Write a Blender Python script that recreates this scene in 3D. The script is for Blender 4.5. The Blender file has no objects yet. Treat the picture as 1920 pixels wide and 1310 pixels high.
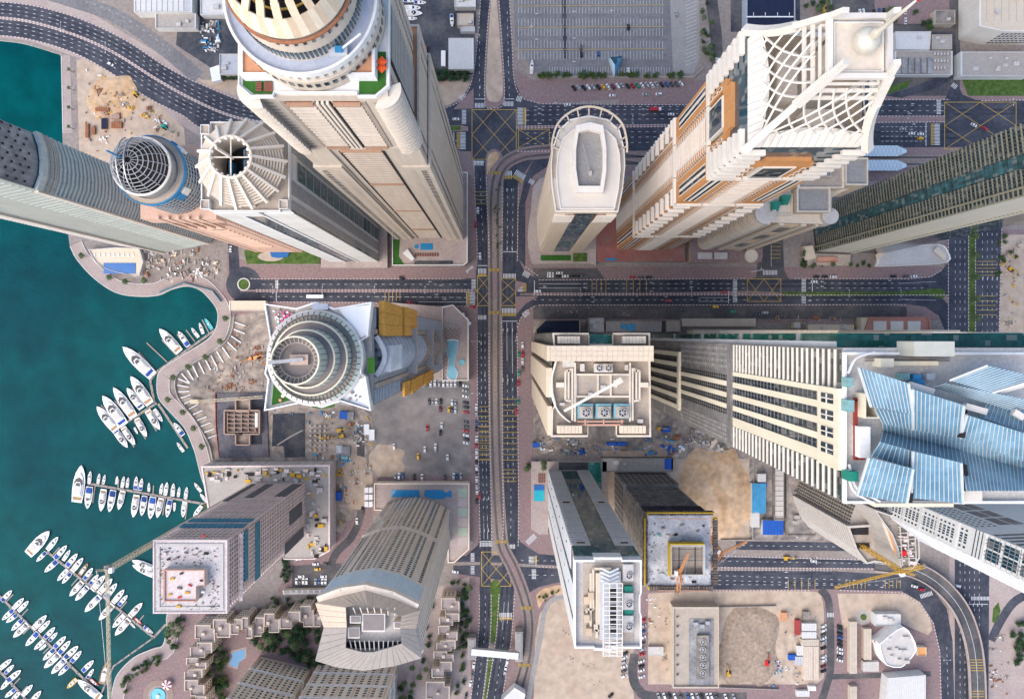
import bpy, math, random
from mathutils import Vector, Matrix, geometry, noise
from math import sin, cos, pi, radians, hypot, atan2, sqrt
scene = bpy.context.scene
C = scene.collection
RN = random.Random(11)

# ---------------------------------------------------------------- camera, sky, sun, exposure
# nadir view from 560 m; the vertical falls on photo pixel (951, 628); one ground pixel = 0.38 m
H, S, NX, NY = 560.0, 0.38, 951.0, 628.0
cam_d = bpy.data.cameras.new('camera')
cam = bpy.data.objects.new('camera', cam_d); C.objects.link(cam)
cam.location = (0, 0, H)
cam_d.sensor_width = 36; cam_d.lens = 36 * H / (1920 * S)
cam_d.shift_x = (960 - NX) / 1920; cam_d.shift_y = -(655 - NY) / 1920
cam_d.clip_start = 1; cam_d.clip_end = 9000
scene.camera = cam
world = bpy.data.worlds.new('World'); scene.world = world; world.use_nodes = True
wn = world.node_tree
sky = wn.nodes.new('ShaderNodeTexSky'); sky.sky_type = 'NISHITA'; sky.sun_disc = False
SUN_EL, SUN_AZ = radians(46), radians(228)     # azimuth clockwise from +Y (photo top): light from below, a little left
sky.sun_elevation = SUN_EL; sky.sun_rotation = SUN_AZ
sky.air_density = 1.0; sky.dust_density = 1.5; sky.ozone_density = 1.5
wn.links.new(sky.outputs[0], wn.nodes['Background'].inputs[0])
wn.nodes['Background'].inputs[1].default_value = 0.15
sun_d = bpy.data.lights.new('sun', 'SUN'); sun_d.energy = 1.5; sun_d.angle = radians(68); sun_d.color = (1.0, .88, .74)
sun = bpy.data.objects.new('sun', sun_d); C.objects.link(sun)
sdir = Vector((sin(SUN_AZ) * cos(SUN_EL), cos(SUN_AZ) * cos(SUN_EL), sin(SUN_EL)))
sun.rotation_euler = sdir.to_track_quat('Z', 'Y').to_euler()
sun.location = sdir * 900
vs = scene.view_settings
vs.view_transform = 'Standard'; vs.look = 'None'; vs.exposure = 1.08; vs.gamma = 1.0; vs.use_curve_mapping = False
scene.cycles.use_denoising = True
scene.cycles.max_bounces = 5; scene.cycles.diffuse_bounces = 3; scene.cycles.glossy_bounces = 3

# ---------------------------------------------------------------- materials
SPEC = {
 # key: rgb, roughness, variation, noise scale (1/m), second rgb for blotches (or None), metallic
 'ground': ((.30,.26,.235), .95, .25, .05, (.24,.20,.18), 0),
 'asphalt': ((.048,.053,.072), .85, .30, .05, (.068,.071,.086), 0),
 'asphalt2': ((.085,.083,.088), .9, .25, .05, (.12,.11,.105), 0),
 'lot': ((.215,.21,.215), .9, .25, .05, (.155,.15,.155), 0),
 'lotpale': ((.34,.32,.30), .9, .15, .08, (.27,.26,.25), 0),
 'yard': ((.055,.062,.078), .85, .3, .04, (.10,.10,.105), 0),
 'dirtlot': ((.21,.195,.19), .95, .25, .016, (.27,.24,.22), 0, {'dist': 1.5}),
 'pave': ((.275,.19,.185), .9, .25, .07, (.225,.165,.16), 0),
 'pavepale': ((.42,.35,.315), .9, .18, .08, (.34,.27,.25), 0),
 'prom': ((.40,.33,.30), .9, .18, .09, (.33,.26,.245), 0),
 'tram': ((.30,.235,.20), .9, .25, .07, (.22,.175,.16), 0),
 'rail': ((.09,.085,.085), .5, .2, .2, None, .3),
 'sand': ((.50,.40,.31), .97, .22, .02, (.41,.315,.24), 0, {'dist': 2.5}),
 'sandor': ((.55,.365,.215), .97, .3, .03, (.48,.35,.24), 0, {'dist': 2}),
 'dirt': ((.25,.215,.19), .97, .35, .03, (.35,.29,.24), 0, {'dist': 3}),
 'dirtgrey': ((.22,.20,.19), .97, .35, .035, (.32,.28,.25), 0, {'dist': 3}),
 'pit': ((.045,.05,.065), .9, .3, .07, (.08,.08,.085), 0),
 'water': ((.000,.076,.080), .18, .25, .007, (.000,.046,.056), 0),
 'white': ((.80,.80,.80), .6, .05, .3, None, 0),
 'paint': ((.62,.62,.62), .7, .25, .6, None, 0),
 'yellow': ((.55,.37,.08), .7, .25, .6, None, 0),
 'kerbw': ((.62,.58,.56), .8, .15, .6, None, 0),
 'kerbp': ((.26,.15,.15), .8, .15, .6, None, 0),
 'kerbk': ((.05,.05,.055), .8, .15, .6, None, 0),
 'conc': ((.42,.385,.35), .9, .2, .12, (.34,.31,.285), 0),
 'concd': ((.20,.185,.17), .9, .3, .15, (.27,.24,.21), 0),
 'concl': ((.56,.53,.50), .9, .18, .15, (.46,.43,.40), 0),
 'grass': ((.055,.115,.025), .95, .35, .3, (.09,.13,.035), 0),
 'turf': ((.035,.12,.02), .95, .25, .4, None, 0),
 'leaf': ((.050,.105,.030), .8, .5, .5, (.075,.11,.03), 0),
 'leafd': ((.028,.070,.032), .8, .5, .5, (.04,.075,.03), 0),
 'palm': ((.055,.090,.040), .7, .4, .5, (.09,.11,.045), 0),
 'bark': ((.17,.12,.085), .95, .3, 1., None, 0),
 'pool': ((.02,.22,.45), .08, .1, .2, None, 0),
 'poolteal': ((.02,.42,.48), .08, .12, .2, (.02,.34,.45), 0),
 'poolpale': ((.22,.45,.52), .08, .1, .2, None, 0),
 'dkblue': ((.02,.13,.38), .1, .1, .2, None, 0),
}
_mats = {}
def M(key):
    if key in _mats: return _mats[key]
    rgb, rough, var, sc, rgb2, metal = SPEC[key][:6]
    m = bpy.data.materials.new(key); m.use_nodes = True
    nt = m.node_tree; N = nt.nodes; L = nt.links
    b = N['Principled BSDF']
    b.inputs['Roughness'].default_value = rough
    b.inputs['Metallic'].default_value = metal
    opts = SPEC[key][6] if len(SPEC[key]) > 6 else {}
    b.inputs['Specular IOR Level'].default_value = opts.get('spec', .5 if rough < .5 else .2)
    geo = N.new('ShaderNodeNewGeometry')
    n1 = N.new('ShaderNodeTexNoise'); n1.inputs['Scale'].default_value = sc; n1.inputs['Detail'].default_value = 5
    n1.inputs['Roughness'].default_value = .62; n1.inputs['Distortion'].default_value = opts.get('dist', 0)
    n2 = N.new('ShaderNodeTexNoise'); n2.inputs['Scale'].default_value = sc * 9; n2.inputs['Detail'].default_value = 3
    L.new(geo.outputs['Position'], n1.inputs['Vector'])
    stv = N.new('ShaderNodeVectorMath'); stv.operation = 'MULTIPLY'; stv.inputs[1].default_value = (1, 1, .1)   # rain streaks down walls
    L.new(geo.outputs['Position'], stv.inputs[0]); L.new(stv.outputs[0], n2.inputs['Vector'])
    mix = N.new('ShaderNodeMix'); mix.data_type = 'RGBA'
    mix.inputs[6].default_value = (*rgb, 1); mix.inputs[7].default_value = (*(rgb2 or rgb), 1)
    mr = N.new('ShaderNodeMapRange'); mr.inputs[1].default_value = .42; mr.inputs[2].default_value = .60
    L.new(n1.outputs[0], mr.inputs[0]); L.new(mr.outputs[0], mix.inputs[0])
    add = N.new('ShaderNodeMath'); add.operation = 'ADD'
    L.new(n1.outputs[0], add.inputs[0]); L.new(n2.outputs[0], add.inputs[1])
    mr2 = N.new('ShaderNodeMapRange'); mr2.inputs[1].default_value = .7; mr2.inputs[2].default_value = 1.3
    mr2.inputs[3].default_value = 1 - var; mr2.inputs[4].default_value = 1 + var
    L.new(add.outputs[0], mr2.inputs[0])
    val = mr2.outputs[0]
    if opts.get('rnd'):                                  # each copy of a piece a little lighter or darker
        oi = N.new('ShaderNodeObjectInfo')
        mr3 = N.new('ShaderNodeMapRange'); mr3.inputs[3].default_value = 1 - opts['rnd']; mr3.inputs[4].default_value = 1 + opts['rnd']
        L.new(oi.outputs['Random'], mr3.inputs[0])
        mu = N.new('ShaderNodeMath'); mu.operation = 'MULTIPLY'; L.new(val, mu.inputs[0]); L.new(mr3.outputs[0], mu.inputs[1]); val = mu.outputs[0]
    if opts.get('grid'):                                 # panes of one facade grid differ: (across, up) metres, amount
        gx, gz, ga = opts['grid']
        vm = N.new('ShaderNodeVectorMath'); vm.operation = 'MULTIPLY'; vm.inputs[1].default_value = (1 / gx, 1 / gx, 1 / gz)
        fl = N.new('ShaderNodeVectorMath'); fl.operation = 'FLOOR'
        wh = N.new('ShaderNodeTexWhiteNoise'); wh.noise_dimensions = '3D'
        L.new(geo.outputs['Position'], vm.inputs[0]); L.new(vm.outputs[0], fl.inputs[0]); L.new(fl.outputs[0], wh.inputs['Vector'])
        mr4 = N.new('ShaderNodeMapRange'); mr4.inputs[3].default_value = 1 - ga; mr4.inputs[4].default_value = 1 + ga
        L.new(wh.outputs['Value'], mr4.inputs[0])
        mu = N.new('ShaderNodeMath'); mu.operation = 'MULTIPLY'; L.new(val, mu.inputs[0]); L.new(mr4.outputs[0], mu.inputs[1]); val = mu.outputs[0]
    sc_ = N.new('ShaderNodeVectorMath'); sc_.operation = 'SCALE'
    L.new(mix.outputs[2], sc_.inputs[0]); L.new(val, sc_.inputs['Scale'])
    col = sc_.outputs[0]
    if opts.get('grid') and opts['grid'][1] < 20:        # some panes have blinds or curtains drawn
        gt = N.new('ShaderNodeMath'); gt.operation = 'GREATER_THAN'; gt.inputs[1].default_value = .86; L.new(wh.outputs['Value'], gt.inputs[0])
        fm = N.new('ShaderNodeMath'); fm.operation = 'MULTIPLY'; fm.inputs[1].default_value = .55; L.new(gt.outputs[0], fm.inputs[0])
        mx = N.new('ShaderNodeMix'); mx.data_type = 'RGBA'; mx.inputs[7].default_value = (.26,.25,.22,1); L.new(fm.outputs[0], mx.inputs[0]); L.new(col, mx.inputs[6]); col = mx.outputs[2]
    L.new(col, b.inputs['Base Color'])
    if opts.get('bump'):
        bn = N.new('ShaderNodeTexNoise'); bn.inputs['Scale'].default_value = opts['bump'][0]; bn.inputs['Detail'].default_value = 4
        L.new(geo.outputs['Position'], bn.inputs['Vector'])
        bp = N.new('ShaderNodeBump'); bp.inputs['Strength'].default_value = opts['bump'][1]; bp.inputs['Distance'].default_value = opts['bump'][2]
        L.new(bn.outputs[0], bp.inputs['Height']); L.new(bp.outputs[0], b.inputs['Normal'])
    _mats[key] = m
    return m

# ---------------------------------------------------------------- geometry helpers
def W(px, py, z=0.0):
    k = S * (H - z) / H
    return Vector(((px - NX) * k, (NY - py) * k, z))
def Wl(pts, z=0.0): return [W(x, y, z) for x, y in pts]
def area2(p): return sum(p[i][0] * p[(i+1) % len(p)][1] - p[(i+1) % len(p)][0] * p[i][1] for i in range(len(p)))
def ccw(p):
    p = [Vector((q[0], q[1])) for q in p]
    return p if area2(p) > 0 else p[::-1]
def rot2(v, a): return Vector((v[0] * cos(a) - v[1] * sin(a), v[0] * sin(a) + v[1] * cos(a)))
BOXF = ((0,3,2,1), (4,5,6,7), (0,1,5,4), (1,2,6,5), (2,3,7,6), (3,0,4,7))
class MB:
    def __init__(s): s.v = []; s.f = []; s.m = []
    def add(s, vs, fs, m):
        n = len(s.v); s.v += [tuple(v) for v in vs]
        for f in fs: s.f.append([i + n for i in f]); s.m.append(m)
        return s
    def box(s, x0, x1, y0, y1, z0, z1, m):
        return s.add(((x0,y0,z0),(x1,y0,z0),(x1,y1,z0),(x0,y1,z0),(x0,y0,z1),(x1,y0,z1),(x1,y1,z1),(x0,y1,z1)), BOXF, m)
    def axes(s, c, ex, ey, ez, m):           # box from centre and three full axis vectors
        c = Vector(c); a, b, d = ex * .5, ey * .5, ez * .5
        return s.add((c-a-b-d, c+a-b-d, c+a+b-d, c-a+b-d, c-a-b+d, c+a-b+d, c+a+b+d, c-a+b+d), BOXF, m)
    def poly(s, pts, z, m):
        p = [Vector((q[0], q[1], z)) for q in ccw(pts)]
        if len(p) <= 4 and len(p) == 4 and False: return s.add(p, [range(len(p))], m)
        t = geometry.tessellate_polygon([p])
        fs = []
        for a, b, c in t:
            if (p[b] - p[a]).cross(p[c] - p[a]).z < 0: b, c = c, b
            fs.append((a, b, c))
        return s.add(p, fs, m)
    def prism(s, pts, z0, z1, m, mt=None):
        p = ccw(pts); n = len(p)
        s.poly(p, z1, mt or m)
        vs = [(q[0], q[1], z0) for q in p] + [(q[0], q[1], z1) for q in p]
        return s.add(vs, [(i, (i+1) % n, (i+1) % n + n, i + n) for i in range(n)], m)
    def ring(s, outer, inner, z0, z1, m):    # closed wall loop between two outlines with the same number of points
        o, i = [Vector((q[0], q[1])) for q in outer], [Vector((q[0], q[1])) for q in inner]
        if area2(o) < 0: o.reverse(); i.reverse()
        n = len(o)
        vs = [(q[0],q[1],z0) for q in o] + [(q[0],q[1],z1) for q in o] + [(q[0],q[1],z0) for q in i] + [(q[0],q[1],z1) for q in i]
        fs = []
        for k in range(n):
            j = (k+1) % n
            fs += [(k, j, j+n, k+n), (k+n, j+n, j+3*n, k+3*n), (j+2*n, k+2*n, k+3*n, j+3*n), (j, k, k+2*n, j+2*n)]
        return s.add(vs, fs, m)
    def bar(s, p, q, w, h=None, m='white'):
        p, q = Vector(p), Vector(q); d = q - p
        if d.length < 1e-6: return s
        up = Vector((0,0,1)) if abs(d.normalized().z) < .95 else Vector((1,0,0))
        sd = d.cross(up).normalized(); u = sd.cross(d).normalized()
        return s.axes((p + q) / 2, d, sd * w, u * (h or w), m)
    def lathe(s, cx, cy, prof, n, m, a0=0, a1=2*pi):
        full = abs(a1 - a0 - 2*pi) < 1e-6; k = n if full else n + 1
        vs = [(cx + r*cos(a0+(a1-a0)*i/n), cy + r*sin(a0+(a1-a0)*i/n), z) for r, z in prof for i in range(k)]
        fs = [(j*k+i, j*k+(i+1) % k, (j+1)*k+(i+1) % k, (j+1)*k+i) for j in range(len(prof)-1) for i in range(n)]
        return s.add(vs, fs, m)
    def disc(s, cx, cy, r, z, n, m):
        return s.add([(cx + r*cos(2*pi*i/n), cy + r*sin(2*pi*i/n), z) for i in range(n)], [range(n)], m)
    def build(s, name, parent=None, smooth=False):
        me = bpy.data.meshes.new(name)
        me.from_pydata(s.v, [], s.f)
        keys = list(dict.fromkeys(s.m)); ix = {k: i for i, k in enumerate(keys)}
        for k in keys: me.materials.append(M(k))
        me.polygons.foreach_set('material_index', [ix[k] for k in s.m])
        if smooth: me.polygons.foreach_set('use_smooth', [True] * len(s.f))
        o = bpy.data.objects.new(name, me); C.objects.link(o)
        if parent: o.parent = parent
        return o
def tag(o, label=None, cat=None, group=None, kind=None):
    if label: o['label'] = label
    if cat: o['category'] = cat
    if group: o['group'] = group
    if kind: o['kind'] = kind
    return o
def thing(name, label, cat, group=None, loc=(0,0,0)):
    o = bpy.data.objects.new(name, None); C.objects.link(o); o.location = loc; o.empty_display_size = 1
    return tag(o, label, cat, group)
def structure(mb, name, parent=None):
    o = mb.build(name, parent)
    if not parent: o['kind'] = 'structure'
    return o
_cube = {}
def cube(key):
    if key not in _cube:
        me = bpy.data.meshes.new('block_' + key)
        me.from_pydata([(x-.5, y-.5, z-.5) for x, y, z in ((0,0,0),(1,0,0),(1,1,0),(0,1,0),(0,0,1),(1,0,1),(1,1,1),(0,1,1))], [], BOXF)
        me.materials.append(M(key)); _cube[key] = me
    return _cube[key]
def face_of(a, b): return Fc(a, b)
class Fc:                                    # a vertical facade plane: u along, z up, w outward
    def __init__(s, a, b):
        s.a = Vector((a[0], a[1])); s.b = Vector((b[0], b[1])); d = s.b - s.a
        s.L = d.length; s.t = d / s.L; s.n = Vector((s.t.y, -s.t.x))
    def seen(s):
        c = (s.a + s.b) / 2
        return s.n.dot(-c) / max(c.length, 1) > -.12
    def pt(s, u, z, w=0):
        q = s.a + s.t * u + s.n * w; return Vector((q.x, q.y, z))
    def axes(s, u0, u1, z0, z1, w0, w1):
        return (s.pt((u0+u1)/2, (z0+z1)/2, (w0+w1)/2), Vector((*(s.t*(u1-u0)), 0)), Vector((*(s.n*(w0-w1)), 0)), Vector((0,0,z1-z0)))
    def box(s, mb, u0, u1, z0, z1, w0, w1, m):
        mb.axes(*s.axes(u0, u1, z0, z1, w0, w1), m)
class PS:                                    # alike box-shaped pieces of one thing; past 300 the rest is one stuff part
    def __init__(s, parent, name, key, cap=300): s.p, s.name, s.key, s.cap, s.l = parent, name, key, cap, []
    def add(s, c, ex, ey, ez): s.l.append((Vector(c), ex, ey, ez)); return s
    def fc(s, f, u0, u1, z0, z1, w0, w1): return s.add(*f.axes(u0, u1, z0, z1, w0, w1))
    def bar(s, p, q, w, h=None):
        p, q = Vector(p), Vector(q); d = q - p
        up = Vector((0,0,1)) if abs(d.normalized().z) < .95 else Vector((1,0,0))
        sd = d.cross(up).normalized(); u = sd.cross(d).normalized()
        return s.add((p+q)/2, d, sd*w, u*(h or w))
    def box(s, x0, x1, y0, y1, z0, z1): return s.add(((x0+x1)/2,(y0+y1)/2,(z0+z1)/2), Vector((x1-x0,0,0)), Vector((0,y1-y0,0)), Vector((0,0,z1-z0)))
    def done(s):
        l = sorted(s.l, key=lambda q: -max(q[1].length, q[2].length, q[3].length) / max(20, H - q[0].z))
        pi_ = s.p.matrix_world.inverted() if s.p else Matrix()
        for c, ex, ey, ez in l[:s.cap]:
            o = bpy.data.objects.new(s.name, cube(s.key)); C.objects.link(o); o.parent = s.p
            m = Matrix.Identity(4)
            for i in range(3):
                m[i][0] = ex[i]; m[i][1] = ey[i]; m[i][2] = ez[i]; m[i][3] = c[i]
            o.matrix_local = m
        if len(l) > s.cap:
            mb = MB()
            for q in l[s.cap:]: mb.axes(*q, s.key)
            tag(mb.build(s.name, s.p), kind='stuff')
def offset_line(pts, d):                     # polyline moved sideways; positive = to the right of travel (photo pixels, y down)
    out = []
    P = [Vector(p) for p in pts]
    for i, p in enumerate(P):
        a = (P[i] - P[i-1]).normalized() if i else None
        b = (P[i+1] - P[i]).normalized() if i < len(P)-1 else None
        a = a or b; b = b or a
        n = Vector((-(a.y + b.y), a.x + b.x))
        n = n.normalized() if n.length > 1e-6 else Vector((-a.y, a.x))
        k = 1 / max(.5, n.dot(Vector((-a.y, a.x))))
        dd = d[i] if isinstance(d, (list, tuple)) else d
        out.append(tuple(p + n * dd * k))
    return out
def smooth_line(pts, n=6):                   # Catmull-Rom through the points
    P = [Vector(p) for p in pts]; P = [P[0]*2 - P[1]] + P + [P[-1]*2 - P[-2]]
    out = []
    for i in range(1, len(P)-2):
        for k in range(n):
            t = k / n; a, b, c, d = P[i-1:i+3]
            out.append(tuple(.5*((2*b) + (c-a)*t + (2*a-5*b+4*c-d)*t*t + (3*b-a-3*c+d)*t**3)))
    out.append(tuple(P[-2])); return out
def strip_poly(pts, w):
    h = [x/2 for x in w] if isinstance(w, (list, tuple)) else w/2
    neg = [-x for x in h] if isinstance(h, list) else -h
    return offset_line(pts, neg) + offset_line(pts, h)[::-1]
def strip(mb, pts, w, z, m, z0=None):        # ribbon along a photo-pixel polyline (ground scale), quads
    h = [x/2 for x in w] if isinstance(w, (list, tuple)) else w/2
    neg = [-x for x in h] if isinstance(h, list) else -h
    a = [W(*p) for p in offset_line(pts, neg)]; b = [W(*p) for p in offset_line(pts, h)]
    n = len(a)
    vs = [(q.x, q.y, z) for q in a] + [(q.x, q.y, z) for q in b]
    fs = [(i, i+n, i+n+1, i+1) for i in range(n-1)]
    if z0 is not None:
        vs += [(q.x, q.y, z0) for q in a] + [(q.x, q.y, z0) for q in b]
        fs += [(i+2*n, i, i+1, i+1+2*n) for i in range(n-1)] + [(i+n, i+3*n, i+1+3*n, i+1+n) for i in range(n-1)]
    return mb.add(vs, fs, m)
def walk(pts, step, start=0.0):              # points and directions every `step` pixels
    P = [Vector(p) for p in pts]; d = start; out = []; acc = 0
    for i in range(len(P)-1):
        sv = P[i+1] - P[i]; L = sv.length
        while d <= acc + L and L > 0:
            out.append((P[i] + sv * ((d-acc)/L), sv / L)); d += step
        acc += L
    return out
def dashes(mb, pts, on, off, w, z, m, start=2):
    for p, t in walk(pts, on + off, start):
        n = Vector((-t.y, t.x)) * w / 2
        mb.poly(Wl([p - n, p + t*on - n, p + t*on + n, p + n]), z, m)
def line(mb, pts, w, z, m): strip(mb, pts, w, z, m)
def rect(x0, y0, x1, y1): return [(x0,y0),(x1,y0),(x1,y1),(x0,y1)]

# ================================================================ THE SETTING
Z_PAVE, Z_PLOT, Z_ROAD, Z_MARK, Z_KERB = .012, .030, .062, .125, .20
_layer = [0, 0]
SPEC['water'] += ({'bump': (.5, .2, .5), 'spec': .05},)
COAST = smooth_line([(0,76),(44,82),(108,101)], 4) + [(114,105),(117,252),(119,330),(122,400)] + smooth_line([(131,462),(144,487),(175,521),(215,548),(255,556),
  (296,554),(322,543),(349,537),(373,543),(390,558),(405,578),(408,598),(401,622),(383,640),(336,669),(302,692),(294,712),(297,746),(319,773),(346,803),
  (361,837),(366,851),(377,894),(389,926),(398,944),(396,1000),(365,1080),(322,1130),(312,1156),(312,1177),(305,1208),(287,1215),(251,1231),(222,1260),(212,1285),(208,1310)], 4) + [(200,1400)]
BAY = [(-700,60)] + COAST + [(200,1700),(-700,1700)]
def ground_sheet():
    o = [Vector((-2600,-2600,0)), Vector((2600,-2600,0)), Vector((2600,2600,0)), Vector((-2600,2600,0))]
    h = [W(x, y) for x, y in BAY]
    tri = geometry.tessellate_polygon([o, h]); p = o + h
    mb = MB(); fs = []
    for a, b, c in tri:
        if (p[b]-p[a]).cross(p[c]-p[a]).z < 0: b, c = c, b
        fs.append((a, b, c))
    mb.add(p, fs, 'ground'); n = len(h)
    mb.add([(q.x,q.y,0) for q in h] + [(q.x,q.y,-4) for q in h], [(i,(i+1) % n,(i+1) % n+n,i+n) for i in range(n)], 'concl')
    return structure(mb, 'ground')
ground_sheet()
w_ = MB(); w_.add([W(-760,0) + Vector((0,0,-1.5)), W(700,0) + Vector((0,0,-1.5)), W(700,1760) + Vector((0,0,-1.5)), W(-760,1760) + Vector((0,0,-1.5))], [(0,3,2,1)], 'water')
structure(w_, 'water')

def sheet(name, pts, z, key, parent=None):
    _layer[0] += 1; mb = MB(); mb.poly(Wl(pts), z + _layer[0]*.0003, key); return structure(mb, name, parent)
# pavements (pink paving), one sheet per block
sheet('pavement', [(425,470),(470,495),(730,496),(880,470),(880,440),(868,330),(845,285),(820,285),(820,140),(884,160),(884,300),(893,340),(897,480),(893,525),(470,525),(425,520)], Z_PAVE, 'pave')
sheet('pavement', [(408,560),(430,520),(450,560),(893,565),(896,600),(897,720),(898,900),(899,1000),(895,1040),(850,1042),(852,720),(800,600),(500,570),(440,600)], Z_PAVE+.001, 'pave')
sheet('pavement', [(966,310),(1000,292),(1060,285),(1180,285),(1180,300),(1010,330),(995,470),(1003,500),(1790,500),(1790,600),(1000,610),(1000,900),(1060,1040),(966,1040),(966,560)], Z_PAVE+.002, 'pave')
sheet('pavement', [(964,130),(1000,150),(1340,150),(1360,120),(1920,130),(1920,340),(1600,340),(1160,330),(1160,186),(1000,196),(966,190)], Z_PAVE+.003, 'pave')
sheet('pavement', [(850,1060),(905,1070),(910,1330),(870,1330),(880,1130)], Z_PAVE, 'pave')
sheet('pavement', [(930,1060),(975,1060),(1060,1095),(1045,1130),(1010,1200),(1000,1330),(930,1330)], Z_PAVE+.004, 'pave')
sheet('pavement', [(1200,1100),(1720,1098),(1790,1160),(1830,1330),(1180,1330)], Z_PAVE+.001, 'pave')
sheet('pavement', [(1770,430),(1920,430),(1920,640),(1770,640)], Z_PAVE+.006, 'pave')
sheet('pavement', [(0,0),(130,0),(380,150),(560,200),(560,170),(640,170),(640,300),(380,260),(150,110),(60,78),(0,70)], Z_PAVE, 'pavepale')
sheet('pavement', [(1780,1020),(1960,1020),(1960,1340),(1780,1340)], Z_PAVE+.005, 'pavepale')
sheet('pavement', [(590,1000),(640,985),(680,960),(700,890),(880,890),(700,960),(690,1100),(520,1110),(540,1060)], Z_PAVE+.003, 'pave')

# plots
sheet('car_park_surface', [(962,-30),(1262,-30),(1262,138),(1010,142),(986,112),(966,80)], Z_PLOT, 'lot')
sheet('car_park_apron', [(1255,-30),(1310,-30),(1312,110),(1300,138),(1262,138)], Z_PLOT+.004, 'lotpale')
sheet('yard_surface', [(740,-30),(896,-30),(886,140),(790,140)], Z_PLOT, 'yard')
sheet('yard_surface', [(340,-30),(460,-30),(460,150),(430,150),(330,85)], Z_PLOT, 'yard')
sheet('sand_plot', [(805,152),(882,152),(872,180),(840,198),(812,200)], Z_PLOT, 'sand')
sheet('sand_plot', [(370,150),(560,150),(560,185),(480,192),(400,165)], Z_PLOT, 'sand')
sheet('sand_plot', [(143,112),(160,112),(230,150),(300,200),(345,240),(350,300),(150,320)], Z_PLOT, 'sand')
sheet('construction_ground', [(420,600),(450,590),(560,580),(700,720),(700,880),(640,1000),(420,900),(395,850),(340,780),(330,740),(350,700),(400,640)], Z_PLOT, 'dirt')
sheet('car_park_surface', [(705,715),(882,705),(884,893),(690,893),(700,830)], Z_PLOT+.002, 'dirtlot')
sheet('sand_plot', [(1000,600),(1225,600),(1290,770),(1300,850),(1000,850)], Z_PLOT, 'dirt')
sheet('sand_plot', [(1130,845),(1480,845),(1480,1012),(1150,1012)], Z_PLOT+.002, 'sand')
sheet('construction_ground', [(1405,860),(1780,860),(1780,1012),(1405,1012)], Z_PLOT+.004, 'dirtgrey')
sheet('construction_ground', [(1250,770),(1480,770),(1480,860),(1250,860)], Z_PLOT+.006, 'dirt')
sheet('sand_plot', [(1012,1150),(1045,1110),(1190,1110),(1195,1200),(1180,1240),(1192,1330),(1000,1330),(1003,1200)], Z_PLOT, 'sand')
sheet('sand_plot', smooth_line([(1215,1112),(1300,1108),(1520,1108),(1540,1120),(1545,1150)], 3) + [(1545,1270),(1530,1282),(1215,1282)], Z_PLOT, 'sand')
sheet('sand_plot', [(1570,1112),(1700,1112),(1738,1132),(1748,1180),(1740,1190),(1650,1150),(1580,1180)], Z_PLOT, 'sand')
sheet('service_yard', [(1570,1180),(1640,1160),(1745,1200),(1745,1330),(1570,1330)], Z_PLOT+.003, 'pave')
sheet('service_road', [(1000,570),(1640,570),(1700,575),(1700,598),(1000,598)], Z_PLOT+.002, 'asphalt2')
sheet('service_road', [(1000,503),(1120,503),(1135,524),(1000,524)], Z_PLOT+.002, 'asphalt2')
sheet('planting_ground', [(1860,440),(1920,440),(1920,640),(1872,640)], Z_PLOT+.001, 'sand')
sheet('planting_ground', [(330,1150),(600,1130),(700,1230),(700,1330),(215,1330),(225,1265),(255,1236),(310,1215),(318,1160)], Z_PLOT, 'pave')
sheet('planting_ground', [(790,1110),(880,1080),(884,1330),(600,1330),(640,1230)], Z_PLOT+.003, 'pavepale')
sheet('yard_surface', [(1370,-30),(1500,-30),(1500,60),(1370,60)], Z_PLOT, 'yard')
sheet('yard_surface', [(1560,-30),(1800,-30),(1800,180),(1560,180)], Z_PLOT+.004, 'asphalt2')
sheet('pavement', [(1640,-30),(1780,-30),(1780,45),(1640,45)], Z_PLOT+.01, 'pave')
sheet('lawn', [(1802,145),(1925,145),(1925,180),(1815,180)], Z_PLOT+.006, 'grass')
sheet('lawn', [(1655,165),(1710,150),(1700,165),(1660,178)], Z_PLOT+.006, 'grass')

# promenade along the quay, with a pale coping
pm = MB()
lines = [[p for p in COAST if 455 < p[1] and p[1] < 950 and not (p[0] < 125)], [p for p in COAST if p[1] >= 1130 and p[1] < 1400]]
for l in lines:
    strip(pm, offset_line(l, -12), 22, .10, 'prom', -.0)
    strip(pm, offset_line(l, -.8), 1.8, .22, 'concl', 0)
    strip(pm, offset_line(l, -24), 1.6, .5, 'concl', 0)
strip(pm, [(124,104),(127,250)], 16, .10, 'prom', 0); strip(pm, [(115.5,105),(118.5,250)], 1.8, .25, 'concl', 0)
structure(pm, 'promenade')

# ---------------------------------------------------------------- roads
def kerb(mb, pts, w=1.2, step=3.2, cols=('kerbw','kerbp')):
    for i, (p, t) in enumerate(walk(pts, step)):
        q = p + t * step; a, b = W(*p), W(*q)
        mb.axes((a+b)/2 + Vector((0,0,Z_KERB/2)), b-a, Vector((-(b-a).y,(b-a).x,0)).normalized()*w*S, Vector((0,0,Z_KERB)), cols[i % 2])
def zebra(parent, p, q, wid, key='paint', pitch=2.7, ykey=None):
    mb = MB(); p, q = Vector(p), Vector(q); t = (q-p).normalized(); n = Vector((-t.y,t.x)); L = (q-p).length
    for i in range(int(L/pitch)):
        c = p + t*(i+.5)*pitch
        mb.poly(Wl([c-t*.7-n*wid/2, c+t*.7-n*wid/2, c+t*.7+n*wid/2, c-t*.7+n*wid/2]), Z_MARK+.006, key)
    if ykey:
        for i in range(int(L/pitch)):
            c = p + t*(i+.5)*pitch + n*wid*.85*ykey
            mb.poly(Wl([c-t*.7-n*wid*.33, c+t*.7-n*wid*.33, c+t*.7+n*wid*.33, c-t*.7+n*wid*.33]), Z_MARK+.006, 'yellow')
    return mb.build('zebra_crossing', parent)
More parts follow.
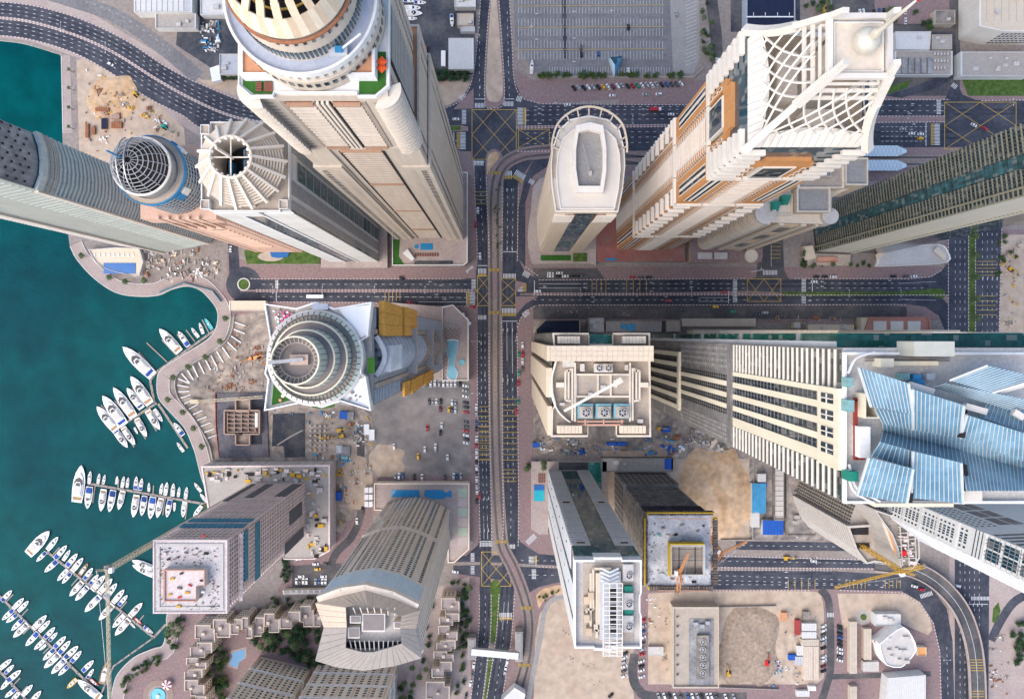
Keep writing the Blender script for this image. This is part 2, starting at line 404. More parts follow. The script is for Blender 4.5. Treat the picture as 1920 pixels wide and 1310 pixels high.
def arrow(mb, p, d, s=1.0):
    d = Vector(d).normalized(); n = Vector((-d.y,d.x)); p = Vector(p)
    mb.poly(Wl([p-n*.35*s, p+d*4*s-n*.35*s, p+d*4*s+n*.35*s, p+n*.35*s]), Z_MARK+.004, 'paint')
    mb.poly(Wl([p+d*4*s-n*1.2*s, p+d*7*s, p+d*4*s+n*1.2*s]), Z_MARK+.004, 'paint')
def hatch(parent, x0, y0, x1, y1, nx, ny):
    mb = MB(); k = Z_MARK+.004
    for l in ([(x0,y0),(x1,y0)],[(x1,y0),(x1,y1)],[(x1,y1),(x0,y1)],[(x0,y1),(x0,y0)]): line(mb, l, .9, k, 'yellow')
    dx, dy = (x1-x0)/nx, (y1-y0)/ny
    for i in range(nx):
        for j in range(ny):
            line(mb, [(x0+i*dx,y0+j*dy),(x0+(i+1)*dx,y0+(j+1)*dy)], .7, k+.004, 'yellow')
            line(mb, [(x0+i*dx,y0+(j+1)*dy),(x0+(i+1)*dx,y0+j*dy)], .7, k+.008, 'yellow')
    return mb.build('box_marking', parent)
def rumble(mb, xs, y0, y1, vert=True):
    for x in xs: line(mb, [(x,y0),(x,y1)] if vert else [(y0,x),(y1,x)], .8, Z_MARK+.004, 'yellow')
def road(polys, key='asphalt', z=Z_ROAD):
    mb = MB()
    for p in polys: _layer[1] += 1; mb.poly(Wl(p), z + _layer[1]*.0013, key)
    return structure(mb, 'road')
# middle east-west avenue
av = road([[(440,524),(897,523.5),(975,523),(1300,523),(1700,523.5),(1745,520),(1765,508),(1780,490),(1782,560),(1765,545),(1740,549),(1470,549),(1400,545),(1200,549.5),(968,549.5),(897,542.5),(440,543)],
  [(440,547),(790,547),(897,547.5),(968,553.5),(1470,553.5),(1740,553.5),(1764,556),(1779,572),(1781,640),(1772,620),(1760,592),(1735,575),(1700,570),(1020,571),(1002,573),(985,583),(974,600),(966,640),(960,600),(897,573),(760,573),(700,566),(440,565)],
  [(457+33*cos(a*pi/14), 533+33*sin(a*pi/14)) for a in range(28)],
  [(428,455),(446,455),(450,510),(430,515)]])
# north-south avenue, two carriageways either side of the tram
WC = smooth_line([(900,285),(902,380),(906,480),(906,700),(909,900),(911,1010),(910,1100),(909,1180),(900,1260),(890,1340)])
EC = smooth_line([(958,300),(956,450),(955,560),(956,700),(957,850),(958,940),(957,1020),(951,1100),(946,1180),(938,1240),(922,1340)])
nsr = road([strip_poly(WC, 21), strip_poly(EC, 27), [(895,535),(985,523),(985,575),(893,573)],
  [(862,532),(893,506),(897,480),(897,530)], [(970,480),(985,512),(1010,524),(965,526)], [(966,600),(985,576),(1010,571),(966,565)],
  [(862,1052),(897,1020),(899,1000),(903,1050)], [(962,980),(975,1015),(1010,1038),(1060,1042),(960,1045)], [(960,930),(967,960),(962,990),(955,990)]])
# top east-west highway and its curve over the water
UP = smooth_line([(-60,2),(0,4),(70,13),(150,36),(235,76),(310,125),(380,160),(480,198),(560,200)]); LO = smooth_line([(-60,64),(0,67),(60,75),(140,100),(210,138),(280,185),(340,215),(400,248),(560,262)])
MED = smooth_line([(-60,31),(0,34),(60,42),(140,66),(215,100),(290,147),(350,181),(420,213),(480,228),(560,233)])
hw = road([UP + LO[::-1], [(560,200),(830,204),(862,190),(882,160),(893,100),(903,-30),(921,-30),(912,80),(909,195),(945,195),(943,110),(934,-30),(954,-30),(960,80),(964,150),(978,182),(1010,194),(1300,196),(1640,188),(1950,188),(1950,275),(1640,277),(1180,283),(968,281),(968,300),(884,300),(862,282),(560,262)],
  [(955,300),(968,296),(1000,300),(985,322),(972,345)], [(1000,300),(1040,296),(1030,310),(1000,330),(985,380),(985,500),(968,480),(972,390),(985,330)], [(1740,60),(1790,60),(1795,140),(1760,165),(1690,184),(1660,180),(1720,160),(1775,138)], [(1790,150),(1805,178),(1835,190),(1770,190)]])
# ramp beside it
rmp = road([strip_poly(smooth_line([(60,-22),(130,0),(205,25),(265,60),(320,102),(372,146)]), 26)], 'lot')
# lower east-west road, right-hand avenue, side streets
lo = road([[(850,1042),(905,1040),(960,1040),(1060,1041),(1340,1040),(1725,1052),(1725,1065),(1340,1062),(1060,1060),(905,1053),(850,1053)], [(850,1060),(905,1058),(1060,1066),(1340,1069),(1560,1070),(1700,1078),(1745,1098),(1775,1140),(1786,1200),(1790,1340),(1766,1340),(1762,1220),(1750,1165),(1725,1128),(1690,1107),(1560,1104),(1340,1104),(1060,1088),(1010,1100),(975,1120),(960,1090),(850,1074)], [(1380,1014),(1720,1018),(1720,1034),(1380,1030)]])
ra = road([[(1779,420),(1815,430),(1815,660),(1779,660)], [(1830,420),(1878,425),(1872,660),(1830,660)], [(1790,1030),(1855,1030),(1853,1340),(1790,1340)], strip_poly(smooth_line([(1950,1105),(1905,1125),(1878,1160),(1858,1200)]), 16)])
st = road([strip_poly(smooth_line([(1538,1104),(1553,1125),(1557,1180),(1557,1250),(1548,1290),(1530,1340)]), 14), strip_poly([(1558,1268),(1745,1262)], 10),
  strip_poly(smooth_line([(676,800),(677,900),(677,960),(660,1005),(628,1040),(620,1080),(640,1105)]), [14]*37), [(548,1060),(640,1055),(640,1105),(548,1100)], [(1418,520),(1424,440),(1450,440),(1468,440),(1470,505),(1480,524),(1405,524)],
  strip_poly(smooth_line([(1190,1225),(1186,1260),(1196,1290),(1230,1305),(1400,1306)]), 17), strip_poly([(1330,-30),(1343,70),(1346,150)], 22)], 'asphalt2')
# pale concrete feeder road round the sand plot at the foot of the picture
road([strip_poly(smooth_line([(1060,1118),(1035,1125),(1020,1150),(1012,1200),(1000,1260),(985,1340)]), 9)], 'lotpale')

# darker wheel tracks worn into the lanes
SPEC['worn'] = ((.036,.040,.056), .8, .35, .08, (.056,.059,.072), 0)
def worn(parent, lines, z=.118):
    mb = MB()
    for l in lines: strip(mb, l, 3.6, z, 'worn')
    tag(mb.build('tyre_track', parent), kind='stuff')
worn(nsr, [offset_line(WC, d) for d in (-6,1)] + [offset_line(EC, d) for d in (-9,0,9)]); worn(av, [[(490,528.5),(890,528.5)],[(490,552),(890,553)],[(980,528),(1740,528)],[(980,536.5),(1740,536.5)],[(980,558),(1740,558)]])
worn(hw, [offset_line(MED, d) for d in (-20,-12.5,12.5,20)] + [[(985,212),(1940,206)],[(985,222),(1940,213)],[(985,255),(1940,246)],[(985,265),(1940,258)]]); worn(lo, [[(1345,1047),(1720,1053)],[(1345,1074),(1560,1075)],[(1345,1091),(1640,1093)]])
# tram bed with rails
TR = smooth_line([(1330,306),(1200,300),(1080,284),(1010,285),(968,294),(940,316),(928,360),(927,450),(928,560),(928,700),(929,800),(932,900),(937,980),(943,1025),(961,1062),(980,1110),(990,1150),(991,1190),(985,1240),(972,1290),(960,1340)])
tb = MB(); Z_TRAM = .12
strip(tb, TR, 25, Z_TRAM+.02, 'tram', 0)
strip(tb, [p for p in TR if 500 < p[1] < 565], 20, Z_TRAM+.03, 'pave'); strip(tb, [p for p in TR if 1030 < p[1] < 1105], 22, Z_TRAM+.03, 'pave'); strip(tb, [p for p in TR if p[1] < 345 and p[0] < 1060], 22, Z_TRAM+.03, 'pave')
strip(tb, [(1160,301),(1900,302)], 24, Z_TRAM+.024, 'tram')
for d in (-8.2, -4.6, 4.6, 8.2): strip(tb, offset_line(TR, d), .9, Z_TRAM+.045, 'rail')
for d in (-6.4, 6.4): strip(tb, offset_line(TR, d), 2.2, Z_TRAM+.04, 'asphalt2')
for d in (-6.4, 6.4): strip(tb, [(1160,301+d),(1900,302+d)], 3, Z_TRAM+.04, 'asphalt2')
tram = structure(tb, 'tram_track')
for y, xx in ((506,928),(586,928),(324,929),(1015,941),(1139,988),(1246,984)):
    mb = MB()
    for i in range(9): mb.poly(Wl(rect(xx-11+i*2.5, y-3, xx-11+i*2.5+1.2, y+3)), Z_TRAM+.06, 'yellow')
    for i in range(9): mb.poly(Wl(rect(xx-9.8+i*2.5, y-3, xx-9.8+i*2.5+1.2, y+3)), Z_TRAM+.06, 'kerbk')
    mb.build('tram_crossing', tram)

# kerbs
kb = MB()
for l in (offset_line(WC, -11), offset_line(WC, 11), offset_line(EC, -14.5), offset_line(EC, 14.5)):
    for a, b in ((330,500),(592,1030),(1105,1340)): kerb(kb, [p for p in l if a < p[1] < b])
for l in ([(470,522.5),(862,522.5)], [(480,543),(888,543)], [(480,547),(888,547)], [(480,566),(700,567),(760,574),(880,574)]): kerb(kb, l, 1.0)
tag(kb.build('kerb', nsr), kind='stuff')
kb = MB()
for l in ([(1010,525),(1400,522)], [(1490,522),(1700,522.5),(1745,519),(1764,507)], [(1000,549.8),(1400,550)], [(1000,553),(1780,553)], [(1010,572),(1700,571)], [(985,500),(1010,518)], smooth_line([(967,640),(974,602),(988,583),(1004,573)])): kerb(kb, l)
tag(kb.build('kerb', av), kind='stuff')
kb = MB()
for l in (UP, LO, offset_line(MED, -2), offset_line(MED, 2)): kerb(kb, l, 1.2, 3.6)
for l in (smooth_line([(903,-20),(893,100),(882,160),(862,190),(835,203)]), smooth_line([(921,-20),(912,80),(909,190),(926,203),(945,190),(943,110),(934,-20)]), smooth_line([(954,-20),(960,80),(964,150),(978,182),(1010,194)]), [(1010,195),(1300,197)], [(970,241),(1400,236)], [(1640,218),(1770,218)], [(1640,230),(1770,229)], [(970,237),(1400,232)], [(970,284),(1180,284)], [(1640,187),(1780,187)], [(1840,189),(1920,188)]): kerb(kb, l)
tag(kb.build('kerb', hw), kind='stuff')
kb = MB()
for l in ([(1345,1041),(1720,1051)], [(1345,1063),(1720,1066)], [(1345,1068),(1560,1069)], [(1220,1106),(1520,1106)], [(1010,1062),(1060,1062)], [(1575,1106),(1690,1110),(1725,1131),(1750,1168),(1762,1220),(1765,1330)]): kerb(kb, l)
tag(kb.build('kerb', lo), kind='stuff')
kb = MB()
for l in ([(1778,430),(1778,650)], [(1816,430),(1816,650)], [(1829,430),(1829,650)], [(1878,430),(1872,650)]): kerb(kb, l)
tag(kb.build('kerb', ra), kind='stuff')

# medians and islands
sheet('median', [(450,543),(893,543.5),(893,546.8),(450,546.8)], .10, 'pave')
sheet('median', [(975,550),(1420,550),(1420,553),(975,553)], .10, 'pave')
sheet('median', smooth_line([(1468,551),(1474,547),(1600,547),(1690,546.5),(1765,541),(1768,560),(1740,554.5),(1600,555),(1474,555)], 3), .12, 'grass')
sheet('median', offset_line(MED, -1.6) + offset_line(MED, 1.6)[::-1], .12, 'pavepale')
sheet('median', [(968,236.5),(1400,232),(1400,236),(968,241)], .10, 'pave')
sheet('median', [(1640,218),(1770,218),(1770,229),(1640,230)], .10, 'pave')
sheet('traffic_island', smooth_line([(921,-30),(931,-30),(943,110),(945,185),(927,203),(909,190),(911,100),(921,-30)], 4), .10, 'pave')
sheet('traffic_island', smooth_line([(923,-30),(928,-30),(940,110),(942,178),(927,192),(912,178),(914,100),(923,-30)], 4), .13, 'sand')
sheet('traffic_island', smooth_line([(911,345),(911,295),(919,282),(930,280),(941,290),(938,305),(922,325),(914,345),(911,345)], 4), .10, 'pave')
sheet('traffic_island', smooth_line([(913,330),(914,298),(921,287),(930,285),(936,292),(930,304),(918,318),(913,330)], 4), .13, 'sandor')
sheet('traffic_island', smooth_line([(919,1095),(925,1087),(932,1087),(938,1095),(937,1130),(934,1165),(928,1200),(920,1200),(919,1140),(919,1095)], 4), .12, 'grass')
sheet('traffic_island', [(917,1225),(925,1215),(921,1262),(912,1320),(905,1320),(910,1290)], .12, 'grass')
sheet('traffic_island', [(1817,430),(1828,430),(1828,650),(1817,650)], .12, 'grass')
sheet('traffic_island', [(966,526),(985,530),(966,548)], .12, 'pave'); sheet('traffic_island', [(967,556),(1010,555),(985,570),(967,590)], .12, 'pave')
sheet('traffic_island', [(880,507),(892,500),(892,522),(872,522)], .12, 'pave')
sheet('traffic_island', [(850,284),(884,284),(884,330),(866,312)], .12, 'pave'); sheet('traffic_island', [(850,205),(888,166),(888,204)], .12, 'pave')
sheet('traffic_island', [(936,1010),(948,1012),(953,1036),(944,1037)], .12, 'pave')
sheet('traffic_island', smooth_line([(1005,1115),(1020,1102),(1055,1096),(1058,1110),(1035,1115),(1018,1128),(1010,1140),(1005,1115)], 3), .12, 'sandor')
sheet('traffic_island', [(1862,1140),(1872,1128),(1876,1145),(1866,1168),(1860,1165)], .12, 'grass')
sheet('traffic_island', [(834,236),(866,235),(878,238),(878,246),(866,247),(834,246)], .12, 'pave'); sheet('traffic_island', [(843,237),(864,236),(864,244),(843,245)], .15, 'grass')
mb = MB(); cx, cy = 457, 533
p = W(cx, cy); mb.lathe(p.x, p.y, [(12*S,0),(12*S,.15),(10*S,.2),(10*S,.14)], 28, 'kerbw'); mb.disc(p.x, p.y, 10*S, .2, 28, 'grass'); structure(mb, 'roundabout_island')

# road markings
def lanes(parent, jobs, arrows=(), stops=(), yel=()):
    mb = MB()
    for pts, on, off, w in jobs: dashes(mb, pts, on, off, w, Z_MARK, 'paint') if off else line(mb, pts, w, Z_MARK, 'paint')
    for p, d in arrows: arrow(mb, p, d)
    for a, b in stops: line(mb, [a, b], 1.1, Z_MARK+.003, 'paint')
    for xs, a, b, v in yel: rumble(mb, xs, a, b, v)
    return mb.build('lane_marking', parent)
ylist = lambda a, b, n: [a + (b-a)*i/(n-1) for i in range(n)]
lanes(av, [([(490,533),(880,533)],5,9,.7), ([(490,556),(700,556)],5,9,.7), ([(700,556),(890,558)],9,5,.7), ([(785,566),(890,566)],30,0,.6),
  ([(1010,532),(1090,532)],1,0,.6), ([(1010,540),(1090,540)],1,0,.6), ([(1095,532),(1400,532)],5,9,.7), ([(1095,540.5),(1400,540.5)],5,9,.7), ([(985,562),(1400,562)],5,9,.7), ([(1310,558),(1365,558)],1,0,.6), ([(1310,565),(1365,565)],1,0,.6),
  ([(1500,531),(1690,531)],5,9,.7), ([(1500,540),(1730,540)],5,9,.7), ([(1500,562),(1730,562)],5,9,.7), ([(1690,531),(1755,528)],1,0,.5), ([(1690,561),(1755,563)],1,0,.5)],
  [((1100,532),(-1,0)),((1025,537),(-1,0)),((1100,539),(-1,0)),((1225,530),(-1,0)),((1225,546),(-1,0)),((1300,528),(-1,0)),((1300,538),(-1,0)),((1108,557),(1,0)),((1108,566),(1,0)),((1245,556),(1,0)),((1515,555),(1,0)),((1515,564),(1,0)),((1545,528),(-1,0)),((1545,537),(-1,0)),((1672,526),(-1,0)),((810,528),(-1,0)),((830,535),(-1,0)),((815,552),(1,0)),((830,561),(1,0))],
  [((1002,526),(1002,549)),((1366,545),(1366,569)),((520,524),(520,543)),((518,547),(518,565)),((875,547),(875,573)),((1523,523),(1523,549))],
  [(ylist(1110,1136,4),525,549,True),(ylist(1175,1212,4),525,549,True),(ylist(722,750,5),547,565,True)])
wofs = lambda d, a, b: [p for p in offset_line(WC, d) if a < p[1] < b]
eofs = lambda d, a, b: [p for p in offset_line(EC, d) if a < p[1] < b]
lanes(nsr, [(wofs(0,330,480),5,9,.7),(wofs(-3.5,600,1000),5,9,.7),(wofs(3.5,600,1000),5,9,.7),(wofs(0,1110,1320),5,9,.7),
  (eofs(-5,340,480),5,9,.7),(eofs(5,340,480),5,9,.7),(eofs(-5,600,700),1,0,.6),(eofs(5,600,700),1,0,.6),(eofs(-5,700,900),5,9,.7),(eofs(5,700,900),5,9,.7),(eofs(0,910,1010),5,9,.7),(eofs(-4,1120,1180),1,0,.6),(eofs(4,1120,1180),1,0,.6),(eofs(0,1180,1330),5,9,.7),
  (wofs(-3.5,960,1012),1,0,.6),(wofs(3.5,960,1012),1,0,.6)],
  [((943+i*9,622),(0,-1)) for i in range(3)] + [((943+i*9,716),(0,-1)) for i in range(3)] + [((900+i*8,990),(0,1)) for i in range(3)] + [((900+i*8,930),(0,1)) for i in range(3)] + [((951+i*9,462),(0,1)) for i in range(2)] + [((950+i*9,360),(0,-1)) for i in range(2)] + [((902,640),(0,1)),((909,700),(0,1)),((940,1165),(0,-1)),((948,1160),(0,-1))],
  [((941,602),(970,602)),((899,1014),(922,1014)),((896,498),(914,498)),((943,472),(970,472)),((938,1158),(960,1158))],
  [(ylist(748,862,12),942,970,False),(ylist(762,862,12),897,918,False),(ylist(360,382,4),890,911,False),(ylist(800,860,7),899,918,False),(ylist(880,902,4),941,968,False)])
hofs = lambda l, d: [p for p in offset_line(l, d)]
lanes(hw, [(hofs(MED,-24),5,10,.7),(hofs(MED,-16),5,10,.7),(hofs(MED,-9),5,10,.7),(hofs(MED,9),5,10,.7),(hofs(MED,16),5,10,.7),(hofs(MED,24),5,10,.7),
  ([(985,207),(1640,203)],5,9,.7),([(985,216),(1640,210)],5,9,.7),([(985,226),(1640,219)],5,9,.7),([(985,250),(1640,242)],5,9,.7),([(985,260),(1640,252)],5,9,.7),([(985,270),(1640,262)],5,9,.7),
  ([(1650,198),(1765,198)],5,9,.7),([(1650,208),(1765,208)],5,9,.7),([(1650,238),(1735,238)],5,4,.7),([(1650,247),(1735,247)],5,4,.7),([(1650,256),(1735,256)],5,4,.7),([(1650,265),(1735,265)],5,4,.7),
  ([(899,20),(899,180)],5,9,.7),([(951,20),(955,180)],5,9,.7),([(835,224),(866,224)],5,6,.7),([(840,264),(866,264)],5,6,.7),([(1000,200),(1300,200)],5,9,.7)],
  [((1015,204),(-1,0)),((1015,213),(-1,0)),((1015,232),(-1,0)),((1103,199),(-1,0)),((1045,193),(-1,0)),((1210,205),(-1,0)),((1210,216),(-1,0)),((1715,195),(-1,0)),((1710,213),(-1,0)),((1710,233),(1,0)),((1705,243),(1,0)),((900,160),(0,1)),((953,120),(0,-1))],
  [((985,203),(985,236)),((1736,230),(1736,274)),((851,248),(851,282)),((890,186),(909,186)),((944,186),(964,186)),((890,304),(908,304))])
hatch(hw, 885, 206, 968, 299, 2, 2); hatch(hw, 1771, 192, 1905, 280, 2, 2); hatch(hw, 972, 243, 1030, 278, 1, 1)
hatch(av, 895, 517, 918, 573, 1, 2); hatch(av, 938, 522, 967, 573, 1, 2); hatch(av, 1401, 523, 1464, 565, 2, 1)
hatch(nsr, 903, 1034, 958, 1098, 2, 2)
lanes(lo, [([(1350,1051),(1720,1057)],5,9,.7),([(1345,1078),(1690,1090)],5,9,.7),([(1345,1087),(1680,1097)],5,9,.7),([(1345,1095),(1560,1096)],5,9,.7),([(1345,1042.5),(1720,1051.5)],1,0,.5),([(1390,1022),(1700,1026)],5,9,.7),([(1775,1210),(1778,1330)],5,9,.7),([(975,1050),(1060,1051)],5,9,.7),([(975,1077),(1060,1078)],5,9,.7)],
  [((1478,1072),(-1,0)),((1478,1082),(-1,0)),((1478,1092),(-1,0)),((1478,1100),(-1,0)),((1658,1092),(1,0)),((1650,1100),(1,0))], [((1005,1041),(1005,1060))],
  [(ylist(1478,1528,5),1086,1103,True),(ylist(1586,1622,6),1086,1103,True),(ylist(1660,1688,5),1086,1102,True)])
lanes(ra, [([(1791+i*9,435),(1791+i*9,650)],5,9,.7) for i in range(3)] + [([(1842+i*9,435),(1842+i*9,650)],5,9,.7) for i in range(4)] + [([(1800+i*9,1040),(1800+i*9,1330)],5,9,.7) for i in range(5)],
  [((1843+i*9,525),(0,-1)) for i in range(4)] + [((1825+i*8,1130),(0,1)) for i in range(3)], [((1816,1132),(1852,1132))], [(ylist(490,516,5),1832,1868,False),(ylist(555,590,5),1832,1868,False)])
lanes(st, [([(1424+3,470),(1424+3,500)],5,9,.6),([(1446,448),(1446,500)],1,0,.6)], [], [((1408,510),(1432,505))], [(ylist(455,484,5),1444,1464,False)])
lanes(rmp, [(smooth_line([(130,-6),(205,19),(265,54),(320,96)]),5,10,.5)])
for a in (((896,508),(914,508),9,1,1), ((943,517),(968,517),8,0,0), ((888,523),(888,543),8,0,0), ((886,548),(886,573),10,1,1), ((975,531),(975,549),10,1,-1), ((978,555),(978,566),8,0,0), ((896,595),(914,595),8,0,0), ((941,582),(968,582),9,1,1),
          ((519,525),(519,543),6,0,0), ((1378,524),(1378,569),8,0,0), ((1846-339,523),(1507,569),8,0,0), ((1430,511),(1445,511),9,0,0), ((1444,511),(1458,511),9,0,0), ((876,512),(890,500),10,0,0), ((981,511),(995,519),10,0,0), ((981,592),(992,583),10,0,0)):
    zebra(av, a[0], a[1], a[2], ykey=a[4] or None)
for a in (((890,198),(910,198),9,0), ((944,195),(963,195),9,0), ((975,202),(975,236),10,-1), ((870,206),(870,233),8,0), ((868,248),(868,282),10,1), ((888,306),(908,306),9,0), ((944,325),(962,325),9,1), ((966,322),(986,335),10,1), ((992,338),(1003,345),9,0), ((862,186),(874,178),9,0), ((968,184),(980,188),10,0), ((1760,188),(1760,217),8,0), ((1757,232),(1757,274),10,1), ((1785,158),(1795,166),9,0), ((855,308),(862,316),9,0)):
    zebra(hw, a[0], a[1], a[2], ykey=a[3] or None)
for a in (((900,1020),(922,1020),8,0), ((950,1024),(968,1024),8,0), ((886,1036),(886,1053),7,0), ((886,1060),(886,1078),7,0), ((996,1042),(996,1058),9,-1), ((1001,1066),(1001,1086),8,0), ((936,1152),(962,1152),8,1), ((988,1018),(1004,1003),10,0), ((877,1022),(884,1012),9,0)):
    zebra(nsr, a[0], a[1], a[2], ykey=a[3] or None)
for a in (((1725,1118),(1750,1110),8,0), ((1550,1152),(1566,1152),8,0), ((1820,1121),(1856,1121),7,0)): zebra(lo, a[0], a[1], a[2])
# parking bays of the big car park at the top, and the angled bays on its pale apron
bm = MB()
for r0, (ya, yb) in enumerate(((4,22),(44,64),(86,108))):
    for x in range(972, 1246, 6): bm.poly(Wl(rect(x, ya-9, x+.6, ya+5)), Z_MARK, 'paint'); bm.poly(Wl(rect(x, ya+10, x+.6, yb+4)), Z_MARK, 'paint')
    line(bm, [(970,ya+8),(1246,ya+6)], .8, Z_MARK+.004, 'yellow')
for x in range(1030, 1256, 5): bm.poly(Wl(rect(x, 126, x+.6, 138)), Z_MARK, 'paint')
for y in range(-10, 130, 7): line(bm, [(1286,y),(1306,y-8)], .6, Z_MARK, 'paint')
for x, y in ((1080,22),(1150,20),(1010,26),(1080,72),(1010,74),(1080,116),(1000,50)): arrow(bm, (x,y), (-1,0))
tag(bm.build('parking_bay_marking'), kind='structure')
bm = MB(); strip(bm, [(1057,-30),(1060,110)], 8, Z_PLOT+.006, 'asphalt'); structure(bm, 'car_park_aisle')

# ================================================================ TOWERS
SPEC.update({
 'beige': ((.56,.475,.385), .85, .12, .06, (.50,.425,.35), 0),
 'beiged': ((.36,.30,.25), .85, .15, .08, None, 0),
 'cream': ((.68,.60,.50), .8, .10, .06, (.62,.545,.455), 0, {'rnd': .05}),
 'creamw': ((.76,.70,.62), .7, .08, .1, None, 0, {'rnd': .05}),
 'offw': ((.74,.73,.71), .7, .08, .08, (.66,.65,.63), 0, {'rnd': .04}),
 'greyw': ((.50,.51,.53), .7, .1, .08, (.44,.45,.47), 0),
 'pink': ((.66,.43,.325), .85, .10, .08, (.58,.38,.29), 0),
 'orange': ((.58,.29,.16), .85, .1, .1, None, 0),
 'terra': ((.40,.25,.17), .85, .1, .1, None, 0),
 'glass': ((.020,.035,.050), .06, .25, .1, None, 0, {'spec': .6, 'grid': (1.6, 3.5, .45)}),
 'glassb': ((.012,.055,.085), .06, .2, .1, None, 0, {'spec': .6, 'grid': (1.8, 3.5, .35)}),
 'glasst': ((.012,.10,.12), .06, .25, .1, None, 0, {'spec': .6, 'grid': (1.6, 3.6, .35)}),
 'glassg': ((.10,.125,.14), .08, .2, .1, None, 0, {'spec': .6, 'grid': (1.5, 3.5, .5)}),
 'glassgr': ((.02,.16,.12), .08, .2, .1, None, 0, {'spec': .5, 'grid': (1.5, 3.5, .3)}),
 'dark': ((.028,.026,.028), .8, .2, .3, None, 0),
 'redbr': ((.20,.075,.055), .8, .15, .2, None, 0),
 'steel': ((.42,.42,.43), .45, .15, .3, None, .5),
 'steelb': ((.04,.22,.42), .5, .15, .3, None, 0),
 'roofgrey': ((.34,.325,.31), .9, .2, .15, (.27,.26,.25), 0),
 'roofblue': ((.42,.45,.52), .8, .12, .1, (.36,.39,.46), 0),
 'rooftan': ((.47,.40,.33), .9, .2, .2, (.36,.31,.26), 0),
 'seafoam': ((.50,.54,.50), .6, .12, .1, (.44,.48,.45), 0, {'rnd': .06}),
 'palegr': ((.46,.46,.40), .8, .1, .06, (.42,.42,.37), 0),
 'rust': ((.30,.13,.07), .9, .3, .5, None, 0),
})
class Tower:
    def __init__(s, name, label, cat='tower', group=None, at=None):
        s.o = thing(name, label, cat, group); s.mb = MB(); s.d = {}
    def ps(s, name, key, cap=300):
        if (name, key) not in s.d: s.d[(name, key)] = PS(s.o, name, key, cap)
        return s.d[(name, key)]
    def part(s, name, smooth=False):                 # builds what is in mb as one part
        o = s.mb.build(name, s.o, smooth); s.mb = MB(); return o
    def done(s, name='wall'):
        if s.mb.v: s.part(name)
        for p in s.d.values(): p.done()
        return s.o
def G(dx, dy): return Vector((dx * S, -dy * S))      # plan offset from the nadir in ground pixels
def Gl(l): return [G(*p) for p in l]
def faces(poly):
    p = ccw(poly); return [Fc(p[i], p[(i+1) % len(p)]) for i in range(len(p))]
def fac(T, f, z0, z1, segs):
    for sg in segs:
        kind, a, b = sg[0], sg[1] * f.L, sg[2] * f.L
        if kind == 'slab':                           # floor slabs / balconies
            fh, dep, th, key, name = sg[3:8]
            n = int((z1 - z0) / fh)
            for i in range(n + 1):
                z = z0 + i * fh
                if z + th <= z1 + .01: T.ps(name, key).fc(f, a, b, z, z + th, -.05, dep)
        elif kind == 'win':                          # windows in rows
            fh, n, wf, hf, key, name = sg[3:9]
            m = int((z1 - z0) / fh); p = (b - a) / n
            for i in range(m):
                for j in range(n):
                    u = a + (j + .5) * p
                    T.ps(name, key).fc(f, u - p*wf/2, u + p*wf/2, z0 + (i + .5 - hf/2) * fh, z0 + (i + .5 + hf/2) * fh, -.1, sg[9] if len(sg) > 9 else .05)
        elif kind == 'panel':
            key, name, w = sg[3:6]; T.ps(name, key).fc(f, a, b, z0, z1, -.1, w)
        elif kind == 'fin':
            n, dep, th, key, name = sg[3:8]
            for j in range(n):
                u = a + (b - a) * (j + .5) / n; T.ps(name, key).fc(f, u - th/2, u + th/2, z0, z1, -.05, dep)
def fan(T, x, y, z, r, key='dark'):                  # roof cooling fan: cowl, hub, blades as one part
    mb = MB(); mb.lathe(x, y, [(r*1.08, z), (r*1.08, z+.9), (r*.95, z+.9), (r*.95, z+.3)], 20, 'concl'); mb.disc(x, y, r*.95, z+.3, 20, 'dark')
    for i in range(6):
        a = i*pi/3; mb.bar((x+cos(a)*r*.15, y+sin(a)*r*.15, z+.6), (x+cos(a)*r*.85, y+sin(a)*r*.85, z+.55), r*.28, .08, 'steel')
    mb.lathe(x, y, [(r*.2, z+.3), (r*.2, z+.75), (0, z+.8)], 10, 'steel'); return mb.build('fan', T.o)

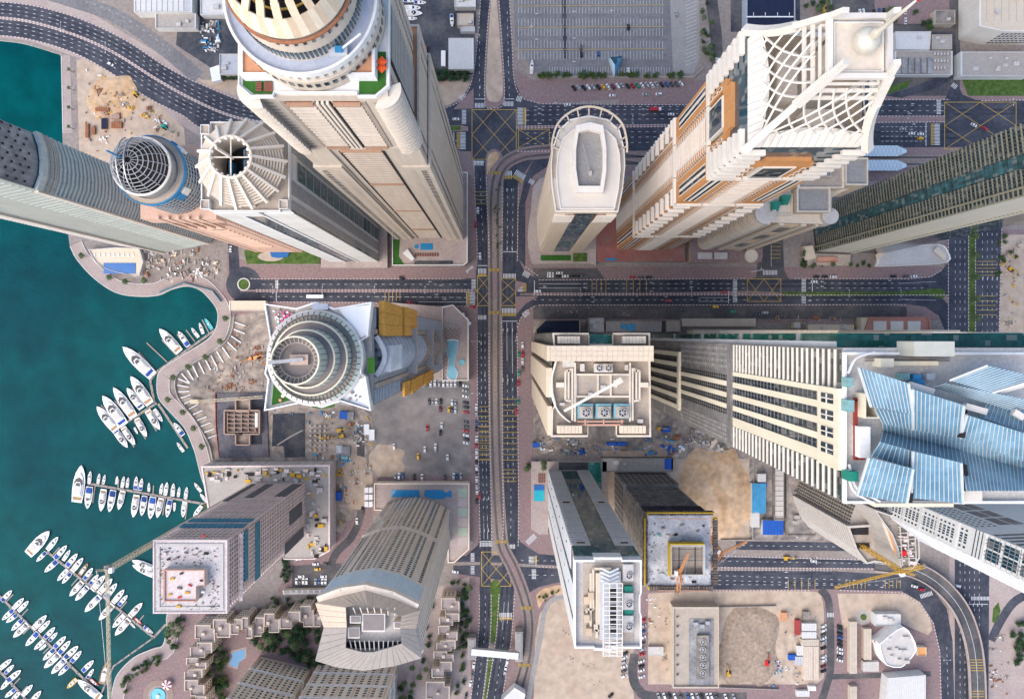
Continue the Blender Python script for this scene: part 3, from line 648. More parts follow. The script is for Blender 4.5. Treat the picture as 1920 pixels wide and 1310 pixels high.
# ---------------------------------------------------------------- tall domed tower at the top of the picture
def crown_tower():
    T = Tower('domed_tower', 'tallest beige apartment tower with round drum crown cut off by the top edge')
    zt, z1, z2 = 336, 245, 274
    body = Gl([(-199,-181),(-86,-181),(-86,-292),(-199,-292)])
    T.mb.prism(Gl([(-195,-180),(-90,-180),(-90,-288),(-195,-288)]), 0, zt-1, 'beige')
    T.part('wall')
    # wider corner blocks that stop at two setback levels, with orange terrace roofs
    for x0, x1, zt_ in ((-201,-172,z2),(-113,-84,z2),(-204,-174,z1),(-111,-81,z1)):
        T.mb.prism(Gl([(x0,-178 if zt_==z2 else -176),(x1,-178 if zt_==z2 else -176),(x1,-296),(x0,-296)]), 0, zt_, 'beige', 'orange')
        T.mb.ring(Gl([(x0,-178 if zt_==z2 else -176),(x1,-178 if zt_==z2 else -176),(x1,-296),(x0,-296)]), Gl([(x0+2,-180),(x1-2,-180),(x1-2,-294),(x0+2,-294)]), zt_, zt_+1.2, 'beige')
        T.part('corner_block')
    # south face
    f = Fc(G(-195,-180), G(-90,-180))
    fac(T, f, 8, z2-6, [('slab', .31,.69, 3.5, .42, 1.15, 'beige', 'balcony'), ('panel', .31,.69,'beiged','recess_wall',.05), ('panel', .285,.31,'dark','recess',.3), ('panel', .69,.715,'dark','recess',.3)])  # dark backing and strips paint in the recess shade between balconies
    for z in (54, 130, 205, z2-5): T.ps('terrace_strip','terra').fc(f, f.L*.31, f.L*.69, z, z+.9, 0, 1.0)
    fac(T, f, z2, zt-6, [('slab', .225,.425, 3.5, .6, 1.7, 'cream', 'balcony'), ('slab', .575,.775, 3.5, .6, 1.7, 'cream', 'balcony'), ('panel',.225,.425,'redbr','recess_wall',.04), ('panel',.575,.775,'redbr','recess_wall',.04),
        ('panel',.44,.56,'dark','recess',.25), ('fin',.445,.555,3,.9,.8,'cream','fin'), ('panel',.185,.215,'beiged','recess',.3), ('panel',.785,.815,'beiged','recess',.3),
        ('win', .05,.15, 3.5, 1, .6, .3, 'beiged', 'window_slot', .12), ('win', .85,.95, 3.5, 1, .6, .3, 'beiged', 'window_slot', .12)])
    for z in (z2+1, zt-8):
        for a, b in ((.225,.425),(.575,.775)): T.ps('terrace_strip','terra').fc(f, f.L*a, f.L*b, z, z+1, 0, 1.2)
    for x0, x1, s in ((-204,-174,0),(-111,-81,1)):
        g = Fc(G(x0,-176), G(x1,-176))
        fac(T, g, 6, z1-3, [('win', .60 if s else .15, .85 if s else .40, 3.5, 1, .8, .52, 'glass', 'window', .06), ('win', .25 if s else .60, .45 if s else .85, 3.5, 1, .7, .3, 'beiged', 'window_slot', .1)])
    # rounded corner balconies below the roof garden, both south corners
    for cx in (-196,-89):
        mb = MB(); c = G(cx + (6 if cx < -100 else -6), -186)
        for i in range(17):
            z = z2 + 2 + i*3.5
            a0 = -pi*.5 if cx > -100 else -pi
            mb.lathe(c.x, c.y, [(0,z+1.9),(5.6,z+1.9),(5.6,z),(0,z)], 10, 'cream', a0 - .35, a0 + pi/2 + .35)
            mb.lathe(c.x, c.y, [(4.9,z-1.3),(4.9,z)], 10, 'redbr', a0 - .3, a0 + pi/2 + .3)
        mb.build('rounded_balcony', T.o)
    # east face
    f = Fc(G(-90,-180), G(-90,-288))
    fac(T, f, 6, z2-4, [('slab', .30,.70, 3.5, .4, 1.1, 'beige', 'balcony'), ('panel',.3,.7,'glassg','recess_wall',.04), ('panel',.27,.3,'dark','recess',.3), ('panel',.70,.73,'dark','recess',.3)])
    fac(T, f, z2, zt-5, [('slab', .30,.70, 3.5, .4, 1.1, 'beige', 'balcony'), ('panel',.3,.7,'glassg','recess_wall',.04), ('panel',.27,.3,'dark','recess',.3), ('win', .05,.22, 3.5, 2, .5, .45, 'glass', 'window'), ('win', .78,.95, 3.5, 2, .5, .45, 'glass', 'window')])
    for zz, x in ((z1,-81),(z2,-84)):
        for y0, y1 in ((-178,-206),(-262,-294)):
            fac(T, Fc(G(x,y0), G(x,y1)), 6 if zz == z1 else z1, zz-3, [('win', .1,.9, 3.5, 2, .4, .5, 'glass', 'window')])
    # roof terrace with lawns and orange courts
    t = Gl([(-201,-186),(-192,-178),(-175,-178),(-175,-181),(-112,-181),(-112,-178),(-98,-178),(-88,-186),(-88,-292),(-201,-292)])
    T.mb.prism(t, zt-1.2, zt, 'offw'); T.mb.ring(t, [p*.985 + G(-2.1,-3.5) for p in t], zt, zt+1.1, 'offw'); T.part('terrace')
    for l in ([(-198,-187),(-190,-180.5),(-176,-180.5),(-176,-196),(-198,-196)], [(-111,-180.5),(-99,-180.5),(-91,-187),(-91,-212),(-97,-212),(-97,-194),(-111,-194)]):
        T.mb.prism(Gl(l), zt, zt+.25, 'turf'); T.part('roof_lawn')
    for l in ([(-196,-190),(-170,-190),(-170,-215),(-196,-215)], [(-122,-190),(-97,-190),(-97,-215),(-122,-215)]):
        T.mb.prism(Gl(l), zt, zt+4.5, 'offw', 'orange'); T.mb.ring(Gl(l), [Gl(l)[i] + G(2.2 if i in (0,3) else -2.2, -2.2 if i < 2 else 2.2) for i in range(4)], zt+4.5, zt+5.3, 'offw'); T.part('court')
    for x, y in ((-93,-198),(-93,-202.5)):
        c = G(x,y); T.mb.add([(c.x-1.6,c.y,zt+2.6),(c.x,c.y-1.6,zt+2.6),(c.x+1.6,c.y,zt+2.6),(c.x,c.y+1.6,zt+2.6),(c.x,c.y,zt+3.3)], [(0,1,4),(1,2,4),(2,3,4),(3,0,4)], 'orangebr')
        T.mb.bar((c.x,c.y,zt+.2),(c.x,c.y,zt+2.8),.12,.12,'steel'); T.part('parasol')
    for i in range(4):
        for k in range(2):
            T.ps('bench','redbr').box(*((G(-188+k*6,0).x, G(-183.6+k*6,0).x, G(0,-183-i*1.7).y-.25, G(0,-183-i*1.7).y+.25, zt+.25, zt+.8) if k == 0 else (G(-181+i*1.5,0).x-.25, G(-181+i*1.5,0).x+.25, G(0,-182).y, G(0,-189).y, zt+.25, zt+.8)))
    # drum with square windows, scalloped cornice, gallery, upper drum, lip of panels, open ribbed dome
    c = G(-145,-236); cx, cy = c.x, c.y
    T.mb.lathe(cx, cy, [(20.4,zt),(20.4,zt+8),(19.0,zt+9),(19.0,zt+12)], 72, 'beige'); T.part('drum')
    for i in range(52):
        a = 2*pi*i/52; e = Vector((cos(a),sin(a),0)); n = Vector((-sin(a),cos(a),0))
        if e.dot(Vector((.52,-.85,0))) < -.35: continue
        T.ps('window','glass').add(Vector((cx,cy,zt+5.2)) + e*20.42, n*1.25, e*.3, Vector((0,0,2.2)))
        T.ps('bracket','creamw').add(Vector((cx,cy,zt+10.4)) + e*19.4, n*1.3, e*1.5, Vector((0,0,2.6)))
        T.ps('painted_bracket_shade','beiged').add(Vector((cx,cy,zt+10.2)) + (e*19.1 + n*1.2), n*.9, e*.3, Vector((0,0,2.2)))  # darker blocks paint in the shade between brackets
    T.mb.lathe(cx, cy, [(19,zt+12),(20.6,zt+12.6),(20.6,zt+15.2),(19.9,zt+15.2),(19.6,zt+14.2),(16,zt+14.2)], 72, 'offw'); T.part('gallery')
    T.mb.lathe(cx, cy, [(19.5,zt+14.26),(16.1,zt+14.26)], 72, 'roofblue'); T.part('gallery_floor')
    T.mb.lathe(cx, cy, [(16.6,zt+14.2),(16.2,zt+19.5),(15.8,zt+22.5),(15.3,zt+28)], 72, 'beige'); T.part('upper_drum')
    for i in range(84):
        a = 2*pi*i/84; e = Vector((cos(a),sin(a),0)); n = Vector((-sin(a),cos(a),0))
        if e.dot(Vector((.52,-.85,0))) < -.35: continue
        T.ps('window','glassb').add(Vector((cx,cy,zt+17.2)) + e*16.42, n*.72, e*.3, Vector((0,0,4.2)))
        if i % 2 == 0: T.ps('clerestory_window','glass').add(Vector((cx,cy,zt+23.4)) + e*15.78, n*.85, e*.2, Vector((0,0,1.3)))
    np_ = 48
    for i in range(np_):
        a0, a1 = 2*pi*i/np_, 2*pi*(i+1)/np_; z = zt+28
        pr = [(15.3,z-.4),(15.9,z),(13.9,z+7),(13.5,z+6.6)]
        T.mb.lathe(cx, cy, pr, 1, 'sandstone' if i % 2 else 'sandstone2', a0, a1); T.part('lip_panel')
    T.mb.lathe(cx, cy, [(15.9,zt+25.8),(16.6,zt+26),(16.6,zt+26.6),(15.9,zt+26.8)], 60, 'rust'); T.part('lip_rail')
    for i in range(20):
        a = 2*pi*i/20
        for k in range(4):
            t0, t1 = k/4, (k+1)/4
            p = lambda t: (cx + cos(a)*(13.7 - 10.5*t), cy + sin(a)*(13.7 - 10.5*t), zt + 34.6 + 9*sin(t*pi/2))
            T.mb.bar(p(t0), p(t1), 2.0 - 1.2*t0, .6, 'sandstone')
        T.part('dome_rib')
    for r_, z_ in ((10.5,zt+33),(7,zt+36)): T.mb.lathe(cx, cy, [(r_,z_),(r_+.5,z_),(r_+.5,z_+.5),(r_,z_+.5),(r_,z_)], 32, 'yellow'); T.part('dome_ring_beam')
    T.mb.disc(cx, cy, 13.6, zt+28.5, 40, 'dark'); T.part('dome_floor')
    # window-cleaning cradle on the gallery
    g = Vector((cx,cy,0)) + Vector((cos(-.95),sin(-.95),0))*17.8
    T.mb.box(g.x-2.4, g.x+2.4, g.y-1, g.y+1, zt+14.3, zt+16.6, 'greyw'); T.mb.bar((g.x+1,g.y,zt+17),(g.x+6.5,g.y+3.5,zt+18.5),.5,.5,'offw'); T.mb.box(g.x-.6,g.x+1.4,g.y-.8,g.y+.8,zt+16.6,zt+17.4,'steelb'); T.part('window_cleaning_cradle')
    # podium
    T.mb.prism(Gl([(-212,-170),(-212,-128),(-80,-128),(-73,-134),(-73,-300),(-212,-300)]), 0, 9, 'beiged', 'pavepale')
    T.mb.ring(Gl([(-212,-128),(-80,-128),(-73,-134),(-73,-300),(-212,-300)]), Gl([(-210.6,-129.4),(-80.6,-129.4),(-74.4,-134.8),(-74.4,-298.6),(-210.6,-298.6)]), 9, 10.2, 'offw'); T.part('podium')
    def pk(l, key, z, name): T.mb.prism(Gl(l), 9, z, key); T.part(name)
    pk([(-160,-169),(-137,-169),(-137,-157),(-160,-157)], 'pool', 9.15, 'swimming_pool')
    pk([(-167+4.2*cos(i*pi/8),-163+4.2*sin(i*pi/8)) for i in range(16)], 'pool', 9.15, 'whirlpool')
    pk([(-210,-176),(-198,-176),(-200,-145),(-190,-130),(-210,-130)], 'turf', 9.2, 'lawn'); pk([(-170,-137),(-100,-137),(-100,-131),(-172,-131)], 'pit', 9.3, 'water_feature')
    for i in range(10): T.ps('sun_lounger','redbr').box(G(-170+i*4.5,0).x, G(-170+i*4.5,0).x+.9, G(0,-151).y, G(0,-145).y, 9.1, 9.6)
    T.mb.prism(Gl([(-192,-150),(-183,-158),(-170,-140),(-176,-136)]), 9, 11.5, 'offw'); T.part('canopy')
    T.done()
SPEC.update({'sandstone': ((.66,.51,.36), .8, .1, .2, None, 0, {'rnd': .1}), 'sandstone2': ((.74,.62,.47), .8, .1, .2, None, 0, {'rnd': .08}), 'orangebr': ((.75,.10,.02), .7, .05, .2, None, 0)})
crown_tower()

# ---------------------------------------------------------------- square white tower with a crown of radial louvres
def louvre_tower():
    T = Tower('louvre_crown_tower', 'white tower with square roof carrying a ring of radial cream louvres')
    z = 235; x0, x1, y0, y1 = -332, -236, -231, -134
    sq = [(x0+4,y0+4),(x1-3,y0+4),(x1-3,y1-3),(x0+4,y1-3)]
    T.mb.prism(Gl(sq), 0, z-1.5, 'offw', 'roofgrey'); T.part('wall')
    n = 10
    out = [(x0+n,y0),(x1-n,y0),(x1-n,y0+n*.3),(x1,y0+n*.3),(x1,y1-n*.2),(x1-n,y1-n*.2),(x1-n,y1),(x0+n,y1),(x0+n,y1-n*.8),(x0,y1-n*.8),(x0,y0+n),(x0+n,y0+n)]
    T.mb.prism(Gl(out), z-1.5, z, 'offw', 'rooftan'); T.mb.ring(Gl(out), [p + (G((x0+x1)/2,(y0+y1)/2) - p)*.028 for p in Gl(out)], z, z+1.4, 'offw'); T.part('roof_slab')
    for x in (x0+1, x1-10.5):
        for y in (y0+4, y1-12):
            q = [(x,y),(x+9.5,y),(x+9.5,y+10),(x,y+10)]; T.mb.prism(Gl(q), z, z+2, 'offw', 'rooftan'); T.mb.ring(Gl(q), [p + (G(x+4.7,y+5)-p)*.14 for p in Gl(q)], z+2, z+2.8, 'offw'); T.part('corner_turret')
    # east face: blue glass field in a white frame between bands of grey blades
    f = Fc(G(x1-3,y1-3), G(x1-3,y0+4)); zt = z-6
    fac(T, f, 4, zt, [('panel',0,.03,'glassb','glazing',.1), ('fin',.04,.14,4,.14,.5,'greyw','blade'), ('panel',.04,.14,'glassg','glazing',.12), ('panel',.15,.20,'offw','pier',.35),
        ('fin',.21,.37,7,.14,.5,'greyw','blade'), ('panel',.21,.37,'glassg','glazing',.12), ('panel',.375,.42,'offw','pier',.4), ('panel',.42,.66,'glasst','glazing',.2), ('panel',.66,.70,'offw','pier',.4), ('fin',.71,.87,7,.14,.5,'greyw','blade'), ('panel',.71,.87,'glassg','glazing',.12), ('panel',.88,.92,'offw','pier',.35), ('panel',.93,1,'glassg','glazing',.12)])
    fac(T, f, z-10, z-4, [('panel',.375,.70,'offw','pier_cap',1.2)])
    for i in range(16): T.ps('mullion','greyw').fc(f, f.L*.42, f.L*.66, 10+i*14, 10.7+i*14, .1, .35)
    # south face: pale panels in storey courses, dark glass strip in white borders
    f = Fc(G(x0+4,y1-3), G(x1-3,y1-3))
    for a, b in ((0,.30),(.62,1)):
        for i in range(31): T.ps('cladding_panel','offw2').fc(f, f.L*a, f.L*b, 3+i*7.2, 3+i*7.2+6.85, -.1, .5)
    fac(T, f, 3, z-14, [('panel',.34,.57,'glass','glazing',.25), ('panel',.30,.335,'white','border',.9), ('panel',.575,.61,'white','border',.9)])
    fac(T, f, z-14, z-4, [('panel',.30,.61,'offw','lintel',1.0)])
    for i in range(30): T.ps('spandrel','glassg').fc(f, f.L*.34, f.L*.57, 6+i*7.2, 9+i*7.2, .2, .4)
    # crown: sloping cone of louvres on 18 beams round an open well
    c = G((x0+x1)/2,(y0+y1)/2); zo, zi, ro, ri = z+6, z+18, 17.4, 7.6
    P = lambda a, t, up=0: Vector((c.x + cos(a)*(ro+(ri-ro)*t), c.y + sin(a)*(ro+(ri-ro)*t), zo+(zi-zo)*t+up))
    for i in range(18):
        a = 2*pi*i/18 + .06
        T.ps('crown_beam','creamw').bar(P(a,-.10,.7), P(a,1.02,.9), 1.0, 1.3)
        T.ps('crown_post','creamw').bar(P(a,.08) - Vector((0,0,7)), P(a,.08), .7, .7)
        for k in range(11):
            t = (k+.3)/11; T.ps('louvre','cream').bar(P(a+.03,t), P(a+2*pi/18-.03,t), .72, .18)
    mb = T.mb; mb.lathe(c.x, c.y, [(ri,zi-1),(ri+.9,zi-1),(ri+.9,zi+1.2),(ri,zi+1.2),(ri,zi-1)], 40, 'cream'); T.part('crown_ring')
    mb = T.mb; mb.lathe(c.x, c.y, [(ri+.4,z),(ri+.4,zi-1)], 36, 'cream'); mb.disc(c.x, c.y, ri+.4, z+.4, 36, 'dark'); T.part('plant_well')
    for d in (Vector((1,0,0)), Vector((0,1,0))): T.ps('cross_beam','cream').bar(Vector((c.x,c.y,zi)) - d*ri, Vector((c.x,c.y,zi)) + d*ri, .5, .5)
    T.mb.bar((c.x,c.y,zi-2),(c.x,c.y,zi+16),.9,.9,'creamw'); T.part('mast')
    for k in (-1,0,1): T.mb.box(c.x+.8, c.x+5, c.y+k*4.2-1.8, c.y+k*4.2+1.8, z+.4, z+6, 'steelb'); fan(T, c.x+2.9, c.y+k*4.2, z+6, 1.4)
    T.part('chiller'); T.mb.box(c.x-4.5,c.x-3.8,c.y-6,c.y+1,z+.4,z+8,'steelb'); T.part('pipe')
    T.mb.prism(Gl([(-345,-125),(-222,-125),(-222,-240),(-345,-240)]), 0, 7, 'conc', 'pavepale'); T.part('podium')
    T.done()
SPEC['offw2'] = ((.66,.65,.62), .6, .06, .1, None, 0, {'rnd': .05})
louvre_tower()

# ---------------------------------------------------------------- pink tower with a wire dome
def wire_dome_tower():
    T = Tower('wire_dome_tower', 'salmon pink tower with a round blue-rimmed top and open wire dome')
    T.mb.prism(Gl([(-468,-154),(-381,-154),(-381,-236),(-395,-246),(-455,-246),(-468,-236)]), 0, 172, 'pink'); T.part('wall')
    f = Fc(G(-468,-154), G(-381,-154))
    fac(T, f, 6, 168, [('win',.06,.12,3.6,1,.7,.45,'dark','window'), ('win',.88,.94,3.6,1,.7,.45,'dark','window')])
    fac(T, f, 40, 150, [('slab',.30,.70,7.2,.5,3.4,'pinkl','panel')])
    for z in (60,95,120,150,158): T.ps('opening','dark').fc(f, f.L*.42, f.L*.62, z, z+4, -.1, .2)
    f = Fc(G(-381,-154), G(-381,-236)); fac(T, f, 6, 168, [('win',.1,.9,3.6,5,.5,.5,'glass','window'), ('slab',0,1,3.6,.5,.5,'pinkl','string_course')])
    T.mb.prism(Gl([(-474,-150),(-376,-150),(-376,-170),(-474,-170)]), 160, 174, 'pink'); T.part('cornice')
    for i in range(5): T.ps('arch_fin','pinkl').box(G(-452+i*13,0).x, G(-452+i*13,0).x+1.4, G(0,-152).y, G(0,-149).y, 140, 176)
    c = G(-425,-196); zr = 204
    T.mb.lathe(c.x, c.y, [(15.0,150),(15.0,zr-2)], 64, 'glassb'); T.part('drum')
    for i in range(16): T.mb.lathe(c.x, c.y, [(15,154+i*3.2),(15.22,154+i*3.2),(15.22,154.8+i*3.2),(15,154.7+i*3.2)], 64, 'greyw'); T.part('floor_ring')
    for i in range(48):
        a = 2*pi*i/48; T.ps('mullion','steel').bar((c.x+15.1*cos(a),c.y+15.1*sin(a),150),(c.x+15.1*cos(a),c.y+15.1*sin(a),zr-2),.3,.3)
    T.mb.lathe(c.x, c.y, [(15.2,zr-2),(15.9,zr-1.6),(15.9,zr+.8),(15.4,zr+.8)], 64, 'steelb'); T.part('blue_rim')
    T.mb.lathe(c.x, c.y, [(15.4,zr+.4),(13.4,zr+.4),(13.4,zr+1.0),(13.0,zr+1.0)], 64, 'rooftan'); T.mb.lathe(c.x, c.y, [(13.4,zr+.3),(12,zr+.3),(12.4,zr+6),(12.9,zr+6.4),(12.9,zr+9),(12.2,zr+9),(11.6,zr+7)], 64, 'roofgrey'); T.part('upper_deck')
    T.mb.lathe(c.x, c.y, [(12.3,zr+8.6),(13.2,zr+8.6),(13.2,zr+9.6),(12.3,zr+9.6),(12.3,zr+8.6)], 64, 'creamw'); T.part('dome_ring')
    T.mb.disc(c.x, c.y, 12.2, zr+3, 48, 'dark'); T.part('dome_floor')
    R0, z0 = 12.2, zr+9.2
    Pd = lambda a, t: Vector((c.x+R0*cos(t)*cos(a), c.y+R0*cos(t)*sin(a), z0+R0*1.05*sin(t)))
    for i in range(16):
        a = 2*pi*i/16
        for k in range(7): T.ps('dome_rib','domew').bar(Pd(a,k*pi/15), Pd(a,(k+1)*pi/15), .24, .24)
    for k in (1,1.8,2.6,3.4,4.2,5,5.8):
        for i in range(16): T.ps('dome_hoop','domew').bar(Pd(2*pi*i/16,k*pi/15), Pd(2*pi*(i+1)/16,k*pi/15), .34, .34)
    for s in (-1,1):
        for k in range(12):
            t0, t1 = -1.2+k*.2, -1.0+k*.2
            q = lambda t: Vector((c.x-3+s*1.6, c.y+R0*sin(t), z0+R0*1.08*cos(t)))
            T.ps('arch_beam','steel').bar(q(t0), q(t1), .5, .5)
    T.mb.bar((c.x-3,c.y+1,z0+12),(c.x-3,c.y+1.2,z0+24),.6,.6,'steelb'); T.mb.bar((c.x-4.5,c.y+1.6,z0+12),(c.x-4.5,c.y+1.8,z0+20),.5,.5,'steelb'); T.part('mast')
    for a, k in ((-.55,'creamw'),(-.75,'steelb'),(.75,'white'),(.95,'steelb')):
        e = Vector((cos(a),sin(a),0)); T.mb.axes(Vector((c.x,c.y,zr-6)) + e*15.8, Vector((-e.y,e.x,0))*3.4, e*1.2, Vector((0,0,6)), k); T.part('bay')
    # lit terrace garden at its foot
    T.mb.prism(Gl([(-490,-158),(-350,-158),(-350,-132),(-485,-132)]), 0, 4, 'conc', 'grass'); T.part('podium')
    T.mb.prism(Gl([(-440+20*cos(i*pi/12)*1.2,-146+9*sin(i*pi/12)) for i in range(24)]), 4, 4.3, 'rooftan'); T.part('terrace')
    T.mb.prism(Gl([(-441,-154),(-405,-154),(-408,-145),(-425,-143),(-438,-145)]), 4.3, 5.0, 'dkblue'); T.part('pool')
    T.done()
SPEC['domew'] = ((.36,.36,.36), .5, .1, .3, None, .2); SPEC['pinkl'] = ((.70,.48,.37), .85, .08, .1, None, 0, {'rnd': .04})
wire_dome_tower()

# ---------------------------------------------------------------- curved balcony tower at the left edge
def left_tower():
    T = Tower('curved_balcony_tower', 'long seafoam balcony tower leaning over the water at the left edge')
    z = 300
    east = [(-556-0,-172),(-550,-188),(-549,-204),(-551,-221),(-557,-238)]
    plan = east + [(-640,-268),(-720,-268),(-720,-166),(-640,-154)]
    T.mb.prism(Gl(plan), 0, 207, 'greyw', 'roofgrey'); T.part('wall')
    T.mb.prism(Gl([(x-3 if x > -600 else x, y) for x, y in plan]), 207, z, 'roofmech'); T.part('mechanical_tier')
    p = ccw(Gl(plan)); 
    for i in range(58):
        zz = 4 + i*3.5
        for a, b in zip(east, east[1:]):
            f = Fc(G(*a), G(*b)); T.ps('balcony_band','seafoam').fc(f, -.1, f.L+.1, zz, zz+1.9, -.2, 1.0)
            T.ps('balcony_recess','glassg').fc(f, 0, f.L, zz+1.9, zz+3.5, -.2, .15)
    for a, b in zip(east, east[1:]):
        f = Fc(G(*a), G(*b))
        for k in (196,200,203.5): T.ps('plant_band','rooftan').fc(f, -.2, f.L+.2, k, k+1.6, -.2, 1.3)
        T.ps('parapet','seafoam').fc(f, -.2, f.L+.2, 205, 209, -.2, 1.4)
        for i in range(12):
            for j in range(2): T.ps('vent','dark').fc(f, f.L*(.2+.5*j), f.L*(.2+.5*j)+1, 216+i*6+3*j, 217.3+i*6+3*j, -.2, -1.04 if False else .06)
    f = Fc(G(-640,-154), G(-556,-172))
    T.ps('side_panel','palegr').fc(f, 0, f.L, 4, z, -.1, .5)
    for i in range(60): T.ps('storey_joint','seafoam').fc(f, f.L*.55, f.L*.95, 6+i*4.8, 6.6+i*4.8, .3, .9)
    T.ps('edge_rail','cream').fc(f, 0, 1.2, 4, z, .3, 1.6); T.ps('edge_rail','cream').fc(f, f.L-1.2, f.L+.6, 4, 207, .3, 1.4)
    f = Fc(G(-720,-166), G(-640,-154)); fac(T, f, 6, z, [('win',.03,.97,3.5,7,.6,.6,'glass','window'), ('slab',0,1,3.5,.3,.5,'concl','floor_slab')])
    T.done()
SPEC['roofmech'] = ((.24,.24,.25), .9, .3, .08, (.30,.30,.30), 0)
left_tower()
SPEC.update({
 'orangew': ((.50,.24,.095), .85, .12, .1, (.44,.21,.085), 0, {'rnd': .04}),
 'trimw': ((.66,.61,.545), .7, .06, .2, None, 0, {'rnd': .04}),
 'lattice': ((.70,.65,.58), .6, .1, .3, None, 0),
 'sandbeige': ((.58,.45,.32), .85, .12, .1, (.52,.40,.285), 0, {'rnd': .05}),
 'khaki': ((.30,.28,.205), .8, .12, .1, None, 0, {'rnd': .06}),
 'khakid': ((.13,.13,.12), .85, .25, .12, (.18,.17,.155), 0),
 'butter': ((.72,.65,.50), .75, .08, .06, (.66,.59,.45), 0, {'rnd': .04}),
 'greydk': ((.17,.16,.155), .85, .2, .1, (.21,.20,.19), 0, {'rnd': .08}),
 'skyroof': ((.10,.215,.30), .38, .15, .08, (.145,.265,.345), 0, {'spec': .4, 'grid': (2.1, 50, .12)}),
 'seam': ((.52,.54,.53), .5, .06, .2, None, 0),
 'tealgl': ((.035,.11,.125), .1, .2, .1, None, 0, {'spec': .6, 'grid': (1.5, 3.4, .4), 'rnd': .25}),
 'copper': ((.02,.22,.16), .5, .15, .2, None, 0),
})
def pipe_run(mb, pts, r, key):
    for a, b in zip(pts, pts[1:]): mb.bar(a, b, r, r, key)
# ---------------------------------------------------------------- rounded tower with boat-shaped penthouse
def boat_tower():
    T = Tower('rounded_front_tower', 'short beige tower with a white boat-shaped penthouse beside the tram')
    z = 179
    pl = [(61,-156),(141,-156),(147,-185),(150,-215),(149,-237),(143,-260),(128,-274),(104,-279),(80,-274),(65,-260),(57,-237),(55,-215),(56,-190)]
    T.mb.prism(Gl(pl), 0, z, 'sandl', 'trimw'); c = G(103,-215)
    T.part('wall')
    T.mb.ring(Gl(pl), [p + (c-p)*.035 for p in Gl(pl)], z, z+1.6, 'creamw'); T.part('parapet')
    f = Fc(G(61,-156), G(141,-156))
    fac(T, f, 4, z-3, [('panel',.32,.68,'glass','glazing',.15), ('panel',.04,.30,'sandl','pier',.5), ('panel',.70,.97,'sandl','pier',.5)])
    fac(T, f, z-26, z-3, [('slab',.0,.32,2.6,1.1,1.0,'creamw','fin_slat'), ('slab',.68,1.0,2.6,1.1,1.0,'creamw','fin_slat'), ('panel',.17,.34,'redbr','glazing',.6), ('panel',.66,.83,'redbr','glazing',.6)])
    for i in range(42): T.ps('mullion','glassg').fc(f, f.L*.32, f.L*.68, 6+i*4, 6.5+i*4, .1, .3)
    for a, b in ((0,1),(1,2)):
        pass
    for i in range(len(pl)):
        g = Fc(*ccw(Gl(pl))[i:i+2]) if i < len(pl)-1 else None
        if g and g.seen() and abs(g.n.x) > .5: fac(T, g, 4, z-2, [('slab',0,1,7.2,.22,.5,'beige','string_course')])
    T.mb.prism([c + (p-c)*.86 + G(0,6) for p in Gl(pl)], z, z+3.2, 'trimw'); T.mb.ring([c + (p-c)*.86 + G(0,6) for p in Gl(pl)], [c + (p-c)*.83 + G(0,6) for p in Gl(pl)], z+3.2, z+3.9, 'creamw'); T.part('penthouse_roof')
    q = [(86,-178),(120,-178),(124,-205),(124,-235),(120,-262),(103,-266),(86,-262),(82,-235),(82,-205)]
    T.mb.ring(Gl(q), [G(103,-220) + (p-G(103,-220))*.80 for p in Gl(q)], z+3.2, z+7.5, 'creamw'); T.part('boat_parapet')
    T.mb.prism([G(103,-220) + (p-G(103,-220))*.81 for p in Gl(q)], z+3.2, z+3.8, 'roofgrey'); T.part('boat_deck')
    T.mb.bar(W(1093,270,z+6), W(1106,325,z+6), .35, .35, 'steel'); T.mb.box(*[W(1103,0,z+4).x, W(1109,0,z+4).x, W(0,330,z+4).y, W(0,322,z+4).y], z+3.8, z+6, 'concl'); T.part('davit')
    arc = smooth_line([(57,-232),(57,-245),(64,-268),(82,-284),(104,-290),(128,-284),(146,-268),(152,-245),(152,-232)], 3)
    for (a, b) in zip(arc, arc[1:]): T.ps('trellis_beam','sandl').bar((*G(*a), z+1.4), (*G(*b), z+1.4), .9, .9)
    for a in arc[2:-2:2]:
        p = G(*a); d = (c - p).normalized()*4.6; T.ps('trellis_rafter','sandl').bar((p.x,p.y,z+1.3), (p.x+d.x,p.y+d.y,z+1.3), .6, .6)
    for x, y, w, h in ((58,-200,4,42),(140,-200,5,42)): T.mb.prism(Gl([(x,y),(x+w,y),(x+w,y-h),(x,y-h)]), z+.02, z+.5, 'rooftan'); T.part('terrace')
    T.mb.prism(Gl(smooth_line([(50,-132),(150,-132),(165,-132),(165,-180),(165,-285),(60,-290),(44,-230),(38,-180),(44,-140),(50,-132)],3)), 0, 6, 'conc', 'pavepale'); T.part('podium')
    for l, k in (([(62,-148),(118,-148),(118,-138),(62,-138)],'turf'), ([(122,-152),(148,-152),(148,-136),(122,-136)],'grass')): T.mb.prism(Gl(l), 6, 6.4, k); T.part('lawn')
    T.done()
SPEC['sandl'] = ((.66,.55,.42), .85, .08, .08, (.62,.515,.40), 0, {'rnd': .04})
boat_tower()

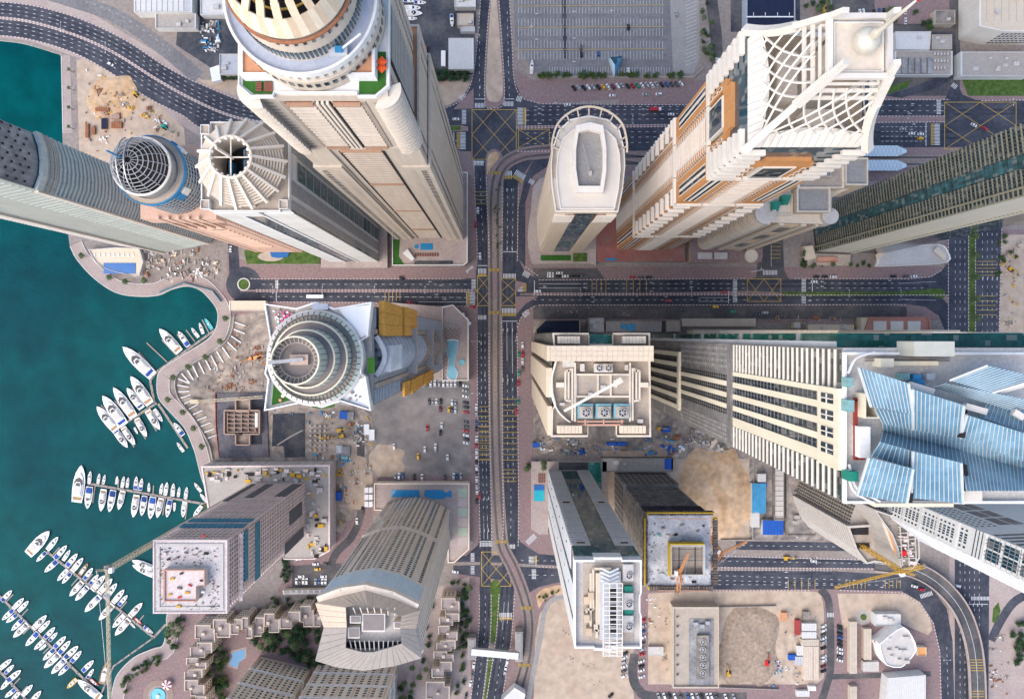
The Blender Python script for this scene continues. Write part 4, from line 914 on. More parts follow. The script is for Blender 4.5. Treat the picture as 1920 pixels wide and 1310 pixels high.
# ---------------------------------------------------------------- ornate orange and white tower with arched crown and spire
def ornate_tower():
    T = Tower('ornate_crown_tower', 'ornate orange and white tower with arched lattice crown, globe and red-tipped spire')
    x0, x1, y0, y1 = 201, 308, -261, -156
    cxy = G(254.5,-208.5); Z = [0, 84, 200, 261, 304]
    T.mb.prism(Gl([(x0+2,y0+2),(x1-2,y0+2),(x1-2,y1-2),(x0+2,y1-2)]), 0, 261, 'orangew'); T.part('wall')
    T.mb.prism(Gl([(x0+5,y0+5),(x1-5,y0+5),(x1-5,y1-5),(x0+5,y1-5)]), 261, 305, 'glassb', 'rooftan'); T.part('glass_storey')
    fw = Fc(G(x0+2,y0+2), G(x0+2,y1-2)); fs = Fc(G(x0+2,y1-2), G(x1-2,y1-2))
    for f in (fw, fs):
        for z0, z1 in ((4,80),(86,196),(202,257)):
            fac(T, f, z0, z1, [('slab',.38,.62,3.4,.55,1.0,'trimw','balcony'), ('panel',.36,.38,'trimw','pilaster',.3), ('panel',.62,.64,'trimw','pilaster',.3),
               ('win',.24,.30,3.4,1,.75,.55,'trimw','window_surround',.03), ('win',.24,.30,3.4,1,.45,.4,'glass','window',.05), ('win',.70,.76,3.4,1,.75,.55,'trimw','window_surround',.03), ('win',.70,.76,3.4,1,.45,.4,'glass','window',.05),
               ('slab',.305,.355,3.4,.10,1.1,'trimw','sill'), ('slab',.645,.695,3.4,.10,1.1,'trimw','sill')])
            if z0 != 86:
                fac(T, f, z0+6, z1-3, [('panel',.055,.095,'glass','strip_window',.05),('panel',.125,.165,'glass','strip_window',.05),('panel',.045,.055,'trimw','pilaster',.2),('panel',.095,.125,'trimw','pilaster',.16),('panel',.165,.175,'trimw','pilaster',.2),
                  ('panel',.905,.945,'glass','strip_window',.05),('panel',.835,.875,'glass','strip_window',.05),('panel',.945,.955,'trimw','pilaster',.2),('panel',.875,.905,'trimw','pilaster',.16),('panel',.825,.835,'trimw','pilaster',.2)])
            else:
                fac(T, f, z0, z1, [('win',.03,.20,3.4,3,.62,.6,'glassb','window',.1),('win',.80,.97,3.4,3,.62,.6,'glassb','window',.1),('panel',.20,.215,'trimw','pilaster',.2),('panel',.785,.80,'trimw','pilaster',.2)])
        # arched frame standing up into the glass storey
        for u0, u1, a, b in ((.22,.30,261,284),(.70,.78,261,284),(.30,.70,280,290)): T.ps('arch_frame','orangew').fc(f, f.L*u0, f.L*u1, a, b, -2, .3)
        T.ps('arch_glass','glass').fc(f, f.L*.36, f.L*.64, 257, 280, -1, .6)
        for u0, u1, a, b in ((.35,.36,257,281),(.64,.65,257,281),(.35,.65,280,281.2)): T.ps('arch_trim','trimw').fc(f, f.L*u0, f.L*u1, a, b, -1, .8)
        for k in range(3):
            for s in (.25,.73): T.ps('window_surround','trimw').fc(f, f.L*s, f.L*(s+.03), 263+k*6, 267+k*6, -1.5, .5); T.ps('window','glass').fc(f, f.L*(s+.008), f.L*(s+.022), 263.6+k*6, 266.4+k*6, -1.4, .6)
        # ledges at the setbacks, broken like the photograph's white cornices
        for zl in Z[1:4]:
            for u0, u1 in ((0,.30),(.31,.69),(.70,1)): T.ps('cornice','trimw').fc(f, f.L*u0-(.8 if u0 == 0 else 0), f.L*u1+(.8 if u1 == 1 else 0), zl-1.6, zl+.8, -.2, 1.1)
    # L-shaped corner balconies climbing the corners
    def corner(cx, cy, sx, sy, zs, ln, dep, key='trimw'):
        for z, l in zs:
            mb = T.mb; p = G(cx, cy)
            mb.box(min(p.x, p.x+sx*l), max(p.x, p.x+sx*l), min(p.y-sy*dep, p.y+sy*.6), max(p.y-sy*dep, p.y+sy*.6), z, z+2.0, key)
            mb.box(min(p.x-sx*dep, p.x+sx*.6), max(p.x-sx*dep, p.x+sx*.6), min(p.y, p.y+sy*l), max(p.y, p.y+sy*l), z-.002, z+1.99, key); T.part('corner_balcony')
    for (cx, cy, sx, sy) in ((x0+1,y1-1,1,1),(x0+1,y0+1,1,-1),(x1-1,y1-1,-1,1)):
        corner(cx, cy, sx, sy, [(96+i*12.5, 7.5) for i in range(9)], 0, 1.3)
        corner(cx, cy, sx, sy, [(265+i*6.2, 8.6-.2*i) for i in range(7)], 0, 1.2)
    # crown: white corner arms curving up to the top frame
    zt = 344; hw = 21.6; cs = [(-1,-1),(1,-1),(1,1),(-1,1)]
    low = lambda s: Vector((*G(254.5 + s[0]*52, -208.5 + s[1]*51), 306))
    top = lambda s: Vector((*G(254.5 + s[0]*hw, -208.5 + s[1]*hw), zt))
    def arm(s, t):
        p = low(s).lerp(top(s), t); p.z += 5*sin(pi*t)*-1.0; return p
    for s in cs:
        mb = T.mb
        for k in range(10): mb.bar(arm(s,k/10), arm(s,(k+1)/10+.01), 2.6 - .1*k, 2.6, 'trimw')
        mb.bar(top(s), top(s) + (top(s)-low(s)).normalized()*5 + Vector((0,0,3)), 1.5, 1.8, 'trimw'); T.part('crown_arm')
    for i in range(4):
        a, b = cs[i], cs[(i+1) % 4]
        T.ps('top_frame_beam','trimw').bar(top(a), top(b), 1.5, 1.6)
        T.ps('top_frame_beam','trimw').bar(top(a)*.985 + Vector((0,0,2)), top(b)*.985 + Vector((0,0,2)), .7, .7)
        pa = lambda t, u: arm(a,t).lerp(arm(b,t), u)
        T.ps('lattice_beam','trimw').bar(pa(.86,0), pa(.86,1), 1.0, 1.0); T.ps('lattice_beam','trimw').bar(pa(.78,0), pa(.78,1), 1.0, 1.0)
        # diagrid between the arms: arcs one way, straight braces the other
        for k in range(7):
            u0 = k/6
            for m in range(6):
                t0, t1 = .25 + m*.10, .25 + (m+1)*.10
                ua, ub = u0 + (t0-.25)*.9, u0 + (t1-.25)*.9
                if ub <= 1.001: T.ps('lattice_bar','lattice').bar(pa(t0,ua) + Vector((0,0,2.2*sin(pi*ua))), pa(t1,ub) + Vector((0,0,2.2*sin(pi*ub))), .52, .52)
                ua, ub = u0 - (t0-.25)*.9, u0 - (t1-.25)*.9
                if ub >= -.001: T.ps('lattice_bar','lattice').bar(pa(t0,ua) + Vector((0,0,2.2*sin(pi*ua))), pa(t1,ub) + Vector((0,0,2.2*sin(pi*ub))), .52, .52)
        # crescent canopy over each face, made of panels
        for k in range(14):
            u0, u1 = .07+.86*k/14, .07+.86*(k+1)/14 - .004
            A, B = low(a).lerp(low(b), u0), low(a).lerp(low(b), u1); c3 = Vector((cxy.x, cxy.y, 0)); n_ = (Vector(((A+B)/2).xy.to_3d()) - c3); nn = Vector((n_.x,n_.y,0))
            mid = (low(a)+low(b))/2 - c3; mid.z = 0; nn = mid.normalized()
            d0, d1 = .6 + 3.6*sin(pi*u0), .6 + 3.6*sin(pi*u1)
            q = [A - nn*.9 + Vector((0,0,0)), B - nn*.9 + Vector((0,0,0)), B - nn*(d1+1) + Vector((0,0,8)), A - nn*(d0+1) + Vector((0,0,8))]
            T.mb.add(q + [v - Vector((0,0,.6)) for v in q], [(0,1,2,3),(7,6,5,4),(0,4,5,1),(1,5,6,2),(2,6,7,3),(3,7,4,0)], 'panelw'); T.part('canopy_panel')
    for k in range(4):
        for s in cs: pass
    # rooms seen through the lattice
    for x, y, w, h, z_ in ((225,-235,16,40,312),(246,-186,24,14,314),(262,-240,26,20,318)): T.mb.prism(Gl([(x,y),(x+w,y),(x+w,y+h),(x,y+h)]), 303, z_, 'cream', 'rooftan'); T.part('plant_room')
    # top deck, globe and spire
    T.mb.box(cxy.x-6.9, cxy.x+6.9, cxy.y-6.9, cxy.y+6.9, zt-5, zt-1, 'cream'); T.mb.ring([(cxy.x+s[0]*6.9, cxy.y+s[1]*6.9) for s in cs], [(cxy.x+s[0]*6.5, cxy.y+s[1]*6.5) for s in cs], zt-1, zt-.2, 'creamw'); T.part('top_deck')
    for s in cs: T.ps('deck_column','trimw').bar((cxy.x+s[0]*6, cxy.y+s[1]*6, 303), (cxy.x+s[0]*6, cxy.y+s[1]*6, zt-5), 1, 1)
    g = Vector((cxy.x+.6, cxy.y+.3, zt+3.4)); T.mb.lathe(g.x, g.y, [(3.7*sin(pi*i/14)+.02, g.z-3.7*cos(pi*i/14)) for i in range(15)], 28, 'globe'); T.part('globe', True)
    T.mb.lathe(g.x, g.y, [(.9,g.z+3.4),(1.5,g.z+4.6),(1.6,g.z+5.6),(1.0,g.z+7),(.7,g.z+8),(.55,g.z+16),(.25,g.z+26),(.05,g.z+26)], 16, 'globe'); T.part('spire', True)
    T.mb.lathe(g.x, g.y, [(0,g.z+26),(.6,g.z+26.4),(.6,g.z+27.2),(0,g.z+27.6)], 10, 'redp'); T.part('beacon')
    T.mb.prism(Gl([(165,-136),(330,-136),(330,-280),(165,-280)]), 0, 6, 'conc', 'redpave'); T.part('podium')
    T.mb.prism(Gl([(183,-142),(203,-142),(203,-138),(183,-138)]), 6, 6.3, 'pool'); T.part('pool')
    T.done()
SPEC.update({'panelw': ((.70,.65,.59), .6, .05, .1, None, 0, {'rnd': .05}), 'globe': ((.62,.57,.47), .35, .1, .3, None, .3), 'redp': ((.6,.02,.02), .5, .05, .2, None, 0), 'redpave': ((.30,.12,.105), .9, .2, .1, (.26,.14,.12), 0)})
ornate_tower()

# ---------------------------------------------------------------- sand-coloured stepped tower in front of it
def stepped_tower():
    T = Tower('stepped_tower', 'sand coloured stepped tower with rounded balcony bay and green glass roof lights')
    z = 140
    main = [(356,-166),(362,-161),(455,-158),(463,-166),(463,-196),(480,-205),(500,-212),(500,-242),(470,-250),(440,-250),(360,-215)]
    T.mb.prism(Gl(main), 0, z-6, 'sandbeige', 'cream'); T.part('wall')
    blk = [((405,-205,470,-236),z+2,'rooftan'), ((470,-208,501,-246),z+4,'roofgrey'), ((405,-172,452,-206),z+1,'roofgrey'), ((366,-170,404,-200),z-4,'cream')]
    for (a, b, c, d), zz, k in blk:
        q = Gl([(a,b),(c,b),(c,d),(a,d)]); m = G((a+c)/2,(b+d)/2)
        T.mb.prism(q, z-30, zz, 'sandbeige', k); T.mb.ring(q, [p + (m-p)*.10 for p in q], zz, zz+1.5, 'cream'); T.part('roof_block')
    for i in range(4): fan(T, G(422+i*8,-224).x, G(422,-224).y, z+4.4, 1.2)
    T.mb.box(G(416,0).x, G(452,0).x, G(0,-219).y, G(0,-229).y, z+2, z+4.3, 'rooftan'); T.part('chiller')
    for i in range(3): T.ps('roof_beam','yellow').box(G(420,0).x, G(450,0).x, G(0,-232-i*3).y, G(0,-233-i*3).y, z+4, z+5)
    for x, y in ((372,-175),(386,-184)):
        p = [G(x,y), G(x+12,y), G(x+12,y-12), G(x,y-12)]
        T.mb.add([(p[0].x,p[0].y,z-3.4),(p[1].x,p[1].y,z-3.4),(p[2].x,p[2].y,z+2),(p[3].x,p[3].y,z+2)], [(0,1,2,3)], 'copper'); T.mb.prism([p[0],p[3],p[3]+Vector((.3,0)),p[0]+Vector((.3,0))], z-4, z+1, 'copper'); T.part('roof_light')
    # bay of rounded balconies on the west corner and scalloped ones along the east
    for i in range(38):
        zz = 4 + i*3.5; c = G(366,-172)
        T.mb.lathe(c.x, c.y, [(3,zz+1.5),(5.6,zz+1.5),(5.6,zz+.0),(3,zz)], 14, 'cream', pi*.75, pi*1.75); T.part('rounded_balcony')
        T.ps('balcony','sandbeige').fc(Fc(G(452,-159), G(463,-166)), 0, 4.6, zz, zz+1.3, -.2, 1.1)
    c = G(366,-172); T.mb.lathe(c.x, c.y, [(4.4,2),(4.4,z-5)], 14, 'redbr', pi*.75, pi*1.75); T.part('bay_wall')
    c = G(457,-168); T.mb.lathe(c.x, c.y, [(0,z-2),(4.4,z-2),(4.4,z-12)], 18, 'concl'); T.part('bay_roof'); c = G(366,-172); T.mb.lathe(c.x, c.y, [(0,z-2.4),(5.8,z-2.4),(5.8,z-5)], 18, 'concl'); T.part('bay_roof')
    f = Fc(G(362,-161), G(455,-158))
    fac(T, f, 6, z-8, [('panel',.10,.16,'cream','pier',1.0),('panel',.30,.38,'cream','pier',1.2),('panel',.64,.72,'cream','pier',1.2),('panel',.86,.90,'cream','pier',1.0),('win',.17,.29,3.5,2,.4,.45,'dark','window'),('win',.73,.85,3.5,2,.4,.45,'dark','window'),('slab',.40,.62,3.5,.8,1.0,'sandbeige','balcony')])
    for z_ in (30,70,104): T.ps('recess','concd').fc(f, f.L*.44, f.L*.58, z_, z_+18, .2, 1.0)
    g = Fc(G(356,-200), G(356,-166)); fac(T, g, 4, z-8, [('slab',.1,.9,3.5,.5,1.2,'sandbeige','balcony')])
    T.mb.prism(Gl([(338,-134),(466,-134),(472,-142),(472,-260),(338,-260)]), 0, 8, 'sandbeige', 'pave'); T.part('podium')
    for a, b in (((352,-152),(378,-140)),((382,-152),(406,-140))): T.mb.prism(Gl([a,(b[0],a[1]),b,(a[0],b[1])]), 8, 9.5, 'cream', 'concl'); T.part('podium_roof')
    c = G(450,-146); T.mb.lathe(c.x, c.y, [(4.6,8),(4.6,10),(4,10),(4,9.2),(0,9.2)], 20, 'cream'); T.part('round_pavilion')
    T.done()
stepped_tower()

# ---------------------------------------------------------------- dark striped tower at the right edge
def striped_tower():
    T = Tower('striped_office_tower', 'dark green tower with khaki floor bands rising past the right edge')
    z = 285; A, B = (569,-234), (578,-157)
    T.mb.prism(Gl([A, B, (700,-152), (700,-234)]), 0, z, 'glassd', 'roofgrey'); T.part('wall')
    f = Fc(G(*A), G(*B)); n = int((z-4)/3.3)
    for i in range(n):
        zz = 4 + i*3.3
        for u0, u1 in ((0,.42),(.63,.885),(.91,1.0)): T.ps('spandrel_band','khaki').fc(f, f.L*u0, f.L*u1, zz, zz+1.15, -.1, .05)
        T.ps('glass_bay','tealgl').fc(f, f.L*.43, f.L*.62, zz, zz+2.7, -.1, .3)
        T.ps('balcony','khaki').fc(Fc(G(640,-154.5), G(700,-152)), -1, 3, zz, zz+1.2, -.1, .9)
    T.ps('corner_pier','khaki').fc(f, f.L*.885, f.L*.91, 2, z, -.1, .8)
    for u in ylist(.02,.40,8) + ylist(.65,.87,5): T.ps('mullion','khakid').fc(f, f.L*u, f.L*u+.25, 4, z, -.1, .06)
    g = Fc(G(*B), G(640,-154.5)); T.ps('gable_wall','palest').fc(g, .6, g.L, 2, z, -.1, .4)
    T.ps('gable_edge','khaki').fc(g, 0, .7, 2, z, -.1, .6)
    for i in range(n): T.ps('edge_balcony','palest').fc(g, g.L-.2, g.L+1.6, 4+i*3.3, 5.5+i*3.3, -.1, 1.0)
    T.mb.prism(Gl([(560,-152),(640,-150),(640,-130),(560,-130)]), 0, 3.2, 'conc', 'rooftan'); T.part('podium')
    T.done()
SPEC.update({'glassd': ((.018,.042,.050), .1, .3, .1, None, 0, {'spec': .5, 'grid': (1.6,3.3,.6)}), 'palest': ((.50,.475,.40), .85, .08, .05, (.46,.44,.37), 0)})
striped_tower()

# ---------------------------------------------------------------- centre-right tower with the plant roof
def plant_roof_tower():
    T = Tower('plant_roof_tower', 'beige tower beside the tram with cooling fans and a white crane arm on its roof')
    z = 224; Pz = lambda x, y, zz=z: W(x, y, zz)
    def pz(l, zz=z): return [Vector(W(x, y, zz).xy) for x, y in l]
    body = pz([(1036,624),(1104,624),(1104,645),(1150,645),(1150,624),(1219,624),(1221,819),(1157,819),(1157,798),(1102,798),(1102,819),(1033,819),(1034,770),(1040,760),(1034,735),(1033,705),(1041,678)])
    T.mb.prism(body, 0, z-3, 'khakid', 'rooftan'); T.part('wall')
    c = Vector(W(1128,720,z).xy)
    T.mb.ring(body, [c + (p-c)*.965 for p in body], z-3, z, 'cream'); T.part('parapet')
    # west piers: broad beige fins standing proud, each a slab from ground to roof
    for (ya, yb, xo) in ((648,677,1033),(690,745,1034),(762,817,1034)):
        a, b = Vector(W(xo,ya,z).xy), Vector(W(xo,yb,z).xy); f = Fc(a, b); f.n = Vector((-1,0)) if f.n.x > 0 else f.n
        n = 9
        for i in range(31): T.ps('pier_panel','sandl').fc(f, 0, f.L, 2+i*7.1, 2+i*7.1+6.9, -.4, 1.6 + (0 if ya != 690 else .6))
    for (ya, yb) in ((679,689),(746,761)):
        f = Fc(Vector(W(1035,ya,z).xy), Vector(W(1035,yb,z).xy)); f.n = Vector((-1,0)); T.ps('recess_glazing','khakid').fc(f, 0, f.L, 2, z-4, -.3, .3)
    # great beam across the roof, clad in panels
    p0, p1 = W(1033,648,z+8), W(1226,677,z+8); T.mb.box(p0.x, p1.x, p1.y, p0.y, z-2, z+7.6, 'cream')
    T.part('roof_beam')
    for i in range(20):
        for j in range(3):
            xa, xb = p0.x + (p1.x-p0.x)*i/20 + .06, p0.x + (p1.x-p0.x)*(i+1)/20 - .06; ya, yb = p1.y + (p0.y-p1.y)*j/3 + .06, p1.y + (p0.y-p1.y)*(j+1)/3 - .06
            T.ps('roof_panel','sandl').box(xa, xb, ya, yb, z+7.5, z+7.75)
    for x0, x1, y0, y1, k in ((1046,1088,630,644,'cream'),(1168,1212,630,644,'cream'),(1045,1092,798,813,'sandl'),(1163,1212,798,813,'sandl')):
        a, b = W(x0,y1,z+3), W(x1,y0,z+3); n = 7
        T.mb.box(a.x, b.x, a.y, b.y, z-2.9, z+2, k); T.part('skylight')
        for i in range(n): T.ps('skylight_panel',k).box(a.x+(b.x-a.x)*i/n+.1, a.x+(b.x-a.x)*(i+1)/n-.1, a.y+.1, b.y-.1, z+2, z+2.3)
    a, b = W(1104,644,z-3), W(1150,625,z-3); f = Fc((b.x,b.y),(a.x,b.y)); T.mb.box(a.x, b.x, a.y, b.y-.4, z-16, z-8, 'glassgr'); T.part('green_atrium')
    arc = smooth_line([(1042,679),(1036,700),(1034,725),(1037,750),(1046,770),(1058,783),(1069,791)],3)
    for p, q in zip(arc, arc[1:]): T.ps('curved_parapet','creamw').bar(W(*p,z-1), W(*q,z-1), .6, 2.2)
    # plant deck
    def box(x0, y0, x1, y1, za, zb, key, name):
        a, b = W(x0,y1,zb), W(x1,y0,zb); T.mb.box(a.x, b.x, a.y, b.y, za, zb, key); T.part(name)
    box(1080,702,1181,743,z-3,z-.6,'rooftan','tank_deck')
    for y in (702,743): T.ps('deck_beam','cream').bar(W(1080,y,z), W(1181,y,z), .8, 1.0)
    for x in (1080,1121,1145,1181): T.ps('deck_beam','cream').bar(W(x,702,z), W(x,743,z), .8, 1.0)
    for x in (1083,1117,1151):
        box(x,757,x+29,784,z-3,z+1.6,'tankb','cooling_tower'); box(x+4,762,x+28,783,z+1.6,z+2.2,'rooftan','cooling_tower_top')
        p = W(x+16,773,z+2.2); fan(T, p.x, p.y, z+2.2, 1.75)
    box(1114,682,1149,698,z-3,z+1.2,'concl','condenser')
    for x in (1124,1141): p = W(x,689.5,z+1.2); fan(T, p.x, p.y, z+1.2, 1.4)
    for sx in (0,1):
        X = lambda x: x if sx == 0 else 2259 - x
        for r in ([(X(1060),695),(X(1060),750),(X(1072),752)], [(X(1066),692),(X(1066),748)], [(X(1060),695),(X(1070),695),(X(1070),690)], [(X(1078),680),(X(1078),790)], [(X(1073),690),(X(1073),788)]):
            pts = [W(x,y,z+.5) for x, y in r]; pipe_run(T.mb, pts, .75, 'cream'); T.part('pipe')
        box(min(X(1043),X(1058)),717,max(X(1043),X(1058)),726,z-3,z+1,'cream','duct')
    for y in (790,796): T.mb.bar(W(1082,y,z+.6), W(1170,y,z+.6), .6, .6, 'salmon'); T.part('pipe')
    for x in (1097,1132,1166): T.ps('pipe_bracket','salmon').bar(W(x,786,z+.8), W(x,798,z+.8), .5, .6)
    for x, y, w, h in ((1055,676,22,12),(1088,682,8,14),(1172,684,6,10),(1196,786,10,7),(1050,755,9,5),(1103,736,8,5),(1126,722,10,7)): box(x,y,x+w,y+h,z-3,z-.2+RN.random()*2,'concl','roof_unit')
    T.mb.bar(W(1058,770,z+5), W(1160,715,z+9), 1.0, 1.0, 'creamw'); T.mb.bar(W(1152,719,z+8.6), W(1166,711,z+8.6), 2.4, 1.6, 'cream'); T.mb.bar((W(1150,722,z).x,W(1150,722,z).y,z-3),(W(1150,722,z).x,W(1150,722,z).y,z+8.4),.9,.9,'cream'); T.part('crane_arm')
    T.done()
SPEC.update({'tankb': ((.18,.36,.42), .7, .2, .3, None, 0), 'salmon': ((.55,.30,.22), .8, .15, .3, None, 0)})
plant_roof_tower()

# ---------------------------------------------------------------- giant cream-banded tower with the blue folded roof
def blue_roof_tower():
    T = Tower('blue_roof_tower', 'giant cream banded tower under folded blue seamed roofs, east of the fan roof', )
    z = 350; k = .375; x = 235; ys, yn = 118, 9
    T.mb.prism(Gl([(x+1,yn),(x+1,ys-1),(x+150,ys-1),(x+150,yn)]), 0, z, 'greydk', 'concl'); T.part('wall')
    f = Fc(G(x+1,yn), G(x+1,ys-1)); 
    if f.n.x > 0: f = Fc(G(x+1,ys-1), G(x+1,yn))
    u = lambda s: (s-.04)/.463 if f.a.y > f.b.y else 1-(s-.04)/.463    # from the slope of a ray to the fraction along the face
    def seg(kind, s0, s1, *r): a, b = sorted((u(s0), u(s1))); return (kind, a, b) + r
    c5 = [.165 + (.407-.165)*t for t in (0,.10,.22,.32,.44,.54,.66,.76,.86,1.0)]
    c5 = [.165 + (.407-.165)*t for t in (0,.075,.195,.29,.41,.505,.625,.715,.84,1.0)]
    # section C, the upper shaft: five piers, four window columns, fins on the flanks
    zb, zc, zd = 154, 246, 336
    fac(T, f, zc, zd, [seg('panel',c5[2*i],c5[2*i+1],'butter','pier',.35) for i in range(5)] + [seg('win',c5[2*i+1],c5[2*i+2],3.6,2,.8,.62,'glass','window',.15) for i in range(4)])
    for i in range(25):
        zz = zc+3+i*4.0
        for s0, s1 in ((.045,.163),(.409,.50)):
            a, b = sorted((u(s0)*f.L, u(s1)*f.L)); T.ps('floor_fin','creamw').fc(f, a, b, zz, zz+1.0, -.1, .40); T.ps('glazing_band','glassdg').fc(f, a, b, zz+1.0, zz+4.0, -.1, .04)
    fac(T, f, zd, z, [seg('panel',.163,.409,'butter','pier_cap',1.3)])
    for i in range(4): a, b = sorted((u(c5[2*i+1])*f.L, u(c5[2*i+2])*f.L)); T.ps('window','glass').fc(f, a, b, zd+3, z-3, 1.0, 1.5); T.ps('mullion','creamw').fc(f, (a+b)/2-.15, (a+b)/2+.15, zd+3, z-3, 1.2, 1.7); T.ps('mullion','creamw').fc(f, a, b, (zd+z)/2-.2, (zd+z)/2+.2, 1.2, 1.7)
    # section B
    fac(T, f, zb, zc, [seg('panel',c5[2*i],c5[2*i+1],'butter','pier',.35) for i in (1,2,3)] + [seg('win',c5[2*i+1],c5[2*i+2],3.6,2,.7,.6,'dark','window',.15) for i in range(4)] + [seg('win',.05,.16,3.6,4,.5,.55,'greywin','window',.2), seg('win',.41,.49,3.6,4,.5,.55,'greywin','window',.2)])
    for i in range(25):
        for s0, s1 in ((.045,.163),(.409,.50)): a, b = sorted((u(s0)*f.L, u(s1)*f.L)); T.ps('spandrel','concd').fc(f, a, b, zb+i*3.6, zb+i*3.6+.9, -.1, .12)
    # section A
    fac(T, f, 4, zb, [seg('panel',.10+i*.062,.125+i*.062,'butter','pier',1.2) for i in range(6)] + [seg('win',.127+i*.062,.160+i*.062,3.6,3,.6,.6,'dark','window',.12) for i in range(5)])
    for i in range(41):
        for s0, s1 in ((.045,.10),(.44,.50)): a, b = sorted((u(s0)*f.L, u(s1)*f.L)); T.ps('spandrel','concd').fc(f, a, b, 4+i*3.6, 4.9+i*3.6, -.1, .12)
    T.ps('storey_band','butter').fc(f, f.L*min(u(.10),u(.44)), f.L*max(u(.10),u(.44)), zb-3, zb+1, -.1, 1.4)
    for zz in (zc-4, zc): T.ps('storey_band','greydk').fc(f, 0, f.L, zz, zz+2.6, -.1, .9)
    # green glass return and the cream ribbed slab north of it
    g = [(x+10,-1.5),(x+10,yn-.05),(x+150,yn-.05),(x+150,-1.5)]; T.mb.prism(Gl(g), 0, z-12, 'glassgd'); T.part('green_glass_wing')
    gf = [q for q in faces(Gl(g)) if q.n.x < -.9][0]
    T.ps('white_fascia','offw').fc(gf, 0, 1.6, 4, z-12, -.1, .6) if gf.a.y < gf.b.y else T.ps('white_fascia','offw').fc(gf, gf.L-1.6, gf.L, 4, z-12, -.1, .6)
    for i in range(5): T.ps('truss_frame','steel').fc(gf, 0, gf.L, 60+i*62, 62.4+i*62, -.1, .5)
    # roof deck, plant
    def box(x0, y0, x1, y1, za, zb_, key, name):
        a, b = W(x0,y1,zb_), W(x1,y0,zb_); T.mb.box(a.x, b.x, a.y, b.y, za, zb_, key); T.part(name)
    def ring(x0, y0, x1, y1, w, za, zb_, key, name):
        o = [Vector(W(a,b,zb_).xy) for a, b in ((x0,y0),(x1,y0),(x1,y1),(x0,y1))]; i_ = [Vector(W(a,b,zb_).xy) for a, b in ((x0+w,y0+w),(x1-w,y0+w),(x1-w,y1-w),(x0+w,y1-w))]
        T.mb.ring(o, i_, za, zb_, key); T.part(name)
    ring(1583,660,1960,944,5,z-.02,z+1.4,'offw','parapet')
    for l in ([(1590,700),(1605,672),(1640,660)], [(1590,880),(1600,920),(1640,944)], [(1592,870),(1606,915),(1650,940)]):
        for p, q in zip(smooth_line(l,5), smooth_line(l,5)[1:]): T.ps('curved_rail','offw').bar(W(*p,z+2.4), W(*q,z+2.4), .5, .5)
    box(1652,672,1676,688,z,z+5,'butter','lift_motor_room'); box(1676,677,1760,685,z,z+2.4,'butter','duct'); box(1714,640,1790,668,z,z+9,'palegr','glazed_lantern')
    for a in ((1590,708,1600,726,'tealbox'),(1590,750,1602,772,'tealbox'),(1612,800,1632,858,'offw'),(1690,700,1706,712,'tealbox'),(1714,702,1728,715,'steelb'),(1738,700,1754,712,'roofblue'),(1722,712,1734,724,'steelb'),(1592,884,1610,902,'copper')): box(*a[:4], z, z+3+RN.random()*2, a[4], 'roof_unit')
    for x_ in (1602,1606): T.mb.bar(W(x_,745,z+1.5), W(x_,862,z+1.5), .5, .5, 'redpipe'); T.mb.bar(W(x_,750 if x_ == 1602 else 860,z+1.5), W(1622,750 if x_ == 1602 else 860,z+1.5), .5, .5, 'redpipe'); T.part('red_pipe')
    for y_ in (671,676): T.mb.bar(W(1622,y_,z+1), W(1780,y_,z+1), .4, .4, 'concd'); T.part('rail')
    ring(1622,738,1648,784,2,z,z+6,'butter','scaffold_screen')
    # folded blue roofs: each plane a sheet with standing seams
    rp = lambda a, b: (1560 + a/3.64, 600 + b/3.64)
    def plane(A, B, Cc, D, zs, pitch=1.05, key='skyroof', edge=True):
        P = [W(*rp(*q), zz) for q, zz in zip((A,B,Cc,D), zs)]
        n_ = (P[1]-P[0]).cross(P[3]-P[0]).normalized(); n_ = n_ if n_.z > 0 else -n_
        m = max(2, int((P[1]-P[0]).length/pitch)); V = []
        for i in range(m+1): a_, b_ = P[0].lerp(P[1],i/m), P[3].lerp(P[2],i/m); V += [a_, b_, a_ - Vector((0,0,.5)), b_ - Vector((0,0,.5))]
        T.mb.add(V, [t for i in range(m) for t in ((4*i,4*i+4,4*i+5,4*i+1),(4*i+2,4*i+3,4*i+7,4*i+6),(4*i,4*i+2,4*i+6,4*i+4),(4*i+1,4*i+5,4*i+7,4*i+3))] + [(0,1,3,2),(4*m,4*m+2,4*m+3,4*m+1)], key); T.part('roof_plane')
        for i in range(m+1):
            t = i/m; T.ps('roof_seam','seam').bar(P[0].lerp(P[1],t) + n_*.08, P[3].lerp(P[2],t) + n_*.08, .15, .14)
        if edge:
            for i, j in ((1,2),(3,0)): T.ps('roof_verge','seam').bar(P[i] + n_*.1, P[j] + n_*.1, .5, .6)
    h = z
    plane((180,320),(520,430),(552,640),(265,590),(h+13,h+13,h+9,h+9))
    plane((552,470),(900,580),(875,805),(552,745),(h+13,h+13,h+5,h+5)); plane((290,600),(550,640),(550,745),(345,705),(h+8,h+8,h+5,h+5), edge=False)
    plane((345,705),(875,805),(870,885),(350,755),(h+5,h+5,h+1.5,h+1.5), edge=False); plane((875,805),(1420,1000),(1420,1045),(870,885),(h+5,h+5,h+1.5,h+1.5), edge=False)
    plane((350,755),(870,885),(885,975),(330,830),(h+1.5,h+1.5,h+8,h+8), edge=False); plane((870,885),(1420,1045),(1420,1165),(920,1165),(h+1.5,h+1.5,h+10,h+10), edge=False)
    plane((330,830),(552,892),(552,1012),(270,930),(h+9,h+9,h+7,h+7), edge=False); plane((552,892),(880,972),(892,1250),(540,1212),(h+11,h+11,h+6,h+6))
    plane((250,935),(552,1012),(510,1247),(170,1195),(h+12,h+12,h+7,h+7))
